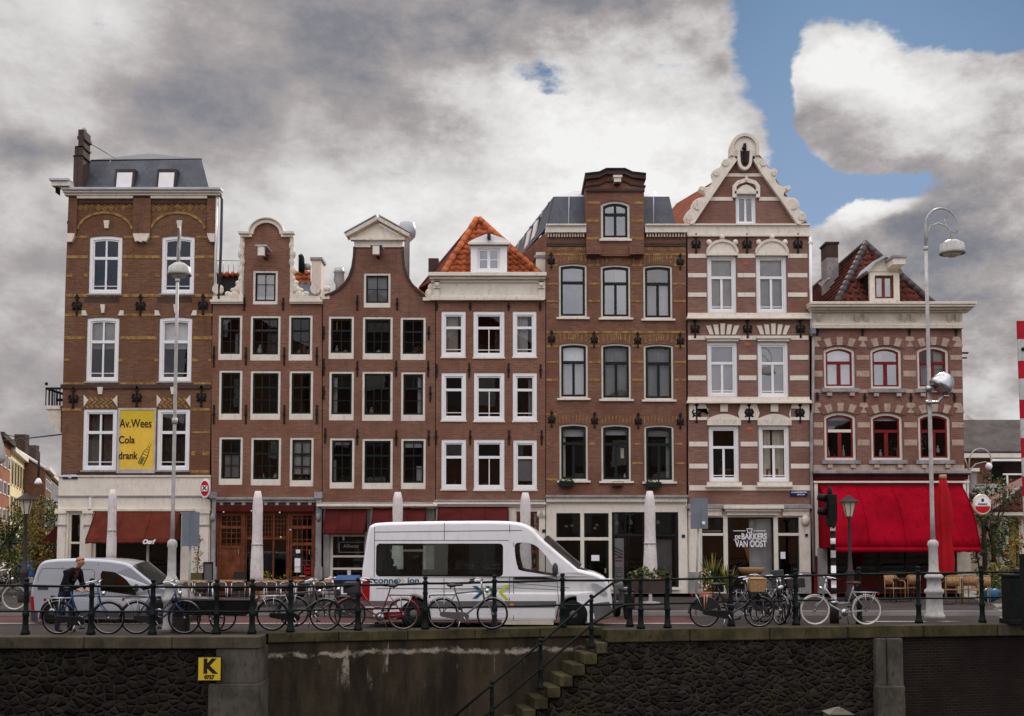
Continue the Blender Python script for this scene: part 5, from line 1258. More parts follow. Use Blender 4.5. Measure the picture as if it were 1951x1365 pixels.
# ---------------------------------------------------------------- house F: low corner cafe with red windows
hF = house('canal_house', 'low corner cafe house with red window frames, stone bands and dark hip roof', 1690)
FW = [(1570, 660, 1629, 740), (1659, 660, 1718, 741), (1748, 660, 1808, 741), (1571, 786, 1631, 877), (1660, 787, 1720, 877), (1750, 787, 1811, 877)]
CURF = {0: [('blind', 0, 1, .0, 1, 'curtain_sky_white')], 1: [('drape', 0, .45, 0, 1, 'curtain_sky_white'), ('drape', .55, 1, 0, .6, 'curtain_grey')], 2: [('drape', .1, .4, 0, .62, 'curtain_grey'), ('blind', .62, .95, .5, 1, 'curtain_cream'), ('drape', .6, .95, 0, .62, 'curtain_grey')],
        3: [('blind', 0, 1, .9, .98, 'curtain_sky_white'), ('item', .05, .2, 0, .25, 'sign_white'), ('item', .24, .38, 0, .2, 'ink'), ('item', .68, .8, 0, .3, 'sign_white'), ('blind', 0, .35, .66, .76, 'curtain_grey'), ('item', .3, .42, 0, .1, 'terracotta')], 4: [('blind', 0, 1, .9, .98, 'curtain_sky_white'), ('plant', .6, .98, .0, .5, 'leaf_dark'), ('item', .3, .44, 0, .2, 'curtain_grey')], 5: [('plant', .05, .4, .2, .62, 'petal_white'), ('item', .7, .86, .1, .3, 'sign_white'), ('plant', .5, .95, 0, .5, 'leaf_dark')]}
GF = {0: 'glass_sky', 1: 'glass_sky', 2: 'glass'}
holes = []
for i, r in enumerate(FW):
    st = dict(SF); 
    if i == 3: st['tm'] = 'cream'
    holes.append(window(hF, r, st, .14, CURF[i], g=GF.get(i, 'glass')))
walls(hF, [(1549, 906), (1548, 620), (1832, 620), (1838, 906)], holes, 'brick_mauve', z_int=zp(600))
m = MB()
SEG1 = [(1550, 1567), (1632, 1656), (1721, 1745), (1811, 1833)]; SEG2 = [(1550, 1568), (1634, 1657), (1723, 1747), (1814, 1836)]
for y0, y1 in ((677, 686), (707, 718)):
    for a, b in SEG1: bar(m, a, b, y0, y1, 'buff_stone', .012)
for y0, y1 in ((805, 815), (838, 849)):
    for a, b in SEG2: bar(m, a, b, y0, y1, 'buff_stone', .012)
for y0, SG_ in ((640, SEG1), (766, SEG2)):
    for a, b in SG_:
        w2 = 4 if a > 1556 else 0
        m.prism(PX([(a - 2, y0 + 21), (b + 2, y0 + 21), (b - 5, y0 + 2), (a + 5 if w2 else a, y0 + 2)]), F - .014, F + .02, 'buff_stone')
bar(m, 1549, 1834, 742, 749, 'buff_stone', .01); bar(m, 1550, 1837, 886, 900, 'buff_stone', .01)
parts(m, 'stone_band', hF)
for i, r in enumerate(FW):   # voussoirs
    c = (r[0] + r[2]) / 2; w2 = (r[2] - r[0]) / 2 + 4; yt = r[1]; m = MB()
    for k in range(7):
        for e_ in (0,):
            t0_, t1_ = (k / 7 - .5) * 2, ((k + 1) / 7 - .5) * 2
            f_ = lambda t: yt - 2 + 7 * t * t
            q = PX([(c + t0_ * w2, f_(t0_)), (c + t1_ * w2, f_(t1_)), (c + t1_ * w2 * 1.28, f_(t1_) - 16 + abs(t1_) * 2), (c + t0_ * w2 * 1.28, f_(t0_) - 16 + abs(t0_) * 2)])
            m.prism(q, F - .028 - .004 * (k % 2), F + .03, 'buff_stone' if k % 2 == 1 else 'brick_mauve')
    m.build('window_arch', hF)
    m = MB()
    for a in (r[0] + 5, r[2] - 11): bar(m, a, a + 9, r[3] + 9, r[3] + 15, 'buff_stone', .1)
    parts(m, 'sill_corbel', hF)
for q in ((1557, 631), (1643, 631), (1732, 631), (1821, 631), (1557, 755), (1647, 757), (1735, 757), (1818, 757)): anchor_bar(hF, q[0], q[1] - 7, q[1] + 9)
m = MB(); bar(m, 1548, 1832, 596, 624, 'cream_stone', .06, F, .3); bar(m, 1546, 1833, 618, 622, 'cream', .12); bar(m, 1546, 1833, 623, 627, 'cream_stone', .16); m.build('frieze', hF)
cornice(hF, 1547, 1838, [(581, 586, .55, 'cream_stone'), (586, 590, .5, 'cream'), (590, 594, .35, 'cream_stone'), (594, 597, .2, 'cream_stone')])
m = MB()
for a in (1561, 1634, 1652, 1723, 1741, 1810, 1826): m.hexa([U3(a - 5, 614, F - .07), U3(a + 3, 614, F - .07), U3(a + 3, 614, F), U3(a - 5, 614, F), U3(a - 5, 598, F - .3), U3(a + 3, 598, F - .3), U3(a + 3, 598, F), U3(a - 5, 598, F)], 'cream_stone')
parts(m, 'bracket', hF)
m = MB(); pk = U3(1650, 467, F + 3.2); bl, br_2 = U3(1592, 583, F + .3), U3(1778, 583, F + .3)
pantiles(m, bl, br_2, pk, pk, 11, 'tile_brown', .27, .05); rb = (pk[0], F + 11.5, pk[2]); lb = (bl[0], F + 14, bl[2]); rbb = (br_2[0], F + 14, br_2[2])
pantiles(m, lb, bl, rb, pk, 11, 'tile_brown', .3, .04); slab(m, [br_2, pk, rb, rbb], 'tile_brown')
ridge_caps(m, (pk[0], pk[1], pk[2] + .04), (bl[0], bl[1] - .05, bl[2] + .05), 'slate_dark', .12); ridge_caps(m, (pk[0], pk[1], pk[2] + .04), (br_2[0], br_2[1] - .05, br_2[2] + .05), 'slate_dark', .12); ridge_caps(m, (pk[0], pk[1], pk[2] + .05), rb, 'slate_dark', .12)
m.build('roof', hF)
m = MB(); slab(m, [U3(1559, 541, F + 5), U3(1576, 533, F + 4.6), U3(1582, 531, F + 4.6), U3(1566, 548, F + 4.9)], 'curtain_sky_white', .04); m.build('roof_window', hF)
m = MB(); x0, z0 = U(1573, 535, F + 5); x1, z1 = U(1594, 470, F + 5); m.box(x0, x1, F + 4.8, F + 5.6, z0 - .8, z1 - .5, 'grey_stone'); m.box(x0, x1, F + 4.8, F + 5.6, z1 - .5, z1 + .05, 'brick_dark'); m.box(x0 - .04, x1 + .04, F + 4.76, F + 5.64, z1 + .05, z1 + .13, 'slate_dark'); m.build('chimney', hF)
Yd = F + .4; dm = MB(); i_ = rect((1667, 525, 1703, 569)); i_ = outl(*WR((1667, 525, 1703, 569), Yd))
dm.ring(outl(*WR((1657, 518, 1714, 575), Yd)), i_, Yd, Yd + .14, 'cream'); x0, x1, z0, z1 = WR((1657, 518, 1714, 575), Yd)
dm.box(x0 + .01, x0 + .1, Yd + .14, Yd + 2.2, z0, z1, 'green_black'); dm.box(x1 - .1, x1 - .01, Yd + .14, Yd + 2.2, z0, z1, 'green_black')
dm.prism(PX([(1652, 519), (1719, 519), (1706, 501), (1686, 491), (1664, 503)], Yd), Yd + .0, Yd + 2.4, 'cream'); dm.strip(PX([(1719, 517), (1704, 499), (1686, 489), (1664, 501), (1650, 519)], Yd), -.04, .05, Yd - .16, Yd + 2.4, 'zinc_light')
dm.box(x1 - .45, x1 - .02, Yd - .7, Yd, zp(513, 1700, Yd), zp(501, 1700, Yd), 'cream'); dm.box(x1 - .5, x1 + .02, Yd - .75, Yd, zp(501, 1700, Yd), zp(497, 1700, Yd), 'grey_stone'); dm.build('dormer', hF)
window(hF, (1667, 525, 1703, 569), dict(fw=.03, sw=.05, fm='brown_wood', sm='brown_wood', tr=None, lo=1, lw=.1, rec=.06), Y=Yd, name='dormer_window', cur=[('drape', .05, .45, 0, .7, 'curtain_sky_white'), ('blind', .5, .95, 0, 1, 'curtain_grey')], g='glass_sky')
m = MB(); m.tube([U3(1549.5, 640, F - .06), U3(1549, 780, F - .06), U3(1546, 790, F - .06), U3(1546, 905, F - .06), U3(1551, 1090, F - .06)], .05, 'grey_stone', 8); m.build('drainpipe', hF)
m = MB(); x, z = U(1548, 632, F - .1); m.box(x - .1, x + .08, F - .25, F, z - .1, z + .1, 'panel_grey'); m.build('rain_head', hF)
m = MB(); x, z = U(1838, 672); m.box(x - .05, x + .22, F + .2, F + .3, z, z + .05, 'black_iron'); m.box(x - .05, x + .16, F + .2, F + .3, z - .17, z - .13, 'black_iron'); m.build('flank_bracket', hF)
SHF = [(1562, 922, 1840, GR - 2)]
m = MB(); m.prism(PX([(1550, 906), (1838, 906), (1846, GR), (1551, GR)]), F, F + .25, 'red_frame', [rect((1575, 1000, 1828, GR - 2))]); m.build('shopfront', hF)
cornice(hF, 1551, 1843, [(897, 903, .2, 'grey_stone'), (903, 906, .12, 'slate_dark'), (906, 914, .05, 'maroon_dark'), (917, 921, .1, 'cream')])
m = MB(); bar(m, 1553, 1557, 921, 1060, 'cream', .05); bar(m, 1835, 1839, 921, 960, 'cream', .05); bar(m, 1558, 1574, 1045, GR, 'grey_stone', .12); bar(m, 1824, 1846, 1000, GR, 'curtain_cream', .06); parts(m, 'pilaster', hF)
o = shop_window(hF, (1575, 1000, 1828, GR - 2), 'green_black', (.32,), (.2, .4, .6, .8), .07); m = MB(); bar(m, 1578, 1826, 1098, GR - 4, 'maroon_dark', -.07, F, .13); m.build('stall_riser', o)
awning(hF, 1562, 1831, 926, 1044, 1.5, 'red_cloth', 'wide deep red curved awning over the corner cafe front', .16, curve=.34)
floor_int(hF, 1555, 1834)
m = MB(); m.tube([U3(1560 + 300, 1050, F - 1.45), (U3(1874, 1130, F - 1.3))], .03, 'black_iron', 6); m.build('awning_strut', hF)
# ================================================================ ground, quay, water
QA = 10.7; QR = R(QA); QO = Vector((2.10, 24.83, 0)); QM = Matrix.Translation(QO) @ Matrix.Rotation(QR, 4, 'Z')
def xf(m, M):
    m.v = [tuple(M @ Vector(p)) for p in m.v]; return m
def quay_line(n): return (QM @ Vector((n, 0, 0)))[:2]
KY = 31.0; RZ = -.08
a_, b_ = (-5.19, 24.0), (2.4, 25.85)
edge = [(-300, 23.15), (-5.19, 23.15), (-5.19, 24.0), (2.09, 25.8), (2.1, 24.83), quay_line(60)]
m = MB(); pl = edge + [(300, 50), (600, 900), (-600, 900), (-600, 23.15)]
t = tessellate_polygon([[Vector((*p, 0)) for p in pl]]); m.add([(p[0], p[1], -.10) for p in pl], t, 'asphalt'); struct(m.build('ground'))
m = MB(); pl = edge[1:] + [(62, 40), (-60, 27.0), (-60, 23.15)]
strip_ = [(-60, 23.15)] + edge[1:] ; back_ = [(60, 37.0), (2.6, 26.15), (-5.0, 25.3), (-60, 25.0)]
pl = strip_ + back_; t = tessellate_polygon([[Vector((*p, 0)) for p in pl]])
m.add([(p[0], p[1], -.002) for p in pl] , t, 'street_brick'); n = len(back_)
for p, q in zip(back_, back_[1:]): m.add([(*p, -.002), (*q, -.002), (*q, -.1), (*p, -.1)], [(0, 1, 2, 3)], 'kerb_stone')
struct(m.build('quay_pavement'))
m = MB(); m.add([(-120, 24.9, RZ), (-60, 24.95, RZ), (-5, 25.25, RZ), (2.6, 26.1, RZ), (28.5, KY, RZ), (-120, KY, RZ)], [list(range(6))], 'street_brick'); struct(m.build('road'))
m = MB(); m.add([(-120, 28.12, RZ + .004), (4.6, 28.12, RZ + .004), (4.6, 30.5, RZ + .004), (-120, 30.5, RZ + .004)], [(0, 1, 2, 3)], 'lane_red'); struct(m.build('cycle_lane'))
m = MB(); m.add([(-120, 27.94, RZ + .008), (4.6, 27.94, RZ + .008), (4.6, 28.06, RZ + .008), (-120, 28.06, RZ + .008)], [(0, 1, 2, 3)], 'road_paint'); m.add([(9.0, 28.6, RZ + .008), (14, 28.6, RZ + .008), (14, 28.75, RZ + .008), (9.0, 28.75, RZ + .008)], [(0, 1, 2, 3)], 'road_paint'); struct(m.build('road_marking'))
m = MB(); m.box(-120, 120, KY, KY + .2, -.1, .045, 'kerb_stone'); struct(m.build('kerb'))
m = MB(); m.box(-120, 120, KY + .2, 130, -.1, .042, 'pavement_tile'); struct(m.build('pavement'))
m = MB(); m.add([(-600, -300, -2.7), (600, -300, -2.7), (600, 60, -2.7), (-600, 60, -2.7)], [(0, 1, 2, 3)], 'water'); struct(m.build('water'))
# quay walls
h = thing('quay_wall', 'dark rubble canal wall with stone coping and concrete corner pier', 'quay wall', (-5.19, 23.15, 0))
m = MB(); m.box(-70, -6.0, 23.22, 24.6, -4, -.24, 'rubble_dark'); m.build('wall', h)
m = MB()
for k in range(36):
    x0 = -5.16 - (k + 1) * 1.8; m.box(x0 + .006, x0 + 1.8 - .006, 23.13, 23.75, -.24, .002, 'coping')
m.build('coping', h, bev=.02)
m = MB(); m.box(-6.06, -5.19, 23.16, 24.7, -.95, -.242, 'concrete'); m.box(-6.2, -5.17, 23.12, 24.7, -4, -.95, 'concrete'); m.build('corner_pier', h, bev=.02)
h = thing('quay_wall', 'brown stained canal wall with white lime streaks behind the stair', 'quay wall', (-5.19, 24.0, 0))
L = math.hypot(7.28, 1.8); RM = Matrix.Translation((-5.19, 24.0, 0)) @ Matrix.Rotation(math.atan2(1.8, 7.28), 4, 'Z')
m = MB(); m.box(0.0, L, .05, 1.2, -4, -.2, 'quay_stained'); o = m.build('wall', h, local=True); o.rotation_euler.z = math.atan2(1.8, 7.28)
m = MB()
for k in range(5): m.box(L * k / 5 + .005, L * (k + 1) / 5 - .005, 0, .6, -.2, .003, 'concrete_moss')
o = m.build('coping', h, local=True, bev=.02); o.rotation_euler.z = math.atan2(1.8, 7.28)
h = thing('quay_wall', 'dark rubble canal wall with mossy coping right of the stair', 'quay wall', tuple(QO), QR)
m = MB(); m.box(0, 6.34, .06, 1.3, -4, -.27, 'rubble_stair'); m.build('wall', h, local=True)
m = MB(); m.box(7.0, 40, .1, 1.3, -4, -.27, 'brick_quay'); m.build('brick_wall', h, local=True)
m = MB()
for k in range(20): m.box(k * 1.9 + .006, k * 1.9 + 1.894, 0, .6, -.27, .003, 'concrete_moss' if k < 5 else 'coping')
m.build('coping', h, local=True, bev=.025)
m = MB(); m.box(6.34, 6.62, -.06, 1.2, -4, -.272, 'concrete'); m.box(6.62, 7.0, -.12, 1.2, -4, -.272, 'concrete'); m.box(6.33, 7.01, -.16, 1.2, -4, -1.35, 'concrete'); m.build('pier', h, local=True, bev=.03)
# stair
h = thing('quay_stair', 'stone steps going down to the water beside the canal wall', 'stair', tuple(QO), QR)
m = MB(); top = [(-.0, -.27)]; st_w, st_h = .275, .234
prof = [(.0, -4), (.0, -.5)]
for k in range(12):
    prof += [(-.2 - k * st_w, -.5 - k * st_h), (-.2 - k * st_w, -.5 - (k + 1) * st_h)]
prof += [(-.2 - 11 * st_w, -4)]
m.prism(prof, .06, 1.0, 'rubble_stair'); m.build('stair_wall', h, local=True)
for k in range(12):
    x1 = -.2 - k * st_w + .24; z1 = -.5 - k * st_h + .234
    MB().box(x1 - .30, x1 - (.01 if k else .05), -.03 + .001 * k, 1.05, z1 - .235, z1, 'concrete_moss').build('step', h, local=True, bev=.02)
# ---------------------------------------------------------------- railings
def post_mesh(H=1.2, s=1.0):
    return [(.095 * s, 0), (.095 * s, .06), (.075 * s, .09), (.06 * s, .22), (.058 * s, .38), (.072 * s, .41), (.072 * s, .45), (.05 * s, .48), (.048 * s, H - .42), (.062 * s, H - .38), (.05 * s, H - .34), (.048 * s, H - .16), (.066 * s, H - .13), (.045 * s, H - .1), (.03 * s, H - .085), (.055 * s, H - .05), (.058 * s, H - .025), (.035 * s, H), (.005, H + .005)]
def railing(name, label, posts, ext0=None, ext1=None):
    p0 = G(posts[0][0], posts[0][1]); h = thing(name, label, 'railing', (*p0, 0)); up, lo = [], []
    for px, pb, r1, r2 in posts:
        x, y = G(px, pb); z1 = U(px, r1, y)[1]; z2 = U(px, r2, y)[1]; up.append((x, y, z1)); lo.append((x, y, z2))
        MB().lathe(post_mesh(z1 + .16), (x, y, 0), 'rail_green', 14).build('post', h)
    for l, r in ((up, .026), (lo, .021)):
        if ext0: l.insert(0, tuple(Vector(l[0]) + Vector(ext0)))
        if ext1: l.append(tuple(Vector(l[-1]) + Vector(ext1)))
        m = MB(); pts = []
        for a, b in zip(l, l[1:]):
            for k in range(5): pts.append(Vector(a).lerp(Vector(b), k / 5) - Vector((0, 0, .012 * math.sin(PI * k / 5))))
        m.tube(pts + [Vector(l[-1])], r, 'rail_green', 8); m.build('rail', h)
    return h
railing('quay_railing', 'long green iron quay railing in front of the bicycles and vans', [(48, 1210, 1116, 1165), (173, 1210, 1117, 1165), (290, 1210, 1118, 1165), (412, 1209, 1118, 1165), (480, 1208.5, 1118, 1165), (553, 1205.5, 1118, 1163), (682, 1202, 1115, 1160), (810, 1200, 1112, 1158), (942, 1198, 1109, 1156), (1072, 1196, 1106, 1153), (1200, 1194.5, 1105, 1151)], (-8, 0, .02))
railing('quay_railing', 'green iron quay railing from the stair head past the pale bicycle', [(1221, 1199, 1105, 1152), (1272, 1197.5, 1104, 1150), (1393, 1194, 1100, 1146), (1517, 1191.5, 1097, 1144), (1638, 1189.5, 1094, 1142), (1751, 1188, 1092, 1140), (1872, 1187, 1090.5, 1139)], None, (7, 1.2, .05))
h = thing('stair_handrail', 'sloping green iron handrail with ball-topped posts on the stone steps', 'handrail', (2.0, 25.0, -.3))
up, lo = [], []
for px, pt, pb, r1, r2 in ((1127, 1133, 1236, 1141, 1191), (1030, 1217, 1314, 1226, 1274), (937, 1297, 1395, 1305, 1354)):
    Y = 24.86 + (px - 1156) * .0023; x, z0 = U(px, pb, Y); z1 = U(px, pt, Y)[1]
    MB().lathe([(r * .85, z) for r, z in post_mesh(z1 - z0)], (x, Y, z0), 'rail_green', 12).build('post', h); up.append(U3(px, r1, Y)); lo.append(U3(px, r2, Y))
Yr = 24.95
for l, c in ((up, [(1222, 1105), (1182, 1106), (1168, 1111)]), (lo, [(1222, 1152), (1190, 1153), (1174, 1160)])):
    e = (Vector(l[2]) - Vector(l[1])); pts = [Vector(U3(a, b, Yr)) for a, b in c] + [Vector(p) for p in l] + [Vector(l[2]) + e * .8]
    MB().tube(pts, .026, 'rail_green', 8).build('rail', h)
# sign K and mooring post
Yk = 23.08; x0, x1, z0, z1 = WR((379, 1253, 421, 1296), Yk)
h = thing('canal_sign', 'small square yellow sign with black letter K on the dark canal wall', 'sign', (x0, Yk, z0))
m = MB(); m.box(x0 - .015, x1 + .015, Yk - .03, Yk + .02, z0 - .015, z1 + .015, 'ink'); m.box(x0, x1, Yk - .04, Yk - .03, z0, z1, 'yellow_ochre'); m.build('plate', h)
text('K', 'lettering', h, .40, ((x0 + x1) / 2, Yk - .042, z0 + .27), 'ink', .003, bold=.018); text('0727', 'lettering', h, .10, ((x0 + x1) / 2, Yk - .042, z0 + .06), 'ink', .003, bold=.006)
x, z = U(1597, 1351, 15.0); h = thing('mooring_post', 'square pale wooden mooring post top in the canal', 'mooring post', (x, 15.0, -2.8))
m = MB(); m.box(x - .155, x + .155, 14.85, 15.15, -2.9, z - .05, 'concrete'); m.hexa([(x - .17, 14.83, z - .05), (x + .17, 14.83, z - .05), (x + .17, 15.17, z - .05), (x - .17, 15.17, z - .05), (x - .03, 14.97, z + .02), (x + .03, 14.97, z + .02), (x + .03, 15.03, z + .02), (x - .03, 15.03, z + .02)], 'concrete'); m.build('post', h)
# ================================================================ lamps, poles, signs
def tall_lamp(name, label, px, py, Y, top, arm, rz, s, zoff=0):
    x = U(px, py, Y)[0]; H = U(px, top, Y)[1] - zoff; h = thing(name, label, 'street lamp', (x, Y, zoff), rz)
    m = MB(); m.lathe([(.24 * s, 0), (.24 * s, .1), (.20 * s, .14), (.19 * s, .62), (.23 * s, .66), (.23 * s, .72), (.17 * s, .78), (.165 * s, 1.0), (.22 * s, 1.03), (.22 * s, 1.08), (.165 * s, 1.13), (.115 * s, 1.22), (.105 * s, 1.8), (.135 * s, 1.86), (.12 * s, 1.95), (.06 * s, 2.0)], (0, 0, 0), 'lamp_paint', 16); m.build('base', h, local=True)
    m = MB(); R_ = arm; zc = H - R_
    m.tube([(0, 0, 1.95), (0, 0, 2.6), (0, 0, zc * .75), (0, 0, zc - .6)], [.058 * s, .05 * s, .045 * s, .04 * s], 'lamp_paint', 10); m.lathe([(.05 * s, zc - .62), (.065 * s, zc - .6), (.05 * s, zc - .52)], (0, 0, 0), 'lamp_paint', 10); m.lathe([(.075 * s, H * .52), (.07 * s, H * .52 + .12)], (0, 0, 0), 'lamp_paint', 10); m.build('pole', h, local=True)
    pts = [(0, 0, zc - .6)] + [(R_ - R_ * math.cos(a), 0, zc + R_ * math.sin(a) * 1.15) for a in [PI * 1.12 * k / 16 for k in range(17)]]; e = pts[-1]
    m = MB(); m.tube(pts, [.038 * s] + [.034 * s * (1 - .55 * k / 16) for k in range(17)], 'lamp_paint', 8); hx, hz = 1.62 * R_, zc - R_ * (.8 if arm > 0 else 0)
    m.tube([(0, 0, zc - .5), (.3 * R_, 0, zc + .05 * R_), (.8 * R_, 0, zc + .22 * R_), (1.3 * R_, 0, zc + .05 * R_), (1.5 * R_, 0, zc - .25 * R_), (hx, 0, hz)], .018 * s, 'lamp_paint', 7)
    m.tube([(1.22 * R_, 0, zc + .45 * R_), (1.2 * R_, 0, zc + .3 * R_), (1.35 * R_, 0, zc - .02 * R_), (1.65 * R_, 0, zc - .3 * R_), e], .018 * s, 'lamp_paint', 7); m.build('bracket', h, local=True)
    m = MB(); b = .30 * s; m.lathe([(.03, .0), (.06, -.02), (.14 * s, -.03), (.28 * s, -.12), (b, -.3 * s), (b * 1.04, -.36 * s), (b * .98, -.36 * s), (b * .9, -.3 * s), (.1, -.2 * s)], (hx, 0, hz), 'lamp_paint', 20); o = m.build('lamp_shade', h, local=True)
    MB().ball((hx, 0, hz - .3 * s), b * .8, 'lamp_glass', 14, (1, 1, .6)).build('lamp_bowl', o, local=True)
    return h
tall_lamp('street_lamp', 'tall pale lamp post with bell shade standing before the corner house', 325, 1203, 24.4, 449, .42, R(-70), .82)
hl = tall_lamp('street_lamp', 'tall grey lamp post with curled top and bell shade before the red cafe', 1781, 1178, 28.6, 402, .42, 0, 1.05, 0)
def lantern(label, px, py, Y, top, mat, s=1.0, lit='lamp_glass'):
    x = U(px, py, Y)[0]; H = U(px, top, Y)[1]; h = thing('lantern_post', label, 'street lantern', (x, Y, .04))
    H -= .04; m = MB(); m.lathe([(.16 * s, 0), (.16 * s, .3), (.11 * s, .4), (.11 * s, .9), (.14 * s, .95), (.07 * s, 1.05), (.05 * s, 1.5), (.045 * s, H - .75), (.08 * s, H - .7), (.05 * s, H - .66)], (0, 0, 0), mat, 12); m.build('post', h, local=True)
    m = MB(); m.lathe([(.1 * s, H - .66), (.2 * s, H - .22)], (0, 0, 0), lit, 6, smooth=False); o = m.build('lantern', h, local=True)
    m = MB(); m.lathe([(.31 * s, H - .22), (.3 * s, H - .2), (.16 * s, H - .1), (.1 * s, H - .06), (.04 * s, H)], (0, 0, 0), mat, 12)
    for k in range(6):
        a = 2 * PI * (k + .5) / 6; m.tube([(.1 * s * math.cos(a), .1 * s * math.sin(a), H - .66), (.2 * s * math.cos(a), .2 * s * math.sin(a), H - .2)], .012 * s, mat, 5)
    m.build('lantern_cap', o, local=True); return h
lantern('old brown lantern on a slim post in front of the red awning', 1620, 1100, 35.0, 944, 'slate_dark', 1.05)
lantern('dark old lantern on a post among the trees of the side street', 46, 1100, 35.5, 940, 'slate_dark', 1.1)
x, z = U(1789, 745, 28.4); h = thing('spotlight', 'silver rounded spotlight clamped halfway up the grey lamp post', 'spotlight', (x - .2, 28.45, z))
m = MB(); M_ = Matrix.Translation((x, 28.3, z + .1)) @ Matrix.Rotation(R(38), 4, 'Y'); q = MB(); q.lathe([(.05, .36), (.16, .34), (.25, .22), (.29, .05), (.3, -.05), (.24, -.08), (.1, -.06)], (0, 0, 0), 'silver', 18); xf(q, M_); m.add(q.v, q.f, 'silver', True); m.build('housing', h)
m = MB(); m.tube([(x - .3, 28.5, z + .05), (x - .1, 28.4, z + .08)], .08, 'silver', 8); m.tube([(x - .3, 28.5, z - .28), (x - .02, 28.4, z - .3), (x + .1, 28.35, z - .02)], .045, 'silver', 8); m.build('bracket', h)
# traffic light
x = U(1590, 1190, 27.0)[0]; Yt = 27.0; h = thing('traffic_light', 'black traffic light seen from behind on a black and white banded pole', 'traffic light', (x, Yt, -.08))
m = MB(); zs = [U(1590, p, Yt)[1] for p in (1200, 1148, 1132, 1120, 1106, 1092, 1078, 1063, 1049, 1037, 1026, 1012, 994)]
zs = [-.1] + zs[1:]
for k in range(len(zs) - 1): m.lathe([(.06, zs[k]), (.06, zs[k + 1])], (x, Yt, 0), 'ink' if k % 2 == 0 else 'sign_white', 14, smooth=True)
m.lathe([(.11, -.1), (.11, .35), (.075, .4)], (x, Yt, 0), 'ink', 12); m.build('pole', h)
m = MB(); za, zb = U(1586, 992, Yt)[1], U(1586, 942, Yt)[1]; m.box(x - .13, x + .09, Yt - .1, Yt + .18, za, zb, 'black_iron'); m.hexa([(x - .13, Yt - .1, za - .12), (x + .02, Yt - .1, za - .2), (x + .02, Yt + .1, za - .2), (x - .13, Yt + .1, za - .12), (x - .13, Yt - .1, za), (x + .09, Yt - .1, za), (x + .09, Yt + .18, za), (x - .13, Yt + .18, za)], 'black_iron')
m.lathe([(.07, zb), (.06, zb + .1), (.02, zb + .2)], (x - .06, Yt, 0), 'black_iron', 10); m.build('signal_head', h, bev=.03)
for zz in (zb - .1, za + .2):
    m = MB(); m.lathe([(.085, 0), (.09, .2)], (x - .12, Yt + .08, zz), 'black_iron', 12, ax=Matrix.Rotation(R(-80), 3, 'Y')); m.build('visor', h)
# grey sign backs
def sign_back(label, r, pole_px, pole_bot, Y, fold, lean=0):
    x0, x1, z0, z1 = WR(r, Y); xb, yb0 = U(pole_px, pole_bot, Y)[0], Y; h = thing('road_sign', label, 'road sign', (xb, Y, 0)); xm = x0 + (x1 - x0) * fold; xc = (x0 + x1) / 2
    m = MB(); m.hexa([(x0, Y + .1, z0), (xm, Y - .02, z0), (xm, Y + .01, z0), (x0, Y + .13, z0), (x0, Y + .1, z1), (xm, Y - .02, z1), (xm, Y + .01, z1), (x0, Y + .13, z1)], 'panel_grey')
    m.hexa([(xm + .004, Y - .02, z0), (x1, Y + .1, z0), (x1, Y + .13, z0), (xm + .004, Y + .01, z0), (xm + .004, Y - .02, z1), (x1, Y + .1, z1), (x1, Y + .13, z1), (xm + .004, Y + .01, z1)], 'panel_grey'); m.build('panel', h)
    m = MB(); m.tube([(xb, Y + .14, 0), (xc, Y + .14, z1 - .05)], .03, 'lamp_paint', 8); m.build('pole', h); return h, x0, x1, z0, z1
sign_back('grey back of a tall folded sign beside the pale lamp post', (344, 976, 377, 1041), 356, 1150, 27.2, .55)
h, x0, x1, z0, z1 = sign_back('grey back of a folded sign on a slim leaning pole by the bakery', (1317, 949, 1350, 1008), 1327, 1145, 30.0, .55)
MB().box(x0 + .28, x0 + .36, 30.0 - .05, 30.0 - .02, z0 + .12, z0 + .2, 'sign_white').build('sticker', h)
x = U(358, 1200, 24.9)[0]; h = thing('bollard', 'short pale ringed bollard beside the long black cargo box', 'bollard', (x, 24.9, 0)); m = MB(); m.lathe([(.05, 0), (.05, .3), (.062, .3), (.062, .34), (.05, .34), (.05, .4), (.062, .4), (.062, .46), (.03, .5)], (x, 24.9, 0), 'lamp_paint', 12); m.build('post', h)
# signs on the fronts
def wall_sign(name, label, r, mat, lines, pr=.03, size=.1, cat='sign', Y=F, tm='sign_white'):
    x0, x1, z0, z1 = WR(r, Y); h = thing(name, label, cat, ((x0 + x1) / 2, Y - pr, z0)); m = MB(); m.box(x0, x1, Y - pr - .02, Y - .002, z0, z1, mat); m.build('plate', h)
    for t_, fx, fz, s_ in lines: text(t_, 'lettering', h, s_, (x0 + (x1 - x0) * fx, Y - pr - .022, z0 + (z1 - z0) * fz), tm, .003, bold=.002)
    return h
wall_sign('street_sign', 'dark blue street name sign on the tall brown corner house', (120, 903, 148, 913), 'sign_blue', [('HAARLEMMER', .5, .68, .075), ('DIJK', .5, .28, .065)], .02)
wall_sign('street_sign', 'dark blue street name sign above the bakery front', (1505, 935, 1538, 946), 'sign_blue', [('HAARLEMMERPLEIN', .5, .68, .062), ('CENTRUM', .6, .28, .055)], .03)
x0, x1, z0, z1 = WR((224, 778, 297, 902)); h = thing('painted_advert', 'yellow painted cola advert board between two windows', 'advert', ((x0 + x1) / 2, F - .03, z0))
m = MB(); m.ring(outl(x0, x1, z0, z1), outl(x0 + .09, x1 - .05, z0 + .14, z1 - .07), F - .05, F - .001, 'lamp_paint'); m.build('border', h)
m = MB(); m.box(x0 + .085, x1 - .045, F - .035, F - .001, z0 + .135, zp(806), 'yellow_sign'); m.box(x0 + .085, x1 - .045, F - .035, F - .001, zp(806), z1 - .065, 'yellow_ochre'); m.build('board', h)
yl = F - .046
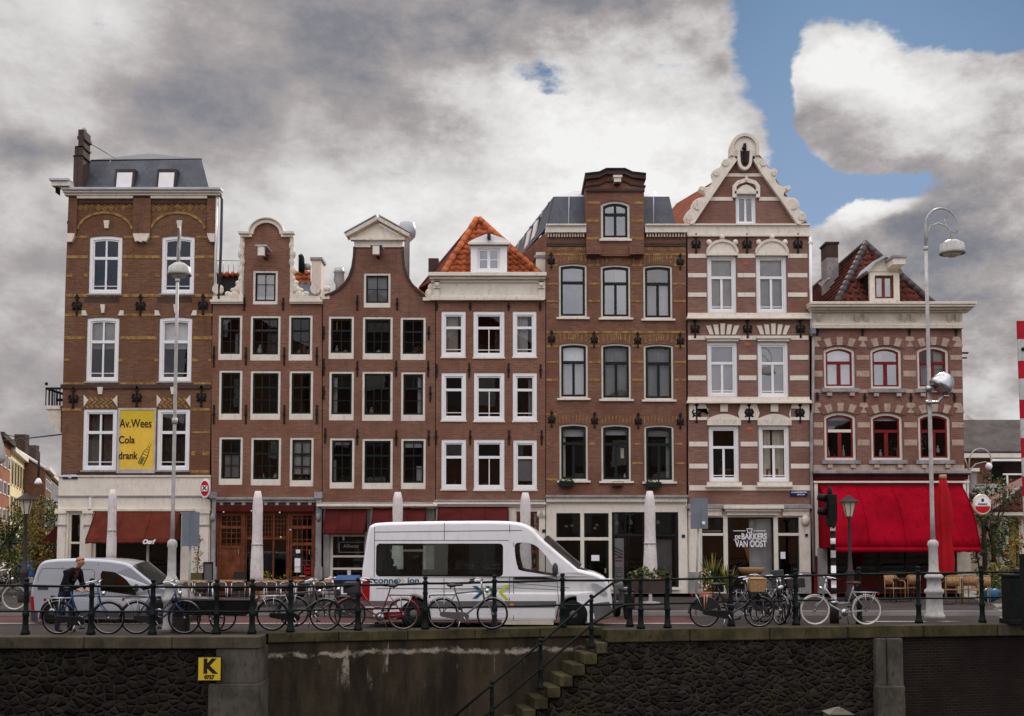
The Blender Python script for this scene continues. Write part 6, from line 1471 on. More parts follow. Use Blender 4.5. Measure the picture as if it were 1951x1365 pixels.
text('Av.Wees', 'lettering', h, .42, (xp(259.5), yl, zp(808)), 'ink', .004, bold=.003, fit=xp(289) - xp(228)); text('Cola', 'lettering', h, .36, (xp(243), yl, zp(839)), 'ink', .004, bold=.004, fit=xp(258) - xp(228)); text('drank', 'lettering', h, .36, (xp(246), yl, zp(869)), 'ink', .004, bold=.004, fit=xp(264) - xp(228))
m = MB(); ax_, bx_ = Vector((xp(270), zp(886))), Vector((xp(289), zp(844))); d = (bx_ - ax_).normalized(); nn = Vector((-d.y, d.x)); Lb = (bx_ - ax_).length
def bot(w): return [ax_ + d * Lb * t + nn * w * k for t, k in ((0, .8), (.06, 1), (.5, .95), (.66, .6), (.78, .35), (1, .3))] + [ax_ + d * Lb * t - nn * w * k for t, k in ((1, .3), (.78, .35), (.66, .6), (.5, .95), (.06, 1), (0, .8))]
m.prism([tuple(p) for p in bot(.115)], F - .039, F - .034, 'ink'); m.prism([tuple(p) for p in bot(.085)], F - .042, F - .036, 'yellow_sign')
for k in range(7): p = ax_ + d * Lb * (.08 + .12 * k); w_ = .08 if k < 4 else .035; m.prism([tuple(p - nn * w_), tuple(p + nn * w_), tuple(p + nn * w_ + d * .02), tuple(p - nn * w_ + d * .02)], F - .044, F - .04, 'ink')
m.prism([tuple(ax_ + d * Lb * .02 + nn * .06), tuple(ax_ + d * Lb * .3 + nn * .07), tuple(ax_ + d * Lb * .3 - nn * .03), tuple(ax_ + d * Lb * .02 - nn * .03)], F - .046, F - .04, 'bottle_green'); m.build('bottle_picture', h)
x, z = U(391, 931, F - .5); h = thing('round_sign', 'small oval red and white sign hanging off the corner house', 'sign', (x, F - .3, z)); AXS = Matrix.Rotation(-PI / 2, 3, 'X')
m = MB(); SCL = Matrix.Diagonal((.55, 1, 1)); m.lathe([(.32, -.06), (.34, 0), (.32, .06)], (x, F - .5, z), 'sign_white', 20, ax=SCL @ AXS, smooth=False); m.build('disc', h)
m = MB(); m.lathe([(.26, 0), (.26, .02)], (x, F - .58, z), 'sign_red', 20, ax=SCL @ AXS, smooth=False); m.box(x - .1, x + .1, F - .6, F - .56, z - .1, z + .1, 'sign_white'); m.build('emblem', h); text('X', 'lettering', h, .22, (x, F - .602, z), 'ink', .002, bold=.008); MB().box(x - .03, x + .03, F - .5, F, z - .34, z - .3, 'black_iron').build('bracket', h)
Yb2 = F - .9; x, z = U(1870, 962, Yb2); h = thing('beer_sign', 'round beer sign, white over red, hanging beside the red awning', 'sign', (x, Yb2, z)); SCL = Matrix.Diagonal((.86, 1, 1))
m = MB(); m.lathe([(.33, -.09), (.36, -.04), (.36, .04), (.33, .09)], (x, Yb2, z), 'sign_cream', 24, ax=SCL @ AXS, smooth=False); m.build('case', h)
m = MB(); ph = [(x + .26 * math.cos(a), z + .3 * math.sin(a)) for a in [PI * k / 14 for k in range(15)]]; m.prism([(p[0], p[1] - .04) for p in ph], Yb2 - .1, Yb2 - .08, 'sign_white')
m.prism([(x + .25 * math.cos(a), z - .06 + .22 * math.sin(a)) for a in [-PI * k / 14 for k in range(15)]], Yb2 - .1, Yb2 - .08, 'sign_red'); m.box(x - .04, x + .04, Yb2 - .11, Yb2 - .09, z + .1, z + .2, 'sign_blue'); m.build('sign_face', h); text('Amstel', 'lettering', h, .11, (x, Yb2 - .103, z + .02), 'ink', .003, bold=.004)
MB().box(x - .45, x - .3, Yb2 - .03, Yb2 + .03, z + .1, z + .14, 'black_iron').build('bracket', h)
# ================================================================ parasols
def parasol(label, px, bot, top, Y, w0, w1, mat='parasol_cloth', open_=0):
    x, z0 = U(px, bot, Y); xt, z1 = U(px, top, Y); h = thing('closed_parasol', label, 'parasol', (x, Y, .04)); z0 -= .04; z1 -= .04; dxt = 0
    k = 28; n = 12; vs, fs = [], []
    for i in range(n + 1):
        t = i / n; zz = z0 + (z1 - z0) * t; wv = (w0 + (w1 - w0) * t) / 2 * (1, 1, 1, 1, 1, 1, 1, 1, 1, 1, .99, .92, .62)[i] * (.96 + .05 * math.sin(t * 9))
        for j in range(k):
            a = 2 * PI * j / k; r = wv * (1 + (.11 * (1 - t * .7) + .02) * math.cos(a * 7 + 1.4 * t + .6 * math.sin(a * 2 + px)))
            vs.append((r * math.cos(a), r * math.sin(a), zz))
    for i in range(n):
        for j in range(k): fs.append((i * k + j, i * k + (j + 1) % k, (i + 1) * k + (j + 1) % k, (i + 1) * k + j))
    fs += [list(range(k)), [n * k + j for j in range(k)]]
    m = MB(); m.add(vs, fs, mat, True); m.build('cloth', h, local=True); zs = z0 + (z1 - z0) * .42; r_ = (w0 + (w1 - w0) * .42) / 2 * 1.07
    MB().lathe([(r_ * .95, zs - .02), (r_, zs - .02), (r_, zs + .02), (r_ * .95, zs + .02)], (0, 0, 0), 'curtain_grey', 20).build('strap', h, local=True)
    m = MB(); m.lathe([(.03, .08), (.03, z0 + .02)], (0, 0, 0), 'pale_wood', 10); m.build('pole', h, local=True); m = MB(); m.lathe([(.3, 0), (.3, .06), (.06, .1), (.05, .3)], (0, 0, 0), 'grey_stone', 14); m.build('foot', h, local=True); return h
parasol('closed pale parasol in front of the brick red corner awning', 212, 1068, 933, 34.6, .28, .25)
parasol('closed pale parasol before the brown wooden doors', 489, 1112, 936, 34.0, .36, .28)
parasol('closed pale parasol rising behind the rear roof of the white van', 757, 1090, 938, 34.5, .33, .3)
parasol('closed pale parasol rising behind the front roof of the white van', 1001, 1095, 939, 34.5, .35, .3)
parasol('closed pale parasol beside the brown planter box', 1239, 1108, 936, 34.6, .42, .29)
Yp_ = 34.5; x, z0 = U(1801, 1090, Yp_); z1 = U(1796, 912, Yp_)[1]; h = thing('closed_parasol', 'closed bright red parasol tied at the waist under the cafe awning', 'parasol', (x, Yp_, .04)); m = MB(); k = 30; prof = [(.33, z0), (.36, z0 + .4), (.26, z0 + 1.0), (.3, z0 + 1.25), (.33, z0 + 1.7), (.26, z0 + 2.3), (.17, z1 - .25), (.12, z1)]
vs, fs = [], []
for i, (r, zz) in enumerate(prof):
    for j in range(k): a = 2 * PI * j / k; rr = r * .72 * (1 + .2 * math.cos(a * 6 + i * .15)); vs.append((rr * math.cos(a), rr * math.sin(a), zz - .04))
for i in range(len(prof) - 1):
    for j in range(k): fs.append((i * k + j, i * k + (j + 1) % k, (i + 1) * k + (j + 1) % k, (i + 1) * k + j))
fs.append([(len(prof) - 1) * k + j for j in range(k)]); m.add(vs, fs, 'red_bright', True); m.build('cloth', h, local=True); m = MB(); m.lathe([(.25, 0), (.25, .06), (.035, .1), (.035, z0 + .1)], (0, 0, 0), 'slate_dark', 12); m.build('pole', h, local=True); m = MB(); m.lathe([(.1, z1 - .06), (.12, z1), (.1, z1 + .08)], (0, 0, 0), 'pale_wood', 10); m.build('cap', h, local=True)
# ================================================================ vehicles
def rrect(x0, x1, z0, z1, r, n=5):
    o = []
    for cx, cz, a0 in ((x1 - r, z1 - r, 0), (x0 + r, z1 - r, 90), (x0 + r, z0 + r, 180), (x1 - r, z0 + r, 270)):
        for k in range(n + 1): a = R(a0 + 90 * k / n); o.append((cx + r * math.cos(a), cz + r * math.sin(a)))
    return o
TP = [9, 0]
def tum(z, w, k, z0=1.0, x=None): return w - max(0, z - z0) * k - (0 if x is None else TP[1] * max(0, x - TP[0]) ** 2)
def shell(m, outer, holes, w, k, z0, mat, bev=.07):
    cx = sum(p[0] for p in outer) / len(outer); cz = sum(p[1] for p in outer) / len(outer); n = len(outer)
    def inset(d):
        o = []
        for i in range(n):
            a, b = Vector(outer[i - 1]), Vector(outer[(i + 1) % n]); t = (b - a); t = t.normalized() if t.length else Vector((1, 0)); nn = Vector((-t.y, t.x))
            if nn.dot(Vector((cx, cz)) - Vector(outer[i])) < 0: nn = -nn
            o.append(tuple(Vector(outer[i]) + nn * d))
        return o
    lay = [(inset(bev), w), (inset(bev * .3), w - bev * .3), (outer, w - bev)]
    for sg in (-1, 1):
        ip = lay[0][0]; loops = [ip] + [list(q) for q in holes]; flat = [p for l in loops for p in l]
        tri = tessellate_polygon([[Vector((p[0], p[1], 0)) for p in l] for l in loops])
        m.add([(p[0], sg * tum(p[1], w, k, z0, p[0]), p[1]) for p in flat], tri, mat)
        for (A, wa), (B, wb) in zip(lay, lay[1:]):
            m.add([(p[0], sg * tum(p[1], wa, k, z0, p[0]), p[1]) for p in A] + [(p[0], sg * tum(p[1], wb, k, z0, p[0]), p[1]) for p in B], [(i, (i + 1) % n, n + (i + 1) % n, n + i) for i in range(n)], mat, True)
    O = lay[2][0]; wb = lay[2][1]
    m.add([(p[0], -tum(p[1], wb, k, z0, p[0]), p[1]) for p in O] + [(p[0], tum(p[1], wb, k, z0, p[0]), p[1]) for p in O], [(i, (i + 1) % n, n + (i + 1) % n, n + i) for i in range(n)], mat, True)
    return m
def side_panel(m, poly, y, k, z0, w, off, mat, sides=(-1, 1)):
    for sg in sides: m.add([(p[0], sg * (tum(p[1], w, k, z0, p[0]) + off), p[1]) for p in poly], tessellate_polygon([[Vector((p[0], p[1], 0)) for p in poly]]), mat)
    return m
def car_wheel(h, x, y, r, w=.2, hub='plastic_grey', sg=-1):
    m = MB(); A = Matrix.Rotation(PI / 2, 3, 'X'); m.lathe([(r * .6, -w / 2), (r * .95, -w / 2), (r, -w / 2 + .03), (r, w / 2 - .03), (r * .95, w / 2), (r * .6, w / 2)], (x, y, r), 'rubber', 26, ax=A); o = m.build('wheel', h, local=True)
    m = MB(); m.lathe([(r * .62, w / 2 - .02), (r * .58, w / 2 - .05), (r * .3, w / 2 - .03), (r * .26, w / 2 + .0), (r * .1, w / 2 + .005)], (x, y, r), hub, 20, ax=Matrix.Rotation(sg * -PI / 2, 3, 'X')); m.lathe([(r * .66, w / 2 - .012), (r * .62, w / 2 + .0), (r * .58, w / 2 - .015)], (x, y, r), 'zinc_light', 24, ax=Matrix.Rotation(sg * -PI / 2, 3, 'X')); m.build('hubcap', o, local=True)
YV = 26.45
def VX(pts, Y, x0, zz): return [(U(p[0], p[1], Y)[0] - x0, U(p[0], p[1], Y)[1] - zz) + tuple(p[2:]) for p in pts]
W2 = .98; vx = U(930, 1100, YV)[0]; van = thing('minibus', 'white high-roofed minibus with dark side windows parked behind the quay railing', 'minibus', (vx, YV + W2, RZ))
def V(pts): return VX(pts, YV, vx, RZ)
TP[:] = [V([(1075, 0)])[0][0], .13]; van.rotation_euler.z = R(-4)
out = curve_pts(V([(693, 1172, 1), (691, 1100), (695, 1060), (702, 1012), (709, 1000), (730, 995.5), (800, 993.5), (900, 992.5), (965, 993), (1000, 997), (1022, 1009), (1038, 1026), (1108, 1085, 1), (1138, 1092), (1159, 1103), (1167, 1120), (1171, 1142), (1171, 1160), (1164, 1176), (1140, 1184, 1), (1131, 1184, 1), (1127, 1158), (1115, 1144), (1098, 1138), (1081, 1144), (1069, 1158), (1064, 1184, 1), (826, 1184, 1), (821, 1158), (809, 1144), (792, 1138), (775, 1144), (763, 1158), (759, 1184, 1), (700, 1180, 1)]), 4)
wins = [rrect(*[V([(719, 1100)])[0][0], V([(964, 1100)])[0][0]], V([(719, 1099)])[0][1], V([(719, 1036)])[0][1], .09), curve_pts(V([(986, 1046), (988, 1036), (1000, 1034), (1020, 1037), (1038, 1050), (1060, 1080), (1070, 1092, 1), (1062, 1098, 1), (1000, 1088), (992, 1080), (988, 1064)]), 3)]
m = MB(); shell(m, out, wins, W2, .055, 1.15, 'van_white', .08); body = m.build('body', van, local=True)
for q, nm, g in ((wins[0], 'side_window', 'glass_van'), (wins[1], 'door_window', 'glass')):
    for sg in (-1, 1):
        m = MB(); side_panel(m, q, 0, .055, 1.15, W2, -.012, g, (sg,)); m.build(nm, van, local=True)
m = MB()
for sg in (-1, 1):
    x0_, x1_, z0_, z1_ = V([(719, 0)])[0][0], V([(964, 0)])[0][0], V([(719, 1099)])[0][1], V([(719, 1036)])[0][1]
    for xa, xb in ((x0_, x0_ + .09), (V([(836, 0)])[0][0], V([(858, 0)])[0][0]), (x1_ - .07, x1_)): side_panel(m, [(xa, z0_ + .02), (xb, z0_ + .02), (xb, z1_ - .02), (xa, z1_ - .02)], 0, .055, 1.15, W2, -.02, 'ink', (sg,))
    side_panel(m, [(x0_ + .02, z0_), (x1_ - .02, z0_), (x1_ - .02, z0_ + .12), (x0_ + .02, z0_ + .12)], 0, .055, 1.15, W2, -.021, 'ink', (sg,)); side_panel(m, [(x0_ + .02, z1_ - .05), (x1_ - .02, z1_ - .05), (x1_ - .02, z1_), (x0_ + .02, z1_)], 0, .055, 1.15, W2, -.021, 'ink', (sg,))
m.build('window_trim', van, local=True)
def strip_y(m, pts, w, off, mat, k=.055, z0=1.15, bul=0):   # sheet across the body following profile points
    n = len(pts); vs = []
    for i, p in enumerate(pts):
        a, b = Vector(pts[max(0, i - 1)]), Vector(pts[min(n - 1, i + 1)]); t = (b - a).normalized(); nn = Vector((-t.y, t.x)); nn = nn if nn.x > 0 or nn.y > 0 else -nn
        q = Vector(p) + nn * off; wy = tum(q.y, w, k, z0, q.x); vs += [(q.x + nn.x * bul * (1 - u * u), wy * u, q.y + nn.y * bul * (1 - u * u)) for u in (-1, -.75, -.4, 0, .4, .75, 1)]
    m.add(vs, [(7 * i + j, 7 * i + j + 1, 7 * i + j + 8, 7 * i + j + 7) for i in range(n - 1) for j in range(6)], mat, True)
m = MB(); strip_y(m, [p for p in V([(1040, 1028), (1072, 1056), (1106, 1085)])], W2 - .05, .012, 'screen_glass', bul=.13); m.build('windscreen', van, local=True)
m = MB()
for sg in (-1, 1):
    side_panel(m, V([(694, 1146), (760, 1146), (760, 1154), (694, 1156)]), 0, .055, 1.15, W2, .012, 'plastic_grey', (sg,)); side_panel(m, V([(824, 1146), (1066, 1145), (1064, 1157), (826, 1159)]), 0, .055, 1.15, W2, .012, 'plastic_grey', (sg,))
for sg in (-1, 1):
    m.hexa([*[(p[0], sg * (W2 - .3), p[1]) for p in V([(1060, 1190), (962, 1190)])], *[(p[0], sg * (W2 + .02), p[1]) for p in V([(962, 1190), (1060, 1190)])], *[(p[0], sg * (W2 - .3), p[1]) for p in V([(1060, 1183), (962, 1183)])], *[(p[0], sg * (W2 + .02), p[1]) for p in V([(962, 1183), (1060, 1183)])]], 'curtain_cream')
parts(m, 'side_moulding', van, local=True)
m = MB(); f_ = V([(1132, 1150), (1166, 1146), (1171, 1158), (1166, 1178), (1132, 1184)]); m.prism(f_, -W2 + .07, W2 - .07, 'plastic_grey'); m.build('front_bumper', van, local=True, bev=.03)
m = MB(); f_ = V([(690, 1158), (716, 1158), (716, 1180), (692, 1178)]); m.prism(f_, -W2 - .004, W2 + .004, 'plastic_grey'); m.build('rear_bumper', van, local=True, bev=.03)
for sg in (-1, 1):
    m = MB(); side_panel(m, curve_pts(V([(1131, 1113), (1140, 1112), (1154, 1120), (1162, 1132), (1158, 1136), (1146, 1130), (1136, 1123)]), 3), 0, .055, 1.15, W2, .006, 'headlight', (sg,)); o = m.build('headlight', van, local=True)
    m = MB(); side_panel(m, V([(693, 1104), (708, 1104), (707, 1146), (692, 1146)]), 0, .055, 1.15, W2, .006, 'tail_red', (sg,)); m.build('tail_light', van, local=True)
    m = MB(); c = V([(1062, 1090)])[0]; m.ball((c[0] + .02, sg * (W2 + .12), c[1] + .06), .13, 'plastic_dark', 10, (.55, .7, 1.25)); m.tube([(c[0], sg * (W2 - .05), c[1] - .08), (c[0], sg * (W2 + .1), c[1])], .04, 'plastic_dark', 6); m.build('wing_mirror', van, local=True)
    m = MB(); side_panel(m, V([(988, 1107), (1005, 1106), (1005, 1109), (988, 1110)]), 0, .055, 1.15, W2, .02, 'plastic_dark', (sg,)); m.build('door_handle', van, local=True)
    m = MB()
    for a, b in (((851, 996), (851, 1030)), ((851, 1102), (851, 1145)), ((716, 1004), (716, 1100)), ((976, 1000), (976, 1145)), ((716, 1014), (1000, 1011)), ((716, 1030), (975, 1030)), ((984, 1120), (1066, 1124)), ((984, 1034), (984, 1182)), ((1066, 1098), (1070, 1146)), ((720, 1122), (976, 1122)), ((976, 1110), (1090, 1120))):
        q = V([a, b]); d = (Vector(q[1]) - Vector(q[0])).normalized(); nn = Vector((-d.y, d.x)) * .008
        side_panel(m, [tuple(Vector(q[0]) - nn), tuple(Vector(q[1]) - nn), tuple(Vector(q[1]) + nn), tuple(Vector(q[0]) + nn)], 0, .055, 1.15, W2, .003, 'plastic_grey', (sg,))
    m.build('panel_seam', van, local=True)
m = MB(); q = V([(1110, 1086), (1128, 1092), (1127, 1094.5), (1112, 1089)]); strip_y(m, [(V([(1108, 1086)])[0][0] + k * .1, V([(1108, 1086)])[0][1] - k * .025) for k in range(3)], W2 - .35, .03, 'plastic_dark'); m.build('scuttle', van, local=True)
for px, sg in ((792, -1), (1098, -1), (792, 1), (1098, 1)): car_wheel(van, V([(px, 1180)])[0][0], sg * (W2 - .13), .335, .21, 'plastic_grey', sg)
m = MB()
side_panel(m, [(V([(985, 0)])[0][0], 1.14), (V([(1066, 0)])[0][0], 1.14), (V([(1040, 0)])[0][0], 1.2), (V([(985, 0)])[0][0], 1.2)], 0, .055, 1.15, W2, -.03, 'ink'); m.build('cab_trim', van, local=True)
for k, px in enumerate((742, 790, 860, 920, 995)):
    for yy in (-.45, .45):
        c = V([(px, 1110)])[0]; m = MB(); m.hexa([(c[0] - .05, yy - .24, .75), (c[0] + .5, yy - .24, .7), (c[0] + .5, yy + .24, .7), (c[0] - .05, yy + .24, .75), (c[0] - .05, yy - .24, .9), (c[0] + .5, yy - .24, .86), (c[0] + .5, yy + .24, .86), (c[0] - .05, yy + .24, .9)], 'slate_dark'); m.hexa([(c[0] - .1, yy - .23, .8), (c[0] + .06, yy - .23, .8), (c[0] + .06, yy + .23, .8), (c[0] - .1, yy + .23, .8), (c[0] - .2, yy - .21, 1.42 + .1 * (k == 4)), (c[0] - .08, yy - .21, 1.42 + .1 * (k == 4)), (c[0] - .08, yy + .21, 1.42 + .1 * (k == 4)), (c[0] - .2, yy + .21, 1.42 + .1 * (k == 4))], 'slate_dark')
        m.ball((c[0] - .16, yy, 1.52 + .12 * (k == 4)), .1, 'slate_dark', 8, (.6, 1.1, 1)); m.build('seat', van, local=True)
m = MB(); m.box(V([(712, 0)])[0][0], V([(1066, 0)])[0][0], -W2 + .15, W2 - .15, .45, .55, 'slate_dark'); m.box(V([(1050, 0)])[0][0], V([(1072, 0)])[0][0], -W2 + .2, W2 - .2, .55, 1.15, 'slate_dark'); m.build('cabin_floor', van, local=True)
# lettering and arrows on the flank
ys = -(W2 + .006); tz = lambda py: U(900, py, YV)[1] - RZ
tx = lambda px: U(px, 1106, YV)[0] - vx
text('conne', 'lettering', body, .2, (tx(739), ys, tz(1107)), 'logo_teal', .002, fit=tx(762) - tx(715), local=True, bold=.004); text('ion', 'lettering', body, .2, (tx(792), ys, tz(1107)), 'logo_teal', .002, fit=tx(802) - tx(780), local=True, bold=.004)
def chev(m, px, py, h_, w_, th, mat, sg=1):
    c = V([(px, py)])[0]; p = [(c[0] - sg * w_ / 2, c[1] + h_ / 2), (c[0] + sg * w_ / 2, c[1]), (c[0] - sg * w_ / 2, c[1] - h_ / 2)]
    for a, b in zip(p, p[1:]):
        q = [(a[0], a[1]), (b[0], b[1]), (b[0] - sg * th, b[1]), (a[0] - sg * th, a[1])]; side_panel(m, q, 0, .055, 1.15, W2, .004, mat, (-1,))
m = MB(); chev(m, 766, 1107, .11, .07, .03, 'logo_teal'); chev(m, 773, 1107, .11, .07, .03, 'logo_lime'); m.build('lettering', body, local=True)
m = MB(); chev(m, 921, 1129, .3, .17, .11, 'logo_teal'); chev(m, 945, 1129, .3, .17, .11, 'logo_teal')
chev(m, 936, 1129, .32, .15, .05, 'logo_lime', -1); chev(m, 962, 1129, .36, .17, .09, 'logo_lime', -1); m.build('logo', body, local=True)
m = MB(); c = V([(981, 1152)])[0]; side_panel(m, rrect(c[0] - .05, c[0] + .05, c[1] - .025, c[1] + .025, .02), 0, .055, 1.15, W2, .02, 'orange_light', (-1,)); m.build('side_marker', van, local=True)
# small silver van
YS = 27.9; sxo = U(195, 1120, YS)[0]; sv = thing('small_van', 'small silver panel van parked behind the man and the blue bicycle', 'van', (sxo, YS + .85, RZ))
def S(pts): return VX(pts, YS, sxo, RZ)
TP[:] = [S([(270, 0)])[0][0], .25]; W3 = .85; out = curve_pts(S([(60, 1182, 1), (57, 1150), (58, 1122), (66, 1090), (74, 1074), (90, 1067), (130, 1064.5), (180, 1065), (222, 1069), (250, 1078), (296, 1116, 1), (318, 1121), (336, 1130), (346, 1146), (349, 1170), (346, 1178), (330, 1178, 1), (327, 1160), (318, 1146), (302, 1139), (286, 1146), (277, 1160), (274, 1178, 1), (125, 1178, 1), (122, 1160), (113, 1146), (97, 1139), (81, 1146), (72, 1160), (69, 1176, 1)]), 4)
w1 = curve_pts(S([(191, 1094, 1), (194, 1088, 1), (214, 1090), (226, 1095), (240, 1105), (252, 1120), (261, 1132, 1), (257, 1135, 1), (191, 1126, 1)]), 3)
m = MB(); shell(m, out, [w1], W3, .09, .95, 'van_silver', .07); m.build('body', sv, local=True)
for sg in (-1, 1):
    m = MB(); side_panel(m, w1, 0, .09, .95, W3, -.012, 'glass_dark', (sg,)); m.build('door_window', sv, local=True)
    m = MB(); side_panel(m, S([(295, 1141), (309, 1144), (319, 1152), (306, 1154)]), 0, .09, .95, W3, .006, 'headlight', (sg,)); m.build('headlight', sv, local=True)
    m = MB(); side_panel(m, S([(58, 1138), (64, 1136), (66, 1164), (60, 1164)]), 0, .09, .95, W3, .006, 'tail_red', (sg,)); m.build('tail_light', sv, local=True)
    m = MB()
    for poly in ([(72, 1122), (72, 1098), (80, 1084), (88, 1083), (176, 1086), (180, 1090), (178, 1114)],):
        q = S(poly)
        for a, b in zip(q, q[1:]):
            d = (Vector(b) - Vector(a)).normalized(); nn = Vector((-d.y, d.x)) * .007; side_panel(m, [tuple(Vector(a) - nn), tuple(Vector(b) - nn), tuple(Vector(b) + nn), tuple(Vector(a) + nn)], 0, .09, .95, W3, .003, 'plastic_grey', (sg,))
    for a, b in (((186, 1074), (186, 1186)), ((262, 1128), (266, 1184)), ((118, 1126), (186, 1128)), ((118, 1080), (118, 1156))):
        q = S([a, b]); d = (Vector(q[1]) - Vector(q[0])).normalized(); nn = Vector((-d.y, d.x)) * .006; side_panel(m, [tuple(Vector(q[0]) - nn), tuple(Vector(q[1]) - nn), tuple(Vector(q[1]) + nn), tuple(Vector(q[0]) + nn)], 0, .09, .95, W3, .003, 'plastic_grey', (sg,))
    m.build('panel_seam', sv, local=True)
    m = MB(); side_panel(m, S([(124, 1164), (275, 1164), (275, 1177), (124, 1177)]), 0, .09, .95, W3, .012, 'plastic_dark', (sg,)); side_panel(m, S([(58, 1164), (72, 1164), (72, 1186), (60, 1184)]), 0, .09, .95, W3, .012, 'plastic_dark', (sg,)); side_panel(m, S([(72, 1118), (92, 1118), (92, 1124), (72, 1124)]), 0, .09, .95, W3, .008, 'plastic_dark', (sg,)); m.build('side_moulding', sv, local=True)
    m = MB(); c = S([(262, 1124)])[0]; m.ball((c[0], sg * (W3 + .1), c[1] + .05), .11, 'plastic_dark', 10, (.6, .7, .9)); m.build('wing_mirror', sv, local=True)
m = MB(); strip_y(m, S([(250, 1079), (272, 1097), (295, 1116)]), W3 - .05, .012, 'screen_glass', .09, .95, .12); o = m.build('windscreen', sv, local=True)
m = MB(); strip_y(m, S([(252, 1082), (274, 1100), (292, 1116)]), W3 - .12, -.02, 'slate_dark', .09, .95); m.build('dashboard', sv, local=True)
m = MB(); m.prism(S([(328, 1160), (348, 1158), (351, 1172), (346, 1190), (330, 1192)]), -W3 - .004, W3 + .004, 'plastic_dark'); m.build('front_bumper', sv, local=True, bev=.03)
for px, sg in ((97, -1), (302, -1), (97, 1), (302, 1)): car_wheel(sv, S([(px, 1184)])[0][0], sg * (W3 - .12), .30, .19, 'silver', sg)
for yy in (-.38, .38):
    m = MB(); c = S([(205, 1130)])[0]; m.hexa([(c[0] - .08, yy - .22, .4), (c[0] + .08, yy - .22, .4), (c[0] + .08, yy + .22, .4), (c[0] - .08, yy + .22, .4), (c[0] - .2, yy - .2, 1.1), (c[0] - .08, yy - .2, 1.1), (c[0] - .08, yy + .2, 1.1), (c[0] - .2, yy + .2, 1.1)], 'slate_dark'); m.build('seat', sv, local=True)
# ================================================================ bicycles
def wheel_mesh(r, tyre, rim='silver', spokes=16):
    key = (round(r, 3), tyre, rim)
    if key in wheel_mesh.c: return wheel_mesh.c[key]
    m = MB(); n = 30; m.tube([(r * .955 * math.cos(2 * PI * k / n), 0, r * .955 * math.sin(2 * PI * k / n)) for k in range(n)], r * .065, tyre, 7, closed=True); a = m.build('tyre')
    m = MB(); m.tube([(r * .9 * math.cos(2 * PI * k / n), 0, r * .9 * math.sin(2 * PI * k / n)) for k in range(n)], r * .02, rim, 6, closed=True); m.lathe([(.022, -.05), (.03, -.02), (.03, .02), (.022, .05)], (0, 0, 0), 'silver', 8, ax=Matrix.Rotation(PI / 2, 3, 'X'))
    for k in range(spokes):
        t = 2 * PI * k / spokes; s_ = .03 if k % 2 else -.03; m.tube([(.02 * math.cos(t + .6), s_, .02 * math.sin(t + .6)), (r * .9 * math.cos(t), 0, r * .9 * math.sin(t))], .0022, 'bike_grey', 3, caps=False)
    b = m.build('rim'); ms = (a.data, b.data); bpy.data.objects.remove(a); bpy.data.objects.remove(b)
    wheel_mesh.c[key] = ms; return ms
wheel_mesh.c = {}
def add_wheel(h, x, y, z, r, tyre, rim='silver', rz=0):
    a, b = wheel_mesh(r, tyre, rim); o = bpy.data.objects.new('wheel', a); COL.objects.link(o); o.parent = h; o.location = (x, y, z); o.rotation_euler.z = rz
    c = bpy.data.objects.new('rim', b); COL.objects.link(c); c.parent = o; return o
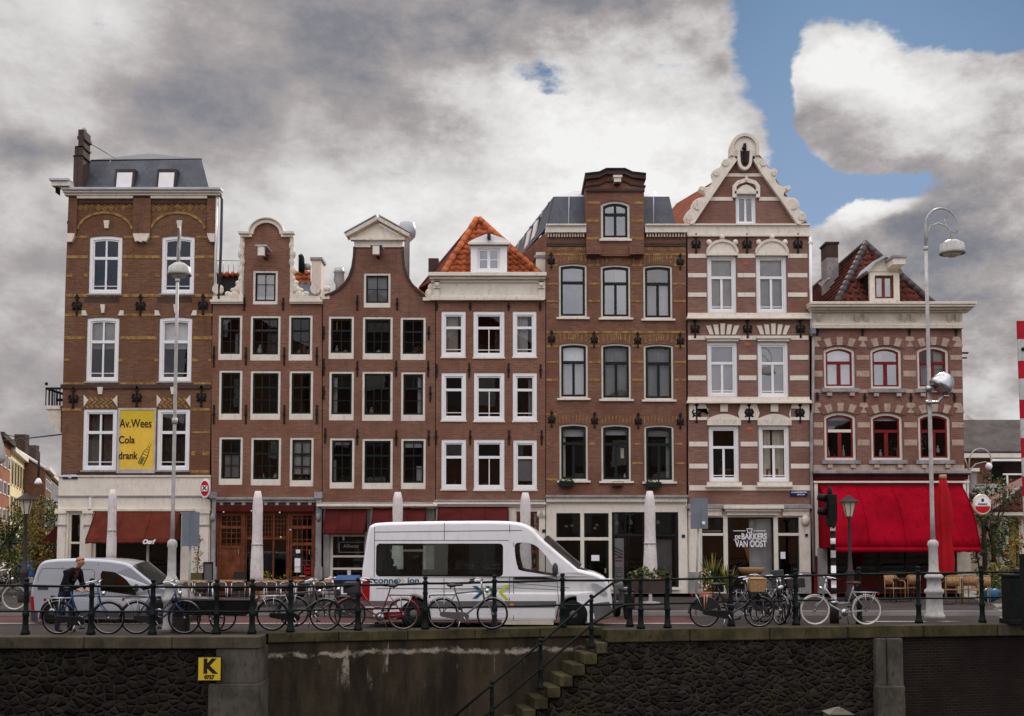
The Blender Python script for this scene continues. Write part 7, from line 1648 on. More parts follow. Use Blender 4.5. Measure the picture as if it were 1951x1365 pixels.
def bicycle(label, rear, front, Y, fm='bike_black', tyre='rubber', step=True, wb=None, r=None, bars='up', rack=True, case='bike_black', guard='bike_black', seat='leather_black', extra=(), steer=0, rz=None, lean=.05, pos=None, zg=0, group='bicycles parked along the railing', top=None):
    if pos is None:
        xr, xf_ = U(rear[0], rear[1], Y)[0], U(front[0], front[1], Y)[0]; wb = abs(xf_ - xr); r = r or .345; pos = ((xr + xf_) / 2, Y, zg); rz = 0 if xf_ > xr else PI
    h = thing('bicycle', label, 'bicycle', pos, rz, group); h.rotation_euler = (lean if abs(rz) < .1 else -lean, 0, rz)
    xr, xf_ = -wb / 2, wb / 2; add_wheel(h, xr, 0, r, r, tyre); add_wheel(h, xf_, 0, r, r, tyre, rz=steer)
    bb = (xr + wb * .43, 0, .29); st = (xr + wb * .27, 0, .80); hd = (xf_ - wb * .2, 0, .93); hl_ = (xf_ - wb * .16, 0, .66); sd = (st[0] - .035, 0, .93)
    m = MB(); m.tube([bb, st, sd], .017, fm, 8)
    if step:
        q = [hl_, (hl_[0] - wb * .12, 0, .48), (bb[0] + wb * .12, 0, .36), bb]; m.tube(q, .021, fm, 8); m.tube([(hd[0], 0, .86), (hd[0] - wb * .12, 0, .66), (bb[0] + wb * .1, 0, .5), (st[0] + .06, 0, .52)], .017, fm, 8)
    else:
        m.tube([hl_, bb], .019, fm, 8); m.tube([(hd[0], 0, .86), (st[0] + .0, 0, .80)], .017, fm, 8)
    m.tube([(hd[0] - .01, 0, .97), hl_], .022, fm, 8)
    for s_ in (-.055, .055):
        m.tube([(hl_[0], s_ * .5, hl_[2]), (hl_[0] + .02, s_, .6), (xf_ - .03, s_, r + .12), (xf_, s_, r)], .012, fm, 6); m.tube([bb, (xr, s_, r)], .011, fm, 6); m.tube([(st[0], 0, .78), (xr, s_, r)], .010, fm, 6)
    m.build('frame', h, local=True)
    m = MB(); m.ball((sd[0] - .05, 0, .98), .14, seat, 10, (.85, .75, .32)); m.ball((sd[0] + .1, 0, .985), .07, seat, 8, (1.5, .5, .4)); m.tube([(sd[0] - .08, -.05, .93), (sd[0] - .08, .05, .93)], .02, 'chrome', 6); m.build('saddle', h, local=True)
    m = MB(); zt = 1.12 if bars == 'up' else 1.04; cx = hd[0] - .03; m.tube([(hd[0], 0, .93), (cx, 0, zt - .05)], .014, 'chrome', 7)
    for s_ in (-1, 1):
        pts = [(cx, 0, zt - .05), (cx + .05, s_ * .06, zt), (cx + .03, s_ * .19, zt + .02), (cx - .08, s_ * .26, zt), (cx - .24, s_ * .28, zt - .04)] if bars == 'up' else [(cx, 0, zt - .05), (cx + .04, s_ * .1, zt - .02), (cx + .02, s_ * .24, zt), (cx - .1, s_ * .29, zt)]
        m.tube(pts, .0125, 'chrome', 7); e = Vector(pts[-1]); d = (e - Vector(pts[-2])).normalized(); m.tube([e - d * .1, e + d * .02], .018, 'rubber', 7); m.tube([(cx + .03, s_ * .15, zt), (cx - .08, s_ * .2, zt - .03)], .006, 'chrome', 5)
    m.build('handlebar', h, local=True)
    for x0, a0, a1 in ((xr, -20, 185), (xf_, 0 + 25, 165)):
        m = MB(); n = 16; rr = r + .028; vs = []
        for k in range(n + 1):
            a = R(a0 + (a1 - a0) * k / n)
            for yy, q in ((-.032, -.012), (0, .006), (.032, -.012)): vs.append((x0 + (rr + q) * math.cos(a), yy, r + (rr + q) * math.sin(a)))
        m.add(vs, [(3 * k + j, 3 * k + j + 1, 3 * k + j + 4, 3 * k + j + 3) for k in range(n) for j in range(2)], guard, True); m.build('mudguard', h, local=True)
    if rack:
        m = MB(); zr = r * 2 + .07
        for yy in (-.07, 0, .07): m.tube([(xr - .26, yy, zr), (st[0] - .02, yy, zr + .01)], .007, 'bike_black' if rack is True else rack, 5)
        for k in range(3): m.tube([(xr - .26 + k * .15, -.07, zr), (xr - .26 + k * .15, .07, zr)], .006, 'bike_black' if rack is True else rack, 5)
        for s_ in (-.07, .07): m.tube([(xr - .02, s_, r), (xr - .2, s_, zr)], .007, 'silver', 5); m.tube([(xr + .02, s_, r), (xr + .05, s_, zr)], .007, 'silver', 5)
        m.box(xr - .3, xr - .27, -.03, .03, zr - .06, zr + .0, 'tail_red'); m.build('luggage_rack', h, local=True)
    if case:
        m = MB(); pr = [(bb[0] + .12 * math.cos(a), bb[2] + .10 * math.sin(a)) for a in [R(-90 + 18 * k) for k in range(11)]] + [(xr + .055 * math.cos(a), r + .055 * math.sin(a)) for a in [R(90 + 22 * k) for k in range(9)]]
        m.prism(pr, -.075, -.04, case); m.build('chain_case', h, local=True, bev=.008)
    m = MB(); m.lathe([(.09, -.045), (.09, -.036)], bb, 'silver', 14, ax=Matrix.Rotation(PI / 2, 3, 'X'))
    for s_, a in ((-1, R(-60)), (1, R(120))):
        e = (bb[0] + .17 * math.cos(a), s_ * .095, bb[2] + .17 * math.sin(a)); m.tube([(bb[0], s_ * .085, bb[2]), e], .011, 'silver', 5); m.box(e[0] - .05, e[0] + .05, e[1] + s_ * .015 - .035, e[1] + s_ * .015 + .035, e[2] - .012, e[2] + .012, 'rubber')
    m.build('crank', h, local=True)
    m = MB(); m.tube([(bb[0] - .06, -.03, .27), (bb[0] - .14, -.13, .0)], .012, 'silver', 6); m.build('kickstand', h, local=True)
    m = MB(); m.lathe([(.02, -.05), (.045, -.02), (.05, .02), (.04, .03)], (hd[0] + .11, 0, .86), 'chrome', 10, ax=Matrix.Rotation(PI / 2, 3, 'Y')); m.build('front_light', h, local=True)
    for e in extra:
        m = MB()
        if e == 'basket':
            m.prism([(hd[0] + .02, .82), (hd[0] + .34, .82), (hd[0] + .4, 1.1), (hd[0] - .02, 1.1)], -.2, .2, 'wicker'); m.prism([(hd[0] + .0, 1.101), (hd[0] + .38, 1.101), (hd[0] + .38, 1.13), (hd[0] - .0, 1.13)], -.21, .21, 'wicker'); m.build('basket', h, local=True, bev=.03)
        elif e == 'crate': m.box(hd[0] + .0, hd[0] + .36, -.2, .2, .83, 1.06, 'slate_dark'); m.build('crate', h, local=True, bev=.015)
        elif e == 'bags':
            for s_ in (-1, 1): m.prism([(xr - .26, .38), (xr + .16, .38), (xr + .18, .74), (xr - .26, .74)], s_ * .1 - .035, s_ * .1 + .035 + s_ * .06, 'leather_black')
            m.build('pannier', h, local=True, bev=.03)
        elif e == 'skirt':
            pr = [(xr, r)] + [(xr + (r + .01) * math.cos(R(a)), r + (r + .01) * math.sin(R(a))) for a in range(20, 165, 12)]
            for s_ in (-.05, .045): m.prism(pr, s_, s_ + .006, 'leather_black')
            m.build('coat_guard', h, local=True)
        elif e == 'strap': m.tube([(xr - .02, -.085, .74), (xr - .02, -.09, .42)], .014, 'orange_light', 6); m.build('strap', h, local=True)
        elif e == 'child_seat':
            m.box(xr - .2, xr + .1, -.15, .15, .80, .87, 'plastic_dark'); m.box(xr - .24, xr - .17, -.16, .16, .8, 1.25, 'plastic_dark'); m.build('child_seat', h, local=True, bev=.03)
    return h
bicycle('blue bicycle whose saddle the man is bending over', (112, 1172), (207, 1172), 23.75, 'bike_blue', step=False, case='bike_black', guard='bike_black', rack='silver')
bicycle('dark navy bicycle partly hidden by the pale lamp post', (261, 1174), (352, 1174), 23.85, 'bike_navy', case='leather_black', rack=True)
bicycle('black bicycle with white rear stays between the two closed parasols', (519, 1171), (620, 1170), 24.75, 'bike_black', step=False, extra=('skirt',) if 0 else (), rack='silver', guard='bike_black')
bicycle('red step-through bicycle behind the rear end of the minibus', (768, 1174), (667, 1174), 24.95, 'bike_red', tyre='leather_brown', extra=('crate',), case='bike_red', guard='bike_red')
bicycle('slim grey bicycle standing before the middle of the minibus', (843, 1168), (938, 1167), 25.1, 'bike_grey', step=False, case='bike_grey', guard='bike_grey', seat='leather_black')
bicycle('black bicycle with coat guard and orange strap by the leaning sign', (1342, 1158), (1446, 1160), 25.75, 'bike_black', extra=('skirt', 'strap', 'basket'))
bicycle('silver bicycle with pale tyres behind the banded traffic light pole', (1650, 1150), (1552, 1147), 26.5, 'bike_silver', tyre='tyre_pale', case=None, guard='silver', seat='leather_brown', rack='silver')
bicycle('dark bicycle turned towards the canal with black bags, beside the basket bicycle', None, None, 0, 'bike_black', pos=(*G(1462, 1188), 0), rz=R(-72), wb=1.08, r=.345, extra=('bags',), bars='up', lean=.1)
bicycle('dark bicycle facing the canal, next to the bakery door side', None, None, 0, 'bike_black', pos=(*G(1493, 1186), 0), rz=R(-100), wb=1.06, r=.34, extra=('child_seat',), lean=-.08)
bicycle('dark bicycle squeezed behind the bag-laden one before the bakery window', None, None, 0, 'bike_grey', pos=(*G(1478, 1178), 0), rz=R(-80), wb=1.06, r=.34, bars='flat', lean=.05)
bicycle('grey bicycle parked askew between the basket bicycle and a railing post', None, None, 0, 'bike_grey', pos=(*G(1428, 1184), 0), rz=R(-62), wb=1.06, r=.34, bars='up', lean=.12)
bicycle('black bicycle turned to the canal, next to the pale-tyred silver one', None, None, 0, 'bike_black', pos=(*G(1516, 1182), 0), rz=R(-96), wb=1.06, r=.34, extra=('crate',), lean=-.06)
bicycle('dark bicycle behind the black one, half hidden by the third closed parasol side', (560, 1164), (655, 1164), 25.9, 'bike_grey', step=False, case=None, guard='bike_black')
bicycle('old bicycle at the far kerb beyond the left end of the silver van', (-28, 1136), (28, 1136), 31.6, 'bike_grey', zg=.045, tyre='tyre_pale', group='bicycles parked at the far kerb')
for k, (px, lb) in enumerate(((10, 'grey bicycle nearest the lantern post under the trees'), (22, 'dark bicycle leaning among the trees of the side street'))):
    x, y = G(px, 1128 - k * 6, .045); bicycle(lb, None, None, 0, ('bike_silver', 'bike_black')[k], pos=(x, y, .045), rz=R(40 + k * 60), wb=1.05, r=.34, group='bicycles parked at the far kerb')
# long black cargo bike
x0, x1, z0, z1 = WR((334, 1138, 487, 1168), 24.3); h = thing('cargo_bike', 'long black wooden box of a cargo tricycle beside the pale lamp post', 'cargo bike', ((x0 + x1) / 2, 24.3, 0))
m = MB(); m.hexa([(x0 + .06, 24.0, z0 - .02), (x1 - .1, 24.0, z0 - .02), (x1 - .1, 24.65, z0 - .02), (x0 + .06, 24.65, z0 - .02), (x0, 23.95, z1), (x1, 23.95, z1 - .03), (x1, 24.7, z1 - .03), (x0, 24.7, z1)], 'bike_black'); m.box(x0 - .02, x1 + .02, 23.93, 23.96, z1 - .07, z1 - .03, 'slate_dark'); m.build('cargo_box', h, bev=.012)
for px, yy in ((402, 24.0), (424, 24.72)): add_wheel(h, U(px, 1180, yy)[0] - h.location.x, yy - 24.3, .3, .3, 'rubber')
m = MB(); m.tube([(x0 + .3, 24.3, z0 - .02), (x1 - .2, 24.3, z0 - .04)], .03, 'bike_black', 8); m.tube([(U(402, 1180, 24)[0], 23.98, .3), (U(424, 1180, 24.7)[0], 24.75, .3)], .02, 'bike_black', 8); xh = x0 + .12; m.tube([(xh, 24.3, z0), (xh - .02, 24.3, z1 + .25)], .02, 'bike_black', 8); m.box(x0 + .0, x0 + .25, 24.1, 24.5, .0, z0, 'slate_dark'); m.build('frame', h)
m = MB(); m.tube([(xh - .12, 23.95, z1 + .3), (xh - .02, 24.05, z1 + .27), (xh - .02, 24.55, z1 + .27), (xh - .12, 24.65, z1 + .3)], .014, 'chrome', 7); m.build('handlebar', h)
m = MB(); m.ball((xh + .38, 24.4, z1 + .17), .13, 'leather_brown', 10, (1, .8, .5)); m.tube([(xh + .38, 24.4, z1 - .2), (xh + .38, 24.4, z1 + .14)], .016, 'silver', 6); m.build('saddle', h)
# ================================================================ the man
def person(label, loc, rz, J, bones, mats):
    h = thing('person', label, 'person', loc, rz); names = list(J); me = bpy.data.meshes.new('body')
    me.from_pydata([J[k][:3] for k in names], [(names.index(a), names.index(b)) for a, b in bones], []); o = bpy.data.objects.new('body', me); COL.objects.link(o)
    sk = o.modifiers.new('skin', 'SKIN'); sk.use_smooth_shade = True
    for i, k in enumerate(names):
        r = J[k][3]; v = me.skin_vertices[0].data[i]; v.radius = (r, r) if not isinstance(r, tuple) else r; v.use_root = (k == 'pelvis')
    sb = o.modifiers.new('sub', 'SUBSURF'); sb.levels = sb.render_levels = 2
    dg = bpy.context.evaluated_depsgraph_get(); nm = bpy.data.meshes.new_from_object(o.evaluated_get(dg)); o.modifiers.clear(); o.data = nm; nm.materials.clear()
    for q in mats: nm.materials.append(MAT[q[0]])
    for p in nm.polygons:
        c = p.center; p.use_smooth = True
        for i, q in enumerate(mats):
            if q[1](c): p.material_index = i; break
    o.parent = h; return h, o
J = dict(pelvis=(0, 0, .90, (.15, .125)), belly=(.05, 0, 1.06, (.15, .125)), chest=(.14, 0, 1.21, (.18, .14)), upper=(.22, 0, 1.32, (.15, .12)), neck=(.29, 0, 1.385, .06), neck2=(.335, 0, 1.43, .056), head=(.385, 0, 1.495, (.085, .078)), crown=(.40, 0, 1.58, (.075, .068)))
B = [('pelvis', 'belly'), ('belly', 'chest'), ('chest', 'upper'), ('upper', 'neck'), ('neck', 'neck2'), ('neck2', 'head'), ('head', 'crown')]
for s, sg in (('l', 1), ('r', -1)):
    fx = .06 if sg > 0 else -.08
    J.update({'hip' + s: (.0, sg * .10, .84, .095), 'kn' + s: (fx + .03, sg * .11, .48, .065), 'an' + s: (fx - .03, sg * .115, .09, .045), 'he' + s: (fx - .05, sg * .115, .045, .042), 'to' + s: (fx + .13, sg * .125, .035, .035),
              'sh' + s: (.19, sg * .20, 1.29, .082), 'el' + s: (.22, sg * .25, 1.05, .058), 'wr' + s: (.40, sg * .15, .94, .034), 'pa' + s: (.465, sg * .125, .915, .032)})
    B += [('pelvis', 'hip' + s), ('hip' + s, 'kn' + s), ('kn' + s, 'an' + s), ('an' + s, 'he' + s), ('an' + s, 'to' + s), ('upper', 'sh' + s), ('sh' + s, 'el' + s), ('el' + s, 'wr' + s), ('wr' + s, 'pa' + s)]
    for k in range(4):
        yy = sg * (.125 + (k - 1.5) * .021); ln = (.07, .08, .075, .06)[k]
        J.update({f'f{k}a{s}': (.495, yy, .905, .0105), f'f{k}b{s}': (.495 + ln * .55, yy, .895, .0095), f'f{k}c{s}': (.495 + ln * .7, yy, .895 - ln * .5, .008)}); B += [('pa' + s, f'f{k}a{s}'), (f'f{k}a{s}', f'f{k}b{s}'), (f'f{k}b{s}', f'f{k}c{s}')]
    J.update({'ta' + s: (.45, sg * .085, .90, .011), 'tb' + s: (.49, sg * .075, .885, .009)}); B += [('wr' + s, 'ta' + s), ('ta' + s, 'tb' + s)]
px_, py_ = 24.25, 0; mx = U(121, 1200, 24.15)[0]
ph, pb_ = person('bald man in a dark jacket and jeans bending over a blue bicycle', (mx, 24.2, -.0), R(-18), J, B, [('skin', lambda c: (c.x > .27 and c.z > 1.395) or (c.x > .425 and c.z < 1.0)), ('leather_shoe', lambda c: c.z < .1), ('jeans', lambda c: c.z < .90 and c.x < .28), ('shirt', lambda c: c.x > .19 + (c.z - 1.0) * .25 and abs(c.y) < .055 and c.z > .95), ('jacket', lambda c: True)])
m = MB(); m.ball((.38, 0, 1.54), .096, 'hair', 14, (1.0, .93, .9)); m.v = [(v[0] - .018, v[1], max(v[2], 1.51 - (v[0] - .33) * -.5)) for v in m.v]; m.build('hair', ph, local=True)
m = MB(); m.ball((.475, 0, 1.495), .02, 'skin', 8, (1.0, .8, 1.2)); m.build('nose', ph, local=True)
for sg in (-1, 1):
    m = MB(); m.ball((.37, sg * .086, 1.50), .028, 'skin', 8, (.7, .35, 1.1)); m.build('ear', ph, local=True)
    m = MB(); m.ball((.456, sg * .032, 1.515), .011, 'ink', 6); m.build('eye', ph, local=True)
m = MB(); m.tube([(.458, -.025, 1.455), (.467, 0, 1.453), (.458, .025, 1.455)], .005, 'terracotta', 5); m.build('mouth', ph, local=True)
m = MB(); m.tube([(.17, -.09, 1.36), (.245, -.085, 1.38), (.31, -.03, 1.36), (.31, .03, 1.36), (.245, .085, 1.38), (.17, .09, 1.36)], .022, 'jacket', 7); m.build('collar', ph, local=True)
# ================================================================ terrace furniture
def chair_proto(label, alu=True, group='aluminium terrace chairs'):
    h = thing('terrace_chair', label, 'chair', (0, 0, 0), 0, group); fr = 'silver' if alu else 'pale_wood'; wv = 'leather_brown' if alu else 'wicker'
    m = MB(); m.box(-.22, .22, -.21, .21, .43, .455, wv); m.build('seat', h, local=True, bev=.01)
    m = MB(); q = []
    for k in range(9): a = R(-50 + 100 * k / 8); q.append((.25 * math.sin(a), .23 - .05 * math.cos(a) * 0 + .05 * math.cos(a)))
    m.add([(x, y, z) for x, y in q for z in (.56, .86)], [(2 * k, 2 * k + 2, 2 * k + 3, 2 * k + 1) for k in range(8)], wv, True); m.build('backrest', h, local=True).modifiers.new('t', 'SOLIDIFY').thickness = .015
    for sx_ in (-1, 1):
        m = MB(); m.tube([(sx_ * .22, -.2, 0), (sx_ * .225, -.2, .64), (sx_ * .235, -.12, .68), (sx_ * .235, .1, .69), (sx_ * .22, .23, .82), (sx_ * .16, .265, .87), (0, .28, .885)], .015, fr, 7); m.build('armrest', h, local=True)
        m = MB(); m.tube([(sx_ * .2, .24, 0), (sx_ * .21, .22, .45), (sx_ * .21, .25, .84)], .014, fr, 7); m.build('leg', h, local=True)
    return h
def place_first(proto, used=[]):
    if proto in used: return copy_tree(proto)
    used.append(proto); return proto
ca = chair_proto('tmp'); TY = 33.4
spots = [(352, 33.1, 10, 'aluminium armchair just right of the pale lamp post'), (385, 33.4, 190, 'aluminium armchair behind the middle of the cargo box'), (418, 32.9, 20, 'aluminium armchair before the brown wooden door'), (452, 33.5, 200, 'aluminium armchair near the right end of the cargo box'), (492, 33.0, 0, 'aluminium armchair under the second closed parasol'), (520, 33.5, 170, 'aluminium armchair above the black bicycle rear wheel'),
         (548, 32.9, 15, 'aluminium armchair behind the black bicycle saddle'), (578, 33.3, 190, 'aluminium armchair behind the black bicycle frame'), (604, 32.9, 0, 'aluminium armchair behind the black bicycle handlebar'), (634, 33.4, 165, 'aluminium armchair beside the blue-lidded bin')]
for px, Y, a, lb in spots:
    c = place_first(ca); c.location = (U(px, 1150, Y)[0], Y, .042); c.rotation_euler.z = R(a); c['label'] = lb; c.scale = (.92, .92, .82)
def table(px, Y, wv, label, top='pale_wood', hgt=.74, group='terrace tables', legm='silver'):
    x = U(px, 1150, Y)[0]; h = thing('terrace_table', label, 'table', (x, Y, .042), 0, group); m = MB()
    n = 5
    for k in range(n): m.box(-wv / 2, wv / 2, -.35 + .7 * k / n + .006, -.35 + .7 * (k + 1) / n - .006, hgt - .03, hgt, top)
    m.build('tabletop', h, local=True)
    for sx_ in (-1, 1):
        for sy in (-1, 1): MB().box(sx_ * (wv / 2 - .07) - .02, sx_ * (wv / 2 - .07) + .02, sy * .28 - .02, sy * .28 + .02, 0, hgt - .031, legm).build('leg', h, local=True)
for px, Y, wv, lb in ((368, 34.0, .8, 'wooden terrace table behind the left of the cargo box'), (436, 34.1, .9, 'wooden terrace table before the brown door'), (506, 34.2, .8, 'wooden terrace table beside the second closed parasol'), (563, 34.1, .9, 'wooden terrace table behind the black bicycle'), (622, 34.2, .8, 'wooden terrace table by the grey stone pilaster')): table(px, Y, wv, lb)
cw = chair_proto('tmp2', False, 'wicker cafe chairs')
for px, Y, a, lb in ((1812, 34.5, 175, 'wicker cafe chair just right of the grey lamp base'), (1848, 34.8, 160, 'wicker cafe chair before the pale cafe table'), (1866, 34.2, 200, 'wicker cafe chair nearest the green cup'), (1706, 35.5, 20, 'wicker cafe chair in the dark under the red awning'), (1735, 35.9, 190, 'wicker cafe chair near the spotlight lamp under the awning')):
    c = place_first(cw); c.location = (U(px, 1150, Y)[0], Y, .042); c.rotation_euler.z = R(a); c['label'] = lb
table(1852, 35.3, .9, 'pale cafe table with a green cup at the awning corner', 'curtain_sky_white', .78); table(1722, 36.0, .8, 'dark cafe table under the red awning', 'slate_dark', .74, legm='slate_dark')
x, z = U(1868, 1122, 35.2); h = tag(MB().lathe([(.05, .822), (.08, .98), (.075, 1.0)], (0, 0, 0), 'bottle_green', 12).build('cup'), 'green cup standing on the pale cafe table', 'cup'); h.location = (x, 35.2, .0)
h = thing('litter_bin', 'dark wheeled bin with a blue lid and white notice behind the railing', 'bin', (U(662, 1150, 30.4)[0], 30.4, RZ)); m = MB(); m.hexa([(-.27, -.27, .08), (.27, -.27, .08), (.27, .27, .08), (-.27, .27, .08), (-.33, -.33, 1.0), (.33, -.33, 1.0), (.33, .33, 1.0), (-.33, .33, 1.0)], 'bin_dark'); m.box(-.13, .03, -.335, -.315, .62, .86, 'sign_white'); m.build('body', h, local=True, bev=.02)
m = MB(); m.hexa([(-.36, -.37, 1.0), (.36, -.37, 1.0), (.36, .37, 1.0), (-.36, .37, 1.0), (-.3, -.3, 1.09), (.3, -.3, 1.09), (.3, .3, 1.12), (-.3, .3, 1.12)], 'blue_lid'); m.build('lid', h, local=True, bev=.015)
for s_ in (-1, 1): MB().lathe([(.1, -.03), (.1, .03)], (s_ * .25, .3, .1), 'rubber', 12, ax=Matrix.Rotation(PI / 2, 3, 'Y')).build('wheel', h, local=True)
h = thing('litter_bin', 'low white bin with a red lid beside the cafe window', 'bin', (U(641, 1120, 35.2)[0], 35.2, .042)); m = MB(); m.box(-.34, .34, -.25, .25, .05, .66, 'lamp_paint'); m.build('body', h, local=True, bev=.02); m = MB(); m.hexa([(-.37, -.28, .66), (.37, -.28, .66), (.37, .28, .66), (-.37, .28, .66), (-.3, -.2, .76), (.3, -.2, .76), (.3, .2, .78), (-.3, .2, .78)], 'sign_red'); m.build('lid', h, local=True, bev=.02)
# planters and plants
def planter(name, label, r, Y, mat, depth, plants, zb=.042):
    x0, x1, z0, z1 = WR(r, Y); z0 = zb if zb is not None else z0; h = thing(name, label, 'planter', ((x0 + x1) / 2, Y, z0)); m = MB(); m.ring(outl(x0, x1, z0, z1), outl(x0 + .04, x1 - .04, z0 + .1, z1 - .06), Y - depth / 2 + .03, Y + depth / 2 - .03, mat); m.box(x0, x1, Y - depth / 2, Y - depth / 2 + .03, z0, z1, mat); m.box(x0, x1, Y + depth / 2 - .03, Y + depth / 2, z0, z1, mat); m.box(x0 + .04, x1 - .04, Y - depth / 2 + .03, Y + depth / 2 - .03, z1 - .1, z1 - .06, 'bark'); m.build('box', h)
    return h, x0, x1, z1
h, x0, x1, z1 = planter('planter_box', 'long dark brown planter with flowers beside a closed parasol', (1198, 1106, 1278, 1130), 31.9, 'planter_brown', .5, None, None)
for s_ in (x0 + .1, x1 - .12): MB().box(s_ - .05, s_ + .05, 31.75, 32.05, .042, U(1230, 1130, 31.9)[1], 'maroon_dark').build('leg', h)
pl = thing('flower_plant', 'mixed green flowering plants growing in the long brown planter', 'plant', ((x0 + x1) / 2, 31.9, z1)); m = MB()
for k in range(7): leaves(m, (x0 + .1 + (x1 - x0 - .2) * k / 6, 31.9, z1 + .08 + .08 * (k % 3)), (.16, .15, .16), 90, .1, ['leaf', 'leaf_dark', 'leaf_yellow'], k)
leaves(m, ((x0 + x1) / 2, 31.8, z1 + .02), (.35, .12, .07), 60, .06, ['petal', 'petal_white', 'petal'], 77); m.build('foliage', pl)
h, x0, x1, z1 = planter('planter_box', 'olive green planter standing before the white pilaster', (363, 1092, 388, 1128), 36.8, 'planter_olive', .45, None)
pl = thing('climbing_plant', 'thin climbing plant with orange blooms in the olive planter', 'plant', ((x0 + x1) / 2, 36.8, z1)); m = MB()
for k in range(9): leaves(m, ((x0 + x1) / 2 + .05 * math.sin(k * 2), 36.8, z1 + .1 + .14 * k), (.16 - .008 * k, .12, .1), 34, .08, ['leaf_yellow', 'leaf', 'leaf_autumn'], 40 + k)
m.tube([((x0 + x1) / 2, 36.8, z1 - .05), ((x0 + x1) / 2 + .04, 36.8, z1 + 1.2)], .012, 'bark', 5); m.build('foliage', pl)
h = thing('menu_board', 'black framed standing menu board by the stone pilaster', 'menu board', (U(396, 1120, 36.6)[0], 36.6, .042)); m = MB(); m.ring(outl(-.16, .16, .1, 1.25), outl(-.13, .13, .6, 1.2), -.02, .02, 'black_iron'); m.add([(-.13, 0, .6), (.13, 0, .6), (.13, 0, 1.2), (-.13, 0, 1.2)], [(0, 1, 2, 3)], 'plastic_grey'); m.build('board', h, local=True); MB().box(-.2, .2, -.15, .15, 0, .06, 'black_iron').build('foot', h, local=True)
h = thing('menu_board', 'dark leaning blackboard sign beside the brown wooden door', 'menu board', (U(455, 1120, 36.0)[0], 36.0, .042)); m = MB(); m.hexa([(-.22, -.1, 0), (.22, -.1, 0), (.22, -.07, 0), (-.22, -.07, 0), (-.2, .1, .95), (.2, .1, .95), (.2, .13, .95), (-.2, .13, .95)], 'ink'); m.hexa([(-.22, .3, 0), (.22, .3, 0), (.22, .33, 0), (-.22, .33, 0), (-.2, .131, .95), (.2, .131, .95), (.2, .16, .95), (-.2, .16, .95)], 'slate_dark'); m.build('board', h, local=True)
h, x0, x1, z1 = planter('planter_box', 'small wooden planter under the brown cafe window', (496, 1102, 514, 1112), 37.4, 'pale_wood', .4, None)
pl = tag(leaves(MB(), (0, 0, .1), (.22, .14, .14), 120, .09, ['leaf', 'leaf_yellow', 'leaf_dark'], 5).build('shrub'), 'small green shrub in the planter under the cafe window', 'plant'); pl.location = ((x0 + x1) / 2, 37.4, z1)
pl = tag(leaves(MB(), (0, 0, .42), (.3, .2, .42), 260, .1, ['leaf', 'leaf_yellow', 'leaf_dark'], 6).build('shrub'), 'small bush between the planter and the brown glass door', 'plant'); pl.location = (U(536, 1120, 37.2)[0], 37.2, .042)
def spiky(label, px, Y, hgt, spread, n, mats, seed, base=.25):
    x = U(px, 1130, Y)[0]; h = thing('spiky_plant', label, 'plant', (x, Y, .042)); m = MB(); q = random.Random(seed)
    for k in range(n):
        a = q.uniform(0, 2 * PI); l = hgt * q.uniform(.55, 1.0); s_ = spread * q.uniform(.2, 1); b = Vector((0, 0, base)); tip = Vector((math.cos(a) * s_, math.sin(a) * s_, base + l)); mid = b.lerp(tip, .55) + Vector((0, 0, l * .12)); w_ = Vector((-math.sin(a), math.cos(a), 0)) * .028
        m.add([b - w_ * .6, b + w_ * .6, mid - w_, mid + w_, tip], [(0, 1, 3, 2), (2, 3, 4)], mats[k % len(mats)])
    m.build('foliage', h, local=True); m = MB(); m.lathe([(.17, 0), (.24, base), (.2, base), (.19, base - .03)], (0, 0, 0), 'planter_brown', 14); m.build('pot', h, local=True); return h
spiky('tall spiky green plant by the leaning sign pole', 1358, 36.0, 1.35, .55, 46, ['leaf', 'leaf_yellow', 'leaf_dark'], 3)
spiky('yellowish spiky plant under the bakery window', 1386, 35.6, 1.0, .5, 46, ['leaf_yellow', 'leaf', 'leaf_yellow'], 4)
pl = thing('potted_shrub', 'pinkish flowering shrub between the two spiky plants', 'plant', (U(1344, 1130, 35.4)[0], 35.4, .042)); m = MB(); leaves(m, (0, 0, .7), (.26, .22, .38), 200, .1, ['leaf', 'leaf_yellow', 'petal_white', 'leaf_autumn'], 8); m.build('foliage', pl, local=True); MB().lathe([(.16, 0), (.22, .34), (.18, .34)], (0, 0, 0), 'terracotta', 12).build('pot', pl, local=True)
for px, lb in ((1432, 'wicker bread basket on a stand before the bakery window'), ):
    Y = 36.4; x, z = U(px, 1096, Y); h = thing('bread_basket', lb, 'basket', (x, Y, .042)); m = MB(); m.lathe([(.3, .86), (.44, 1.05), (.42, 1.07), (.28, .9)], (0, 0, 0), 'wicker', 18); m.build('basket_bowl', h, local=True); m = MB()
    for k in range(3): a = 2 * PI * k / 3; m.tube([(.3 * math.cos(a), .3 * math.sin(a), 0), (.12 * math.cos(a), .12 * math.sin(a), .88)], .02, 'pale_wood', 6)
    m.build('stand', h, local=True)
h = thing('scooter', 'dark parked motor scooter in front of the minibus nose', 'scooter', (U(1185, 1150, 30.0)[0], 30.0, RZ), R(100)); 
for xx in (-.55, .55): car_wheel(h, xx, 0, .24, .12, 'silver')
m = MB(); m.prism([(-.75, .45), (-.35, .32), (.1, .25), (.3, .3), (.42, .85), (.5, .9), (.42, 1.0), (.3, .9), (.18, .42), (-.1, .42), (-.2, .72), (-.75, .72)], -.14, .14, 'bike_black'); m.build('body', h, local=True, bev=.04); m = MB(); m.box(-.72, -.1, -.14, .14, .72, .8, 'leather_black'); m.build('saddle', h, local=True, bev=.03)
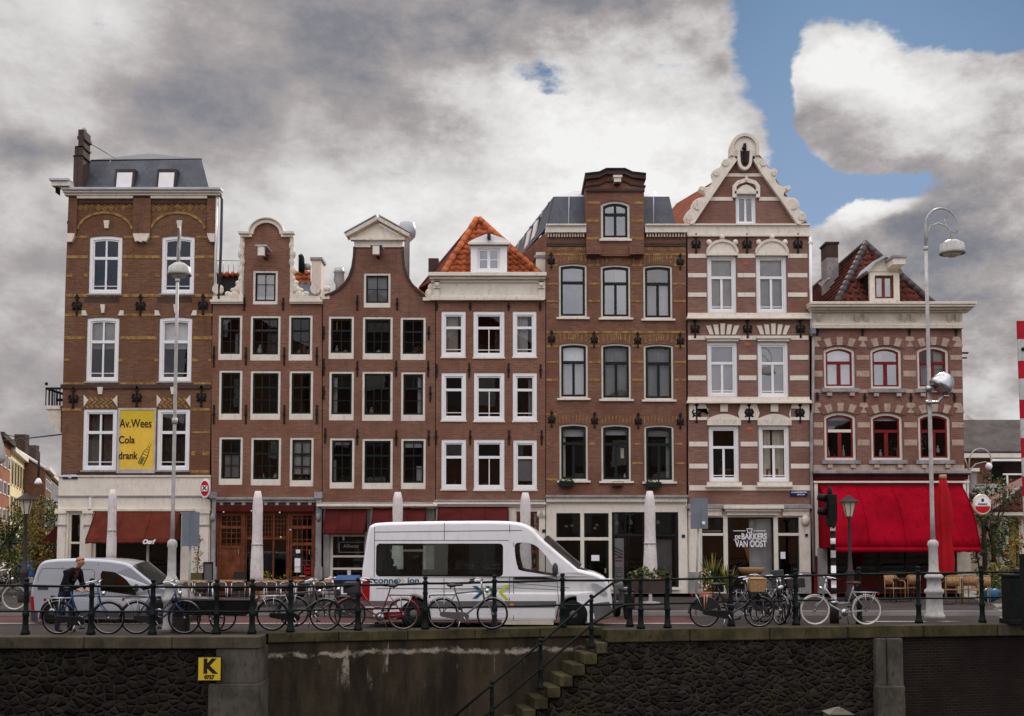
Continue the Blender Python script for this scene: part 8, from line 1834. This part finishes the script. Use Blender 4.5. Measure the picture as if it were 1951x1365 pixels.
m = MB(); m.tube([(.4, -.33, 1.02), (.43, 0, 1.0), (.4, .33, 1.02)], .018, 'chrome', 7); m.tube([(.43, 0, 1.0), (.55, 0, .24)], .03, 'silver', 7); m.build('handlebar', h, local=True); MB().ball((-.78, 0, .62), .07, 'tail_red', 8).build('tail_light', h, local=True)
# ================================================================ trees
def tree(label, x, y, z, hgt, crown, n, mats, seed, leaf=.22, cat='tree', lean=0, gap=.5, trunk=.12):
    h = thing('street_tree', label, cat, (x, y, z)); q = random.Random(seed); m = MB(); th = hgt - crown[2] * 1.1
    m.tube([(0, 0, 0), (.04, .02, th * .5), (lean * .5, 0, th), (lean, 0, hgt * .8)], [trunk, trunk * .8, trunk * .6, trunk * .25], 'bark', 8); cl = []
    for k in range(9):
        a = q.uniform(0, 2 * PI); l = q.uniform(.45, 1); tip = (lean + crown[0] * l * math.cos(a), crown[1] * l * math.sin(a), hgt - crown[2] + crown[2] * q.uniform(-.7, .9)); s_ = q.uniform(.75, 1) * th
        m.tube([(lean * .4, 0, s_), (tip[0] * .5, tip[1] * .5, (s_ + tip[2]) / 2 + .1), tip], [trunk * .4, trunk * .25, trunk * .08], 'bark', 5); cl.append(tip)
    m.build('trunk', h, local=True); m = MB()
    for k in range(22): a = q.uniform(0, 2 * PI); l = q.uniform(.2, 1) ** .6; cl.append((lean + crown[0] * l * math.cos(a), crown[1] * l * math.sin(a), hgt - crown[2] + crown[2] * q.uniform(-1, 1) * math.sqrt(max(.05, 1 - l * l * .8))))
    for i, c in enumerate(cl):
        s_ = q.uniform(.6, 1.25) * crown[0] * .36; leaves(m, c, (s_, s_, s_ * .75), n // len(cl), leaf, [mats[i % len(mats)], mats[(i + 1) % len(mats)]], seed * 100 + i, droop=.3)
    m.build('crown', h, local=True); return h
def at(px, py, Y): return U(px, py, Y)
for i, (px, Y, hg, cr, mats, lb) in enumerate(((14, 44, 3.6, (1.3, 1.2, 1.5), ['leaf_yellow', 'leaf', 'leaf_autumn'], 'yellow-green street tree at the left edge before the cream houses'), (68, 47, 3.8, (1.0, 1.0, 1.5), ['leaf', 'leaf_yellow', 'leaf_dark'], 'small green street tree just right of the old lantern'), (95, 43.5, 2.2, (.75, .7, .9), ['leaf_yellow', 'leaf', 'leaf_autumn'], 'low leafy bush-like tree beside the maroon side awning'), (-14, 41, 2.8, (1.2, 1.0, 1.2), ['leaf_dark', 'leaf', 'leaf_yellow'], 'dark green tree cut off by the left picture edge'))):
    tree(lb, U(px, 1100, Y)[0], Y, .042, hg, cr, 3400, mats, 20 + i, .12)
tree('slender bare-stemmed tree with sparse leaves beside the beer sign', U(1876, 1100, 40.5)[0], 40.5, .042, 4.6, (.75, .8, 1.7), 1300, ['leaf_dark', 'leaf', 'leaf_dark'], 31, .12)
tree('dark leafy tree between the cafe and the small kiosk', U(1893, 1100, 43)[0], 43, .042, 4.2, (.9, .8, 1.9), 2400, ['leaf_dark', 'leaf_dark', 'leaf'], 32, .12)
pl = tag(leaves(MB(), (0, 0, .6), (.5, .35, .62), 420, .17, ['leaf_yellow', 'leaf', 'leaf_yellow'], 9).build('shrub'), 'yellow-green bush below the kiosk window', 'bush'); pl.location = (U(1904, 1120, 37.5)[0], 37.5, .042)
pl = tag(leaves(MB(), (0, 0, .45), (.4, .3, .45), 260, .15, ['leaf_dark', 'leaf'], 10).build('shrub'), 'dark green bush beside the blue sack near the kiosk', 'bush'); pl.location = (U(1884, 1125, 37)[0], 37, .042)
m = MB(); m.ball((0, 0, .22), .3, 'logo_teal', 12, (1, .7, .75)); m.ball((.2, 0, .3), .18, 'blue_lid', 10, (1, .7, .7)); o = tag(m.build('sack'), 'blue plastic sack lying by the bushes at the cafe corner', 'sack'); o.location = (U(1885, 1135, 35.6)[0], 35.6, .042)
# ================================================================ background, left side street
SD_ = Vector((-.33, .944, 0)); SN = Vector((.944, .33, 0)); P0 = Vector((U(4, 1000, 80)[0], 80, 0))
def street_house(label, t0, t1, hgt, mat, off=0, rows=3, cols=3, wm='white_paint', roof='roof_red', depth=9, shop=True, cor='cream', stripes=None, win_h=.55, gable=False):
    a = P0 + SD_ * t0 + SN * off; h = thing('canal_house', label, 'house', tuple(a), 0, 'houses of the sunny side street'); L = t1 - t0
    def pt(t, d, z): p = SD_ * t + SN * d; return (p.x, p.y, z)
    def bx(m, ta, tb, d0, d1, za, zb, mt): return m.hexa([pt(ta, d0, za), pt(tb, d0, za), pt(tb, d1, za), pt(ta, d1, za), pt(ta, d0, zb), pt(tb, d0, zb), pt(tb, d1, zb), pt(ta, d1, zb)], mt)
    m = MB(); bx(m, 0, L, -depth, 0, 0, hgt, mat)
    if gable: m.add([pt(0, -depth, hgt), pt(0, 0, hgt), pt(0, -depth * .45, hgt + 2.6), pt(L, -depth, hgt), pt(L, 0, hgt), pt(L, -depth * .45, hgt + 2.6)], [(0, 1, 2), (3, 4, 5), (0, 1, 4, 3), (1, 2, 5, 4), (2, 0, 3, 5)], mat)
    m.build('wall', h, local=True)
    m = MB(); bx(m, -.1, L + .1, -.1, .35, hgt - .1, hgt + .25, cor); m.build('cornice', h, local=True)
    if not gable: m = MB(); m.add([pt(.2, -.3, hgt + .2), pt(L - .2, -.3, hgt + .2), pt(L - .6, -4, hgt + 1.6), pt(.6, -4, hgt + 1.6), pt(.2, -8, hgt + .2), pt(L - .2, -8, hgt + .2)], [(0, 1, 2, 3), (3, 2, 5, 4), (0, 3, 4), (1, 5, 2)], roof); m.build('roof', h, local=True)
    zb = 3.0 if shop else 1.0; rh = (hgt - zb - .4) / rows
    for r in range(rows):
        for c in range(cols):
            ta = L * (c + .22) / cols; tb = L * (c + .78) / cols; za = zb + rh * r + rh * .2; zc = za + rh * win_h; m = MB(); bx(m, ta, tb, .003, .06, za, zc, wm); w_ = m.build('window', h, local=True)
            m = MB(); bx(m, ta + .12, (ta + tb) / 2 - .04, .062, .075, za + .1, zc - .1, 'glass_pane'); bx(m, (ta + tb) / 2 + .04, tb - .12, .062, .075, za + .1, zc - .1, 'glass_pane'); m.build('pane', w_, local=True)
    if shop: m = MB(); bx(m, .2, L - .2, .003, .12, .1, 2.7, 'cream'); bx(m, .5, L - .5, .122, .14, .5, 2.3, 'ink'); m.build('shopfront', h, local=True)
    return h
plain('glass_pane', (.05, .055, .06), .1, .2, 3)
street_house('orange brick house with wide white windows nearest in the side street', -4, 5, 9.2, 'brick_orange', rows=3, cols=3, cor='brick_dark', win_h=.5)
street_house('sunlit cream plastered house with a white cornice', 5.05, 18, 8.9, 'stucco_yellow', rows=2, cols=5, win_h=.72, wm='stucco_yellow')
h = street_house('dark brick house with a bare gable wall standing forward', 18.1, 27, 8.3, 'brick_brown', off=1.7, rows=3, cols=3, gable=True, roof='tile_brown')
m = MB(); p = SD_ * 3 + SN * -2.2; m.box(p.x - .5, p.x + .5, p.y - .4, p.y + .4, 8, 11.5, 'brick_dark'); m.build('chimney', h, local=True); m = MB(); a, b = SN * .1 + Vector((0, -.1, 8.3)), SN * -3.8 + Vector((0, -.1, 10.9)); m.tube([a, b], .14, 'white_paint', 6); m.build('verge', h, local=True)
h = street_house('red brick house with tall narrow white windows past the gable', 27.2, 44, 8.2, 'brick_red', rows=2, cols=7, win_h=.8, off=1.6); m = MB(); p = SD_ * 7 + SN * -2; m.box(p.x - .4, p.x + .4, p.y - .4, p.y + .4, 8, 11.6, 'brick_dark'); m.build('chimney', h, local=True)
street_house('brown brick house farthest down the side street', 44.3, 70, 8.6, 'brick_pink', rows=3, cols=8, win_h=.7, off=1.7)
x, z = U(73, 916, 62); h = thing('hanging_lamp', 'white street lamp hanging on a wire over the side street', 'street lamp', (x, 62, z)); MB().lathe([(.05, .25), (.1, .18), (.2, .0), (.19, -.06), (.1, -.12)], (x, 62, z - .1), 'white_paint', 14).build('lamp_shade', h); MB().tube([(x, 62, z + .15), (x, 62, z + 1.6)], .07, 'slate_dark', 8).build('hanger', h); MB().tube([U3(-20, 822, 66), U3(40, 835, 64), (x, 62, z + 1.5)], .025, 'black_iron', 5).build('wire', h)
m = MB(); m.tube([U3(-30, 842, 70), U3(30, 838, 60), U3(118, 828, 43)], .03, 'slate_dark', 5); tag(m.build('overhead_wire'), 'thin overhead wire crossing the side street', 'wire')
x, z = U(-1, 858, 30); h = thing('street_lamp', 'pale bell-shaped street lamp cut by the left picture edge', 'street lamp', (x - .3, 30, .0)); MB().lathe([(.03, 1.0), (.12, .95), (.2, .7), (.3, .35), (.34, .1), (.3, .0), (.15, -.1)], (x - .18, 30, z - .3), 'lamp_paint', 16).build('lamp_shade', h); MB().tube([(x - .55, 30, 0), (x - .55, 30, z + 1.2), (x - .35, 30, z + 1.5), (x - .18, 30, z + .6)], .05, 'lamp_paint', 8).build('pole', h)
for k, (px, Y, lb) in enumerate(((88, 52, 'dark blue parked car below the maroon side awning'),)):
    x = U(px, 1080, Y)[0]; h = thing('parked_car', lb, 'car', (x, Y, .04), R(75)); m = MB(); m.prism([(-1.9, .35), (1.9, .35), (1.9, .75), (1.2, .9), (.6, 1.38), (-.9, 1.4), (-1.5, .95), (-1.9, .85)], -.8, .8, 'blue_lid'); m.build('body', h, local=True, bev=.08)
    for sx_ in (-1.2, 1.2):
        for sy in (-1, 1): car_wheel(h, sx_, sy * .72, .3, .18, 'silver', sy)
    m = MB(); m.prism([(-1.2, .95), (.95, .95), (.5, 1.32), (-.85, 1.33)], -.805, .805, 'ink'); m.build('side_window', h, local=True)
# ================================================================ background, right
YR = 62.0
def RB(x0, x1, y0, y1, d0, d1, mat, m): xa, za = U(x0, y1, YR); xb, zb = U(x1, y0, YR); return m.box(xa, xb, YR + d0, YR + d1, za, zb, mat)
h = thing('terrace_block', 'low brown brick block with grey roof band and balcony behind the cafe', 'building', (U(1900, 1000, YR)[0], YR, 0))
m = MB(); RB(1780, 1888, 874, 1136, 0, 8, 'brick_red_old', m); RB(1888, 2120, 1000, 1136, .0, 8, 'brick_red_old', m); RB(1886, 2120, 874, 1000, 2.0, 8, 'brick_dark', m); m.build('wall', h)
m = MB(); p = [U3(1780, 866, YR - .5), U3(2120, 866, YR - .5), U3(2120, 806, YR + 2.5), U3(1780, 806, YR + 2.5)]; slab(m, p, 'roof_grey', .2); m.build('roof', h)
m = MB(); RB(1780, 2120, 866, 874, -.7, .2, 'cream', m); m.build('fascia', h); m = MB(); RB(1780, 2120, 800, 806, 2.2, 3, 'zinc_light', m); m.build('roof_edge', h)
m = MB(); RB(1886, 2120, 930, 937, -.8, 2.2, 'grey_stone', m); m.build('balcony', h); m = MB()
for px in (1907, 1943, 1980): RB(px, px + 2.4, 906, 934, -.75, -.7, 'white_paint', m)
RB(1900, 2120, 904, 907, -.76, -.69, 'white_paint', m); m.build('balcony_railing', h)
m = MB(); leaves(m, (U(1925, 922, YR)[0], YR + .3, U(1925, 922, YR)[1]), (.9, .3, .3), 200, .2, ['leaf_yellow', 'leaf', 'petal'], 55); m.build('balcony_plants', h)
m = MB(); RB(1905, 1940, 884, 930, 1.95, 1.99, 'ink', m); m.build('window', h); m = MB(); slab(m, [U3(1838, 795, YR + 6), U3(1853, 806, YR + 6), U3(1853, 806, YR + 9), U3(1838, 795, YR + 9)], 'cream', .2); m.build('dormer_edge', h)
h = thing('street_lamp', 'thin pale street lamp with a looped bracket behind the cafe roof', 'street lamp', (U(1844, 1100, 47)[0], 47, .04)); Yl = 47
m = MB(); m.tube([(h.location.x, Yl, .04), U3(1844, 900, Yl)], [.06, .04], 'lamp_paint', 8); m.build('pole', h); m = MB(); loop = [U3(1844, 902, Yl)] + [U3(1868 - 21 * math.cos(a), 878 - 23 * math.sin(a), Yl) for a in [PI * 1.15 * k / 12 for k in range(13)]]; m.tube(loop, .03, 'lamp_paint', 6); m.tube([U3(1845, 898, Yl), U3(1860, 884, Yl), U3(1878, 880, Yl), U3(1883, 888, Yl)], .022, 'lamp_paint', 6); m.tube([U3(1844, 892, Yl), U3(1838, 872, Yl)], .025, 'lamp_paint', 6); m.build('bracket', h)
x, z = U(1884, 889, Yl); MB().ball((x, Yl, z), .14, 'white_paint', 12, (1, 1, 1.1)).build('lamp_globe', h)
Yk = 43.5; h = thing('kiosk', 'small cream kiosk with a hipped tile roof and ochre blinds', 'kiosk', (U(1940, 1100, Yk)[0], Yk, .04)); x0, z0 = U(1908, 1136, Yk); x1, z1 = U(2080, 976, Yk)
KW = [(1921, 985, 1946, 1100), (1950, 985, 1975, 1100), (1979, 985, 2005, 1100)]; m = MB(); hs = [outl(*WR(r, Yk)) for r in KW]; m.prism(outl(x0, x1, .04, z1), Yk, Yk + 3, 'cream_stone', hs, True, Yk + .2); m.build('wall', h)
for r in KW:
    a, b, c, d = WR(r, Yk); m = MB(); m.ring(outl(a + .004, b - .004, c + .004, d - .004), outl(a + .05, b - .05, c + .05, d - .05), Yk + .03, Yk + .12, 'cream'); zz = c + (d - c) * .62; m.box(a + .05, b - .05, Yk + .04, Yk + .11, zz - .03, zz + .03, 'cream'); w_ = m.build('window', h); m = MB(); m.box(a + .02, b - .02, Yk + .14, Yk + .16, c + .3, d, 'blind_ochre'); m.build('blind', w_)
m = MB(); pk = (x0 + 2.8, Yk + 1.7, U(1975, 900, Yk + 1.7)[1] + .3); e = [(x0 - .35, Yk - .4, z1), (x1 + .3, Yk - .4, z1), (x1 + .3, Yk + 3.4, z1), (x0 - .35, Yk + 3.4, z1)]
pantiles(m, e[0], e[1], pk, pk, 7, 'tile_brown', .3, .04); slab(m, [e[3], e[0], pk], 'tile_brown'); slab(m, [e[1], e[2], pk], 'tile_brown'); slab(m, [e[2], e[3], pk], 'tile_brown'); ridge_caps(m, pk, (e[0][0], e[0][1], e[0][2] + .06), 'slate_dark', .07); m.box(x0 - .33, x1 + .28, Yk - .38, Yk + 3.3, z1 - .14, z1, 'cream'); m.build('roof', h)
m = MB(); leaves(m, (0, 0, 1.2), (.5, .4, 1.2), 420, .16, ['leaf_yellow', 'leaf', 'leaf_autumn'], 61); m.tube([(0, 0, 0), (.05, 0, 1.8)], .04, 'bark', 6); o = tag(m.build('shrub'), 'tall autumn-coloured shrub before the kiosk windows', 'bush'); o.location = (U(1938, 1130, 41.5)[0], 41.5, .042)
h = thing('garden_house', 'small pale chimneyed garden house wall behind the beer sign', 'building', (U(1872, 1000, 52)[0], 52, .04)); m = MB(); xa, za = U(1852, 1136, 52); xb, zb = U(1908, 940, 52); m.box(xa, xb, 52, 55, .04, zb, 'brick_dark'); m.build('wall', h); m = MB(); xa, za = U(1856, 925, 52); xb, zb = U(1866, 898, 52); m.box(xa, xb, 52.3, 53, za - .5, zb, 'grey_stone'); m.box(xa - .1, xb + .1, 52.2, 53.1, zb, zb + .16, 'cream'); m.build('chimney', h); m = MB(); slab(m, [U3(1850, 946, 51.8), U3(1915, 946, 51.8), U3(1905, 926, 53.5), U3(1855, 926, 53.5)], 'roof_grey', .1); m.build('roof', h)
# barrier boom and black gate pier of the bridge
Yb3 = 24.8; h = thing('barrier_boom', 'upright red and white striped bridge barrier at the picture edge', 'barrier', (U(1975, 1180, Yb3)[0], Yb3, 0)); m = MB(); rows = [612, 647, 688, 722, 762, 798, 835, 873, 908, 946, 984, 1020, 1056]
def bl(y): return 1937.5 + (y - 612) * .036
for k in range(len(rows) - 1):
    a, b = rows[k], rows[k + 1]; q = PX([(bl(b), b), (bl(b) + 26, b), (bl(a) + 26, a), (bl(a), a)], Yb3); m.prism(q, Yb3 - .03, Yb3 + .03, 'boom_red' if k % 2 == 0 else 'boom_white')
m.build('boom', h); m = MB(); xa = U(bl(1056) - 4, 1056, Yb3)[0]; m.box(xa, xa + .5, Yb3 - .2, Yb3 + .2, .0, U(0, 1056, Yb3)[1], 'black_iron'); m.build('pivot', h); x, z = U(1948, 666, Yb3); MB().ball((x, Yb3 - .04, z), .045, 'ink', 8).build('lamp', h)
x0, y0 = G(1921, 1190); h = thing('gate_pier', 'black iron cabinet-like gate pier at the end of the railing', 'gate pier', (x0 + .3, y0, 0)); m = MB(); w_ = .72; m.box(x0, x0 + w_, y0 - .1, y0 + .5, 0, .12, 'black_iron'); m.box(x0 + .05, x0 + w_ - .05, y0 - .05, y0 + .45, .12, 1.12, 'black_iron'); m.box(x0 + .0, x0 + w_, y0 - .1, y0 + .5, 1.12, 1.18, 'black_iron'); m.ball((x0 + .36, y0 + .2, 1.22), .1, 'black_iron', 10); m.build('pier', h, bev=.015)
for k in range(2): MB().box(x0 + .1, x0 + w_ - .1, y0 - .062, y0 - .05, .2 + k * .46, .58 + k * .46, 'rail_green').build('panel', h)
# houses across the water, behind the viewer: they shade and are mirrored by the fronts
for k, (xa, wv, hg, mt) in enumerate(((-60, 13, 12, 'brick_dark'), (-46, 15, 13, 'brick_dark'), (-30, 11, 20, 'brick_brown'), (-18, 11, 22, 'brick_dark'), (-7, 9, 20, 'brick_red_old'), (4, 12, 13, 'brick_dark'), (17, 11, 12, 'brick_brown'), (29, 14, 12, 'brick_dark'))):
    h = thing('canal_house', 'dark brick house across the water behind the viewer', 'house', (xa, -24, 0), 0, 'canal houses across the water'); m = MB(); m.box(0, wv, -8, 0, 0, hg, mt); m.build('wall', h, local=True); m = MB(); m.add([(0, 0, hg), (wv, 0, hg), (wv / 2, 0, hg + 3), (0, -8, hg), (wv, -8, hg), (wv / 2, -8, hg + 3)], [(0, 1, 2), (3, 5, 4), (0, 2, 5, 3), (1, 4, 5, 2), (0, 3, 4, 1)], 'tile_brown'); m.build('roof', h, local=True)
    for j in range(9): cx, cz = wv * (.2 + .3 * (j % 3)), hg * (.3 + .24 * (j // 3)); MB().box(cx - .9, cx + .9, .003, .08, cz - 1.3, cz + 1.2, 'curtain_grey' if j % 2 else 'plastic_grey').build('window', h, local=True)
m = MB(); m.box(-300, 300, -60, -14, -4, -.2, 'asphalt'); struct(m.build('opposite_quay'))
